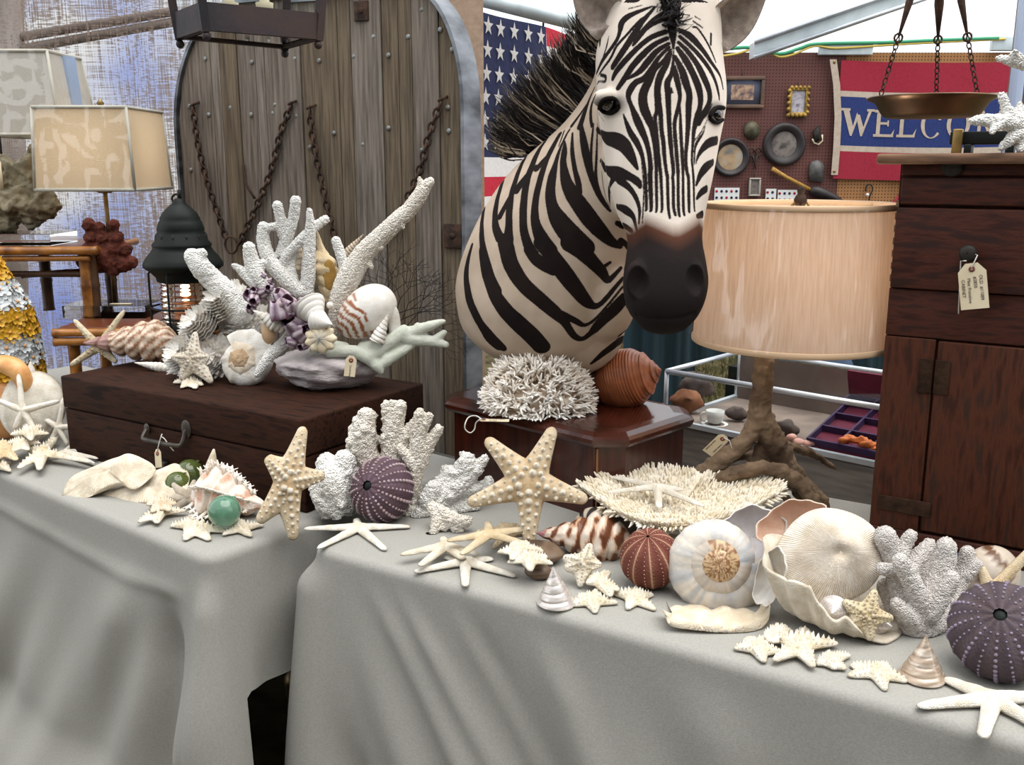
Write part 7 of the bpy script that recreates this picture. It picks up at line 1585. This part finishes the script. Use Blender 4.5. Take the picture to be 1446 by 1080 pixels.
cC = hit(46, 573, pq+Vector((0, .05, 0)), Vector((.1, -.93, .34)).normalized()); fan('cockle_shell', 'large grey-white ribbed cockle shell standing at far left', cC, (.05, -.93, .34), 47, 50, ('d8d3c8', 'c2bcb0'))
finger('white finger starfish leaning on the cockle shell', (33, 580), [(26, 528), (84, 566), (-6, 564), (20, 606), (52, 611)], plane=(hit(46, 573, pq+Vector((0, .012, 0)), Vector((0, -1, 0))), (.05, -.93, .34)), hw=.009)
finger('small white finger starfish leaning on the left end of trunk', (84, 604), [(90, 561), (120, 599), (96, 628), (70, 624), (54, 586)], plane=(on(88, 632, TZ), (-.3, -.9, .3)), hw=.008)
knobby('upper knobby starfish of the heap below the cockle shell', (41, 612), [(14, 614), (35, 600), (60, 602), (70, 613), (44, 622)], TZ+.055, hw=.014)
knobby('middle knobby starfish of the heap below the cockle shell', (31, 626), [(10, 626), (40, 615), (58, 626), (40, 636), (18, 638)], TZ+.034, hw=.014)
star_px('spread_starfish', 'long-armed cream starfish in front of the heap at far left', (59, 641), [(25, 662), (56, 664), (130, 653), (82, 616), (30, 630)], z=TZ+.018, hw=.015, hwt=.006, H=.016, col=KNOB)
star_px('spread_starfish', 'tan starfish at the far left edge of left table', (6, 637), [(-30, 640), (24, 650), (27, 634), (4, 622), (-14, 655)], z=TZ+.026, hw=.015, hwt=.006, H=.014, col=('dcb98a', 'e6d4b4'))
knobby('knobby starfish cut by left edge of the photo, lowest', (2, 660), [(-20, 663), (15, 666), (14, 653), (0, 650), (-14, 652)], TZ+.004)
finger('white finger starfish under the heap, pointing right', (92, 641), [(120, 636), (139, 648), (134, 655), (100, 630), (70, 645)], TZ+.008, hw=.008)
# orange lip shell
P, r = pts(smooth_path([(-14, 515, .02, 8), (6, 514, .0, 13), (24, 522, -.01, 14), (34, 540, -.01, 12), (36, 560, .0, 8)], 6), pq.y+.085); sh_ = thing('helmet_shell', 'orange-lipped helmet shell at the far left edge behind cockle', 'shell', Vector((P[6].x, P[6].y, TZ)))
ob('lip', tube(P, r, 14), mat('orange_lip', 'c9894c', 'e0ae74', sc=30, rough=.35), parent=sh_, world=True); c = at(2, 552, pq.y+.095); ob('body', sphere((c.x, c.y, TZ+.075), .075, 22, 16, 1, .38, 1), mat('tan_lip_shell', 'a8703c', 'c9935a', sc=20, rough=.4), parent=sh_, world=True)
pc_c = at(41, 530, pq.y+.11); solo('cone_shell', 'white pointed cone shell behind the cockle shell', 'shell', axis_shell(at(43, 510, pq.y+.11), Vector((pc_c.x-.01, pc_c.y, TZ+.001)), [(0, .001), (.12, .012), (.5, .024), (1, .032)], lambda t, a, w: A3('d9d5cc'), 24, 30, .2), m_matte)

# ------------------------------------------------------------------ ON THE TRUNK
def T_(px, py): return on(px, py, TRZ)
star_px('spread_starfish', 'tan starfish standing behind the triton shell on trunk', (140, 490), [(104, 451), (176, 438), (99, 516), (165, 512), (182, 490)], plane=(T_(130, 516)+Vector((0, .01, 0)), (-.1, -.95, .25)), hw=.012, hwt=.006, H=.014, col=('cdbb9c', 'ddd0b6'))
pt_ = T_(200, 520); k = mpp(pt_); q0 = hit(118, 484, pt_+Vector((0, .05, 0)), Vector((0, -1, 0))); q1 = hit(248, 482, pt_+Vector((0, .035, 0)), Vector((0, -1, 0))); q0.z = max(q0.z, TRZ+.02); q1.z = max(q1.z, TRZ+.042)
def tricol(t, a, w):
    if t < .32: return A3('a8837c') if w > .4 else A3('8a5f58')
    g = math.sin(a*11+t*50); return A3('8e6448') if g > .45 else (A3('cdb096') if g > -.3 else A3('dcc9b8'))
solo('triton_shell', 'mottled brown triton shell lying at left end of trunk', 'shell', axis_shell(q0, q1, [(0, .002), (.1, 5*k), (.3, 14*k), (.5, 22*k), (.72, 30*k), (.85, 29*k), (.95, 20*k), (1, 10*k)], tricol, 48, 90, .17, nod=.10, nodn=11), m_shell)
def frill(label, C, n, r, layers=8, col='f0ede8', seed=0, grp='frilly white clams'):
    n = Vector(n).normalized(); u = n.orthogonal().normalized(); v = n.cross(u); V = []; Fc = []; Cc = []; na = 72; R_ = random.Random(seed)
    for l in range(layers):
        R0 = r*(1-.62*l/layers); hgt = r*.75*l/layers; ph = R_.uniform(0, 6); b0 = len(V)
        for i, (rr, dz) in enumerate(((.25, -.06), (.6, .02), (.86, .03), (1.0, .10), (1.06, .17))):
            for j in range(na):
                a = 2*PI*j/na; w = (.055*math.sin(9*a+ph)+.05*math.sin(17*a+ph*2)+.03*math.sin(29*a))*rr**3
                V.append((C+u*(R0*rr*(1+w)*math.cos(a))+v*(R0*rr*(1+w)*math.sin(a)*.85)+n*(hgt+dz*r*.8+w*r*.9))[:]); Cc.append(A3(col)*(.86+.14*rr))
        Fc += [tuple(q+b0 for q in f) for f in grid_faces(5, na)]+[tuple(b0+q for q in range(na-1, -1, -1))]
    V = np.array(V); V[:, 2] = np.maximum(V[:, 2], TRZ+.001)
    return solo('frilled_clam', label, 'shell', (V, Fc, np.array(Cc)), m_matte, group=grp)
yb = T_(300, 540).y
for i, (x, y, dy, r, n, lb) in enumerate(((262, 500, .05, 32, (-.5, -.7, .4), 'frilly white clam lowest left in the heap on trunk'), (288, 462, .08, 36, (-.5, -.6, .55), 'frilly white clam in the middle of the heap on trunk'), (318, 430, .10, 36, (-.3, -.6, .7), 'frilly white clam topmost of the heap on trunk'), (300, 505, .05, 34, (-.1, -.9, .3), 'frilly white clam half hidden behind the white whelk'), (345, 455, .12, 34, (.1, -.8, .5), 'frilly white clam behind the pointed white auger shell'))):
    c = at(x, y, yb+dy); frill(lb, c, n, r*mpp(c), seed=i)
solo('spindle_shell', 'thin white spindle shell pointing left under frilly clams', 'shell', axis_shell(hit(190, 512, T_(215, 524)+Vector((0, .01, .0)), Vector((0, -1, 0))), hit(240, 521, T_(240, 526)+Vector((0, .02, 0)), Vector((0, -1, 0))), [(0, .001), (.3, .007), (.7, .013), (1, .012)], lambda t, a, w: A3('e6e2da'), 20, 40, .12), m_matte)
star_px('knobby_starfish', 'beige knobby starfish standing beside the white whelk', (273, 508), [(276, 468), (243, 504), (296, 504), (255, 536), (300, 541)], plane=(T_(275, 545)+Vector((0, .004, 0)), (-.15, -.9, .4)), hw=.019, hwt=.006, H=.018, group='small knobby starfish', col=('ddd2c0', 'e8e0d4'))
star_px('knobby_starfish', 'small cream knobby starfish at front edge of trunk', (268, 539), [(244, 541), (287, 544), (268, 529), (256, 548), (276, 549)], z=TRZ+.003, hw=.012, hwt=.004, H=.013, group='small knobby starfish', col=KNOB)
# white whelk
pw = T_(336, 551); k = mpp(pw); c = hit(335, 506, pw+Vector((0, .045, 0)), Vector((0, -1, 0)))
def wcol(th, ph, f): return A3('e9e6e0')*(.9+.1*math.sin(th*5)) if f > .75 else (A3('d9ccba') if f > .55 else A3('b49a7c'))
solo('white_whelk', 'chalky white crowned whelk facing front on the trunk', 'shell', xs_(gastropod(4.0, 1.7, .42, .60, .68, .42, 260, 28, mod=lambda th, ph, T2: 1+.17*max(0, math.sin(th*5.5))**5*math.exp(-((ph-.6)/.5)**2), colf=wcol), aim((c.x, c.y, max(c.z, TRZ+.044)), (-.15, -.92, .35), 130, 50*k)), m_matte)
# corals of the centrepiece
Yb = T_(465, 552).y+.055
def X(L_): return [(330+x/3.6, 260+y/3.6, d, r/3.6) for x, y, d, r in L_]
branchy('club_coral', 'smooth white club coral leaning left above the frilly clams', [[(271, 362, .08, 12), (283, 377, .08, 15), (300, 395, .09, 16), (318, 412, .09, 18), (338, 440, .09, 22)], [(285, 358, .08, 8), (272, 364, .08, 10)]], yb, .004, m_coral, .003, 120)
branchy('staghorn_coral', 'tall white staghorn coral rising from grey rock bowl', [X(q) for q in (
 [(315, 85, .05, 27), (302, 180, .05, 27), (275, 260, .05, 30), (245, 350, .05, 32)], [(222, 110, .05, 26), (238, 170, .05, 26), (250, 250, .05, 30)], [(150, 218, .04, 28), (152, 300, .04, 34), (190, 400, .03, 38), (260, 480, .02, 38), (330, 545, .02, 32)],
 [(385, 135, .03, 15), (390, 220, .03, 26), (385, 330, .03, 32), (380, 450, .03, 36), (370, 560, .03, 36)], [(465, 180, .05, 22), (420, 212, .04, 24), (340, 285, .03, 26), (265, 370, .03, 22), (255, 400, .03, 20)], [(200, 215, .04, 20), (160, 225, .04, 24)], [(315, 330, .05, 20), (290, 420, .04, 26), (310, 520, .03, 30)])], Yb, .0029, m_coral, .0042, 210, cell=True)
branchy('staghorn_coral', 'broad white coral branch at left of the staghorn coral', [X(q) for q in ([(78, 325, .0, 32), (95, 400, 0, 40), (130, 480, -.01, 38), (200, 570, -.01, 32), (270, 620, -.01, 26)], [(0, 412, .0, 12), (60, 455, .0, 30), (110, 500, -.01, 34)], [(150, 400, .0, 20), (120, 450, .0, 30)])], Yb-.01, .0029, m_coral, .0042, 210, cell=True)
branchy('staghorn_coral', 'long white coral branch slanting up across the plank door', [[(608, 256, .0, 6), (600, 264, .0, 9), (590, 280, .0, 11), (577, 297, .0, 11), (567, 306, 0, 12), (545, 327, 0, 13), (525, 346, 0, 14), (511, 362, 0, 15), (493, 392, 0, 17), (481, 420, 0, 15), (474, 455, .0, 11), (471, 470, 0, 9)], [(592, 252, .0, 3), (594, 264, .0, 6), (592, 274, 0, 8)], [(569, 321, -.01, 3), (562, 312, 0, 6)], [(538, 350, -.01, 4), (528, 344, 0, 8)], [(525, 377, -.01, 3), (516, 366, 0, 8)], [(556, 330, -.01, 3), (550, 322, 0, 7)]], Yb-.005, .0029, m_coralw, .0038, 220, cell=True)
branchy('staghorn_coral', 'short white coral finger just left of the slanting branch', [X(q) for q in ([(520, 288, .02, 25), (545, 365, .02, 27), (560, 440, .02, 26), (540, 530, .02, 26), (505, 590, .02, 20)],)], Yb, .0036, m_coral, .0025, 240, cell=True)
branchy('staghorn_coral', 'frosty coral branch lying against right side of the whelk', [X(q) for q in ([(285, 765, -.03, 26), (250, 810, -.035, 30), (195, 860, -.045, 30), (150, 920, -.055, 26), (120, 965, -.06, 20)],)], Yb, .0036, m_coral, .0030, 240, cell=True)
branchy('antler_coral', 'pale green-white branching coral lying along the bowl rim', [[(441, 497, -.05, 5), (455, 490, -.05, 7), (470, 488, -.05, 8), (488, 490, -.045, 7)], [(465, 500, -.06, 5), (482, 496, -.06, 8), (500, 496, -.06, 9), (515, 502, -.06, 10), (526, 510, -.06, 9), (533, 517, -.065, 8), (538, 524, -.065, 5)], [(522, 505, -.06, 10), (540, 492, -.05, 10), (556, 480, -.05, 11), (570, 470, -.05, 11)], [(512, 490, -.04, 8), (535, 486, -.04, 9), (565, 476, -.04, 10), (580, 470, -.045, 10), (592, 465, -.05, 8), (610, 459, -.05, 7), (626, 454, -.05, 4)], [(544, 512, -.06, 8), (552, 506, -.06, 8), (570, 495, -.055, 7), (586, 484, -.05, 5)], [(570, 466, -.05, 8), (574, 476, -.05, 10), (590, 480, -.05, 9), (612, 482, -.05, 8), (630, 487, -.055, 5)], [(612, 482, -.05, 7), (621, 475, -.05, 6), (627, 470, -.05, 5)], [(592, 465, -.05, 6), (590, 460, -.05, 5)]], Yb, .0034, mat('pale_green_coral', 'c6cbbb', 'dadccf', sc=30, rough=.9, bump=.5, bsc=600, voro=True), .001, 200)
# rock bowl
bw = sphere((0, 0, 0), 1, 44, 26); V = bw[0].copy(); N = V.copy(); cB = at(464, 522, Yb); kB = mpp(cB); V = V*np.array([75*kB, .088, .060]); V[:, 2] = np.where(V[:, 2] > 0, V[:, 2]*.55, V[:, 2])
for i in range(len(V)): V[i] += N[i]*(.010*ns((V[i][0]*20, V[i][1]*20, V[i][2]*70), 1)+.005*ns(V[i], 90)+.004*math.sin(V[i][2]*240+3*ns(V[i], 14)))
V = V+np.array([cB.x, cB.y, TRZ+.054]); V[:, 2] = np.maximum(V[:, 2], TRZ+.0005)
solo('rock_bowl', 'grey weathered rock bowl holding corals and shells on trunk', 'rock', (V, bw[1]), mat('grey_driftrock', '857b7c', 'b5acac', sc=16, rough=.95, bump=.7, bsc=90, c3='c6bebc', stretch=(1, 1, 2.5)))
tg3 = tag_label('price_tag', 'manila price tag hanging on the rock bowl', frame(at(496, 506, Yb-.115), 8, -6, 8), .024, .040, ['Coral bowl'], size=.006)
# shells set in the bowl
def barn(label, C, r, n, seed, sp=.9):
    R_ = random.Random(seed); t = thing('barnacle_cluster', label, 'barnacle', C, group='purple barnacle clusters')
    for i in range(n):
        d = Vector((R_.gauss(0, .55), R_.gauss(-.5, .4), R_.gauss(.35, .5))).normalized(); c = C+Vector((R_.uniform(-sp, sp)*r, R_.uniform(-.5, .3)*r, R_.uniform(-sp, sp)*r)); rr = r*R_.uniform(.38, .62); V = []; Cc = []
        for (f, h) in ((1, 0), (.92, .5), (.72, 1.1), (.58, 1.4), (.48, 1.3), (.40, .7), (.05, .5)):
            for k in range(24):
                a = 2*PI*k/24; w = 1+.09*math.cos(a*6+i); V.append((rr*f*w*math.cos(a), rr*f*w*math.sin(a), rr*h*(1+.1*math.sin(3*a+i)))); g = .5+.5*math.cos(a*6+i+.5); Cc.append((A3('745870')*(1-g)+A3('d2c6d0')*g) if h > .05 and f > .5 else A3('4a2a3c'))
        ob('barnacle', xs_((np.array(V), grid_faces(7, 24)+[tuple(range(len(V)-24, len(V)))], np.array(Cc)), aim(c, d)), m_matte, parent=t, world=True)
kB2 = mpp(at(440, 450, Yb))
barn('dark purple barnacle cluster beside the frilly clams', at(358, 420, Yb-.03), 19*kB2, 6, 2); barn('tiny purple barnacle cluster on the broad coral branch', at(378, 396, Yb-.03), 11*kB2, 4, 5)
barn('large violet barnacle cluster at left end of the bowl', at(430, 445, Yb-.05), 30*kB2, 8, 9); barn('round-mouthed purple barnacle cluster under the violet one', at(428, 478, Yb-.055), 17*kB2, 4, 12, .6)
W1 = lambda t, a, w: A3('ebe7e0')*(.85+.15*w)
solo('auger_shell', 'small white pointed auger shell above the whelk', 'shell', axis_shell(at(357, 438, Yb-.06), at(402, 464, Yb-.055), [(0, .001), (.3, 6*kB2), (.7, 12*kB2), (1, 8*kB2)], W1, 28, 60, .13), m_matte)
solo('auger_shell', 'brown-lined slender auger shell behind the slanting branch', 'shell', axis_shell(at(513, 331, Yb+.06), at(484, 364, Yb+.06), [(0, .001), (.5, 5*kB2), (1, 8*kB2)], lambda t, a, w: A3('c9bba8') if w > .35 else A3('7d6450'), 24, 60, .10), m_matte)
solo('bivalve_shell', 'tan bivalve shell standing right of the whelk', 'shell', tint(sphere(at(379, 469, Yb-.05), 16*kB2, 20, 14, .62, .4, 1.05), 'c9a784'), m_shell)
ssC = at(453, 478, Yb-.085)
solo('star_shell', 'yellow-white star-shaped turban shell at front of the bowl', 'shell', star_geo(ssC, [ssC+Vector((math.cos(2*PI*i/9)*23*kB2, -.004*math.sin(i), math.sin(2*PI*i/9)*21*kB2)) for i in range(9)], (-.05, -.98, .2), .012, .003, .018, False, 0, ('8e8a86', 'e6d8ba'), 4), m_shell)
def pyr(label, C, axis, r, h, n=4):
    spiralcone(label, C, axis, r, h, m_matte_w, None, 6)
m_matte_w = mat('white_ribbed_shell', 'd8d3cc', 'eae6e0', sc=20, rough=.6)
pyr('white ribbed conical shell below the staghorn coral', at(436, 432, Yb-.055), (.55, -.55, -.62), 25*kB2, 40*kB2)
pyr('small white conical shell right of the violet barnacles', at(448, 452, Yb-.075), (.75, -.55, -.1), 17*kB2, 30*kB2)
# nautilus
nc = at(517, 441, Yb-.03); dn = (at(553, 413, Yb-.03)-at(479, 470, Yb-.03)); a_ = dn.length/2; dn.normalize(); sn = dn.cross(Vector((0, -1, 0))).normalized(); V, Fc = sphere((0, 0, 0), 1, 60, 44); Cc = []
Vn = []
for v in V:
    x, y, z = v; w = 33*kB2*(1+.10*x); Vn.append((nc+dn*(a_*x)+sn*(w*y)+Vector((0, -1, 0))*(w*.8*z))[:])
    g = math.sin(x*26+2.2*abs(y)*3+1.2*ns((x*3, y*3, z*3), 1)); Cc.append(A3('9c5f3e') if (x < .10-.25*(y > .3) and g > .15 and x > -1.0) else A3('ece8e2'))
solo('nautilus_shell', 'glossy white nautilus shell with brown tiger stripes', 'shell', (np.array(Vn), Fc, np.array(Cc)), m_shell)
solo('wentletrap_shell', 'white turreted wentletrap shell right of the nautilus', 'shell', axis_shell(at(548, 444, Yb-.06), at(532, 482, Yb-.065), [(0, .001), (.3, 4.5*kB2), (.7, 9*kB2), (1, 11*kB2)], W1, 24, 80, .15), m_matte)
solo('angel_wing_shell', 'upright white angel wing shell beside the wentletrap', 'shell', tint(sphere(at(557, 458, Yb-.04), 10*kB2, 18, 16, .85, .5, 2.6), 'dedad4'), m_matte)
solo('conch_shell', 'cream conch with yellow opening behind the coral fingers', 'shell', join([axis_shell(at(448, 326, Yb+.07), at(470, 430, Yb+.06), [(0, .001), (.25, 6*kB2), (.38, 16*kB2), (.5, 20*kB2), (.75, 15*kB2), (1, 7*kB2)], lambda t, a, w: A3('d9c6a4'), 32, 60, .16, nod=.12, nodn=7), tint(sphere(at(465, 388, Yb+.042), 10*kB2, 16, 12, 1, .5, 2.2), 'b08a4a')]), m_matte)
solo('fluted_shell', 'small cream ribbed shell between the staghorn fingers', 'shell', axis_shell(at(424, 350, Yb+.06), at(414, 392, Yb+.06), [(0, .004), (.3, 11*kB2), (.7, 12*kB2), (1, 6*kB2)], lambda t, a, w: A3('e0d2ba'), 24, 40, .2), m_matte)
solo('bead_shell', 'tiny round white shell beside the slanting coral branch', 'shell', tint(sphere(at(466, 431, Yb-.05), 5*kB2, 14, 10), 'e9e4dc'), m_shell)
# black sea fan
Rf = random.Random(21); pr = []
def fanb(p, d, L_, r, dep):
    if dep == 0 or L_ < 3: return
    q = (p[0]+d[0]*L_, p[1]+d[1]*L_); a = at(p[0], p[1], Yb+.10+.01*Rf.random()); b_ = at(q[0], q[1], Yb+.10+.01*Rf.random()); pr.append(tube([a, b_], [r, r*.8], 4, False))
    for s in ((-.45, .4) if Rf.random() < .8 else (-.1, .5)):
        an = math.atan2(d[1], d[0])+s+Rf.gauss(0, .2); fanb(q, (math.cos(an), math.sin(an)), L_*Rf.uniform(.74, .95), r*.78, dep-1)
for an in (-2.5, -2.0, -1.55, -1.1, -.7, -.3): fanb((545, 470), (math.cos(an), math.sin(an)), 30, .0016, 6)
solo('sea_fan', 'black lacy sea fan standing behind the nautilus', 'sea fan', join(pr), mat('black_sea_fan', '1a1614', rough=.8))
# ------------------------------------------------------------------ white coral on top of the cabinet
Yt = 1.64
branchy('branching_coral', 'spiky white branching coral on the cabinet top at right edge', [[(1410, 82, .02, 4), (1427, 86, .02, 7), (1446, 91, .02, 8), (1475, 105, .02, 9), (1490, 140, .01, 11)], [(1432, 74, .01, 4), (1446, 88, .02, 6)], [(1372, 171, -.02, 5), (1395, 170, -.015, 9), (1420, 173, -.01, 10), (1450, 176, 0, 12), (1490, 180, .0, 14)], [(1415, 134, .0, 5), (1421, 153, .0, 7), (1434, 170, -.005, 9)], [(1440, 148, .02, 5), (1440, 170, 0, 8)], [(1414, 208, -.01, 5), (1428, 196, -.01, 8), (1446, 184, -.005, 10)], [(1440, 212, -.01, 5), (1446, 196, -.005, 8), (1460, 180, 0, 10)], [(1490, 140, .01, 11), (1495, 180, 0, 16), (1500, 225, .0, 18)], [(1460, 60, .02, 5), (1470, 100, .02, 8)], [(1400, 186, -.03, 4), (1412, 176, -.02, 6)]], Yt, .0034, m_coral, .0045, 200, zmin=CABTOP+.001, cell=True, nub=.45, seed=9)
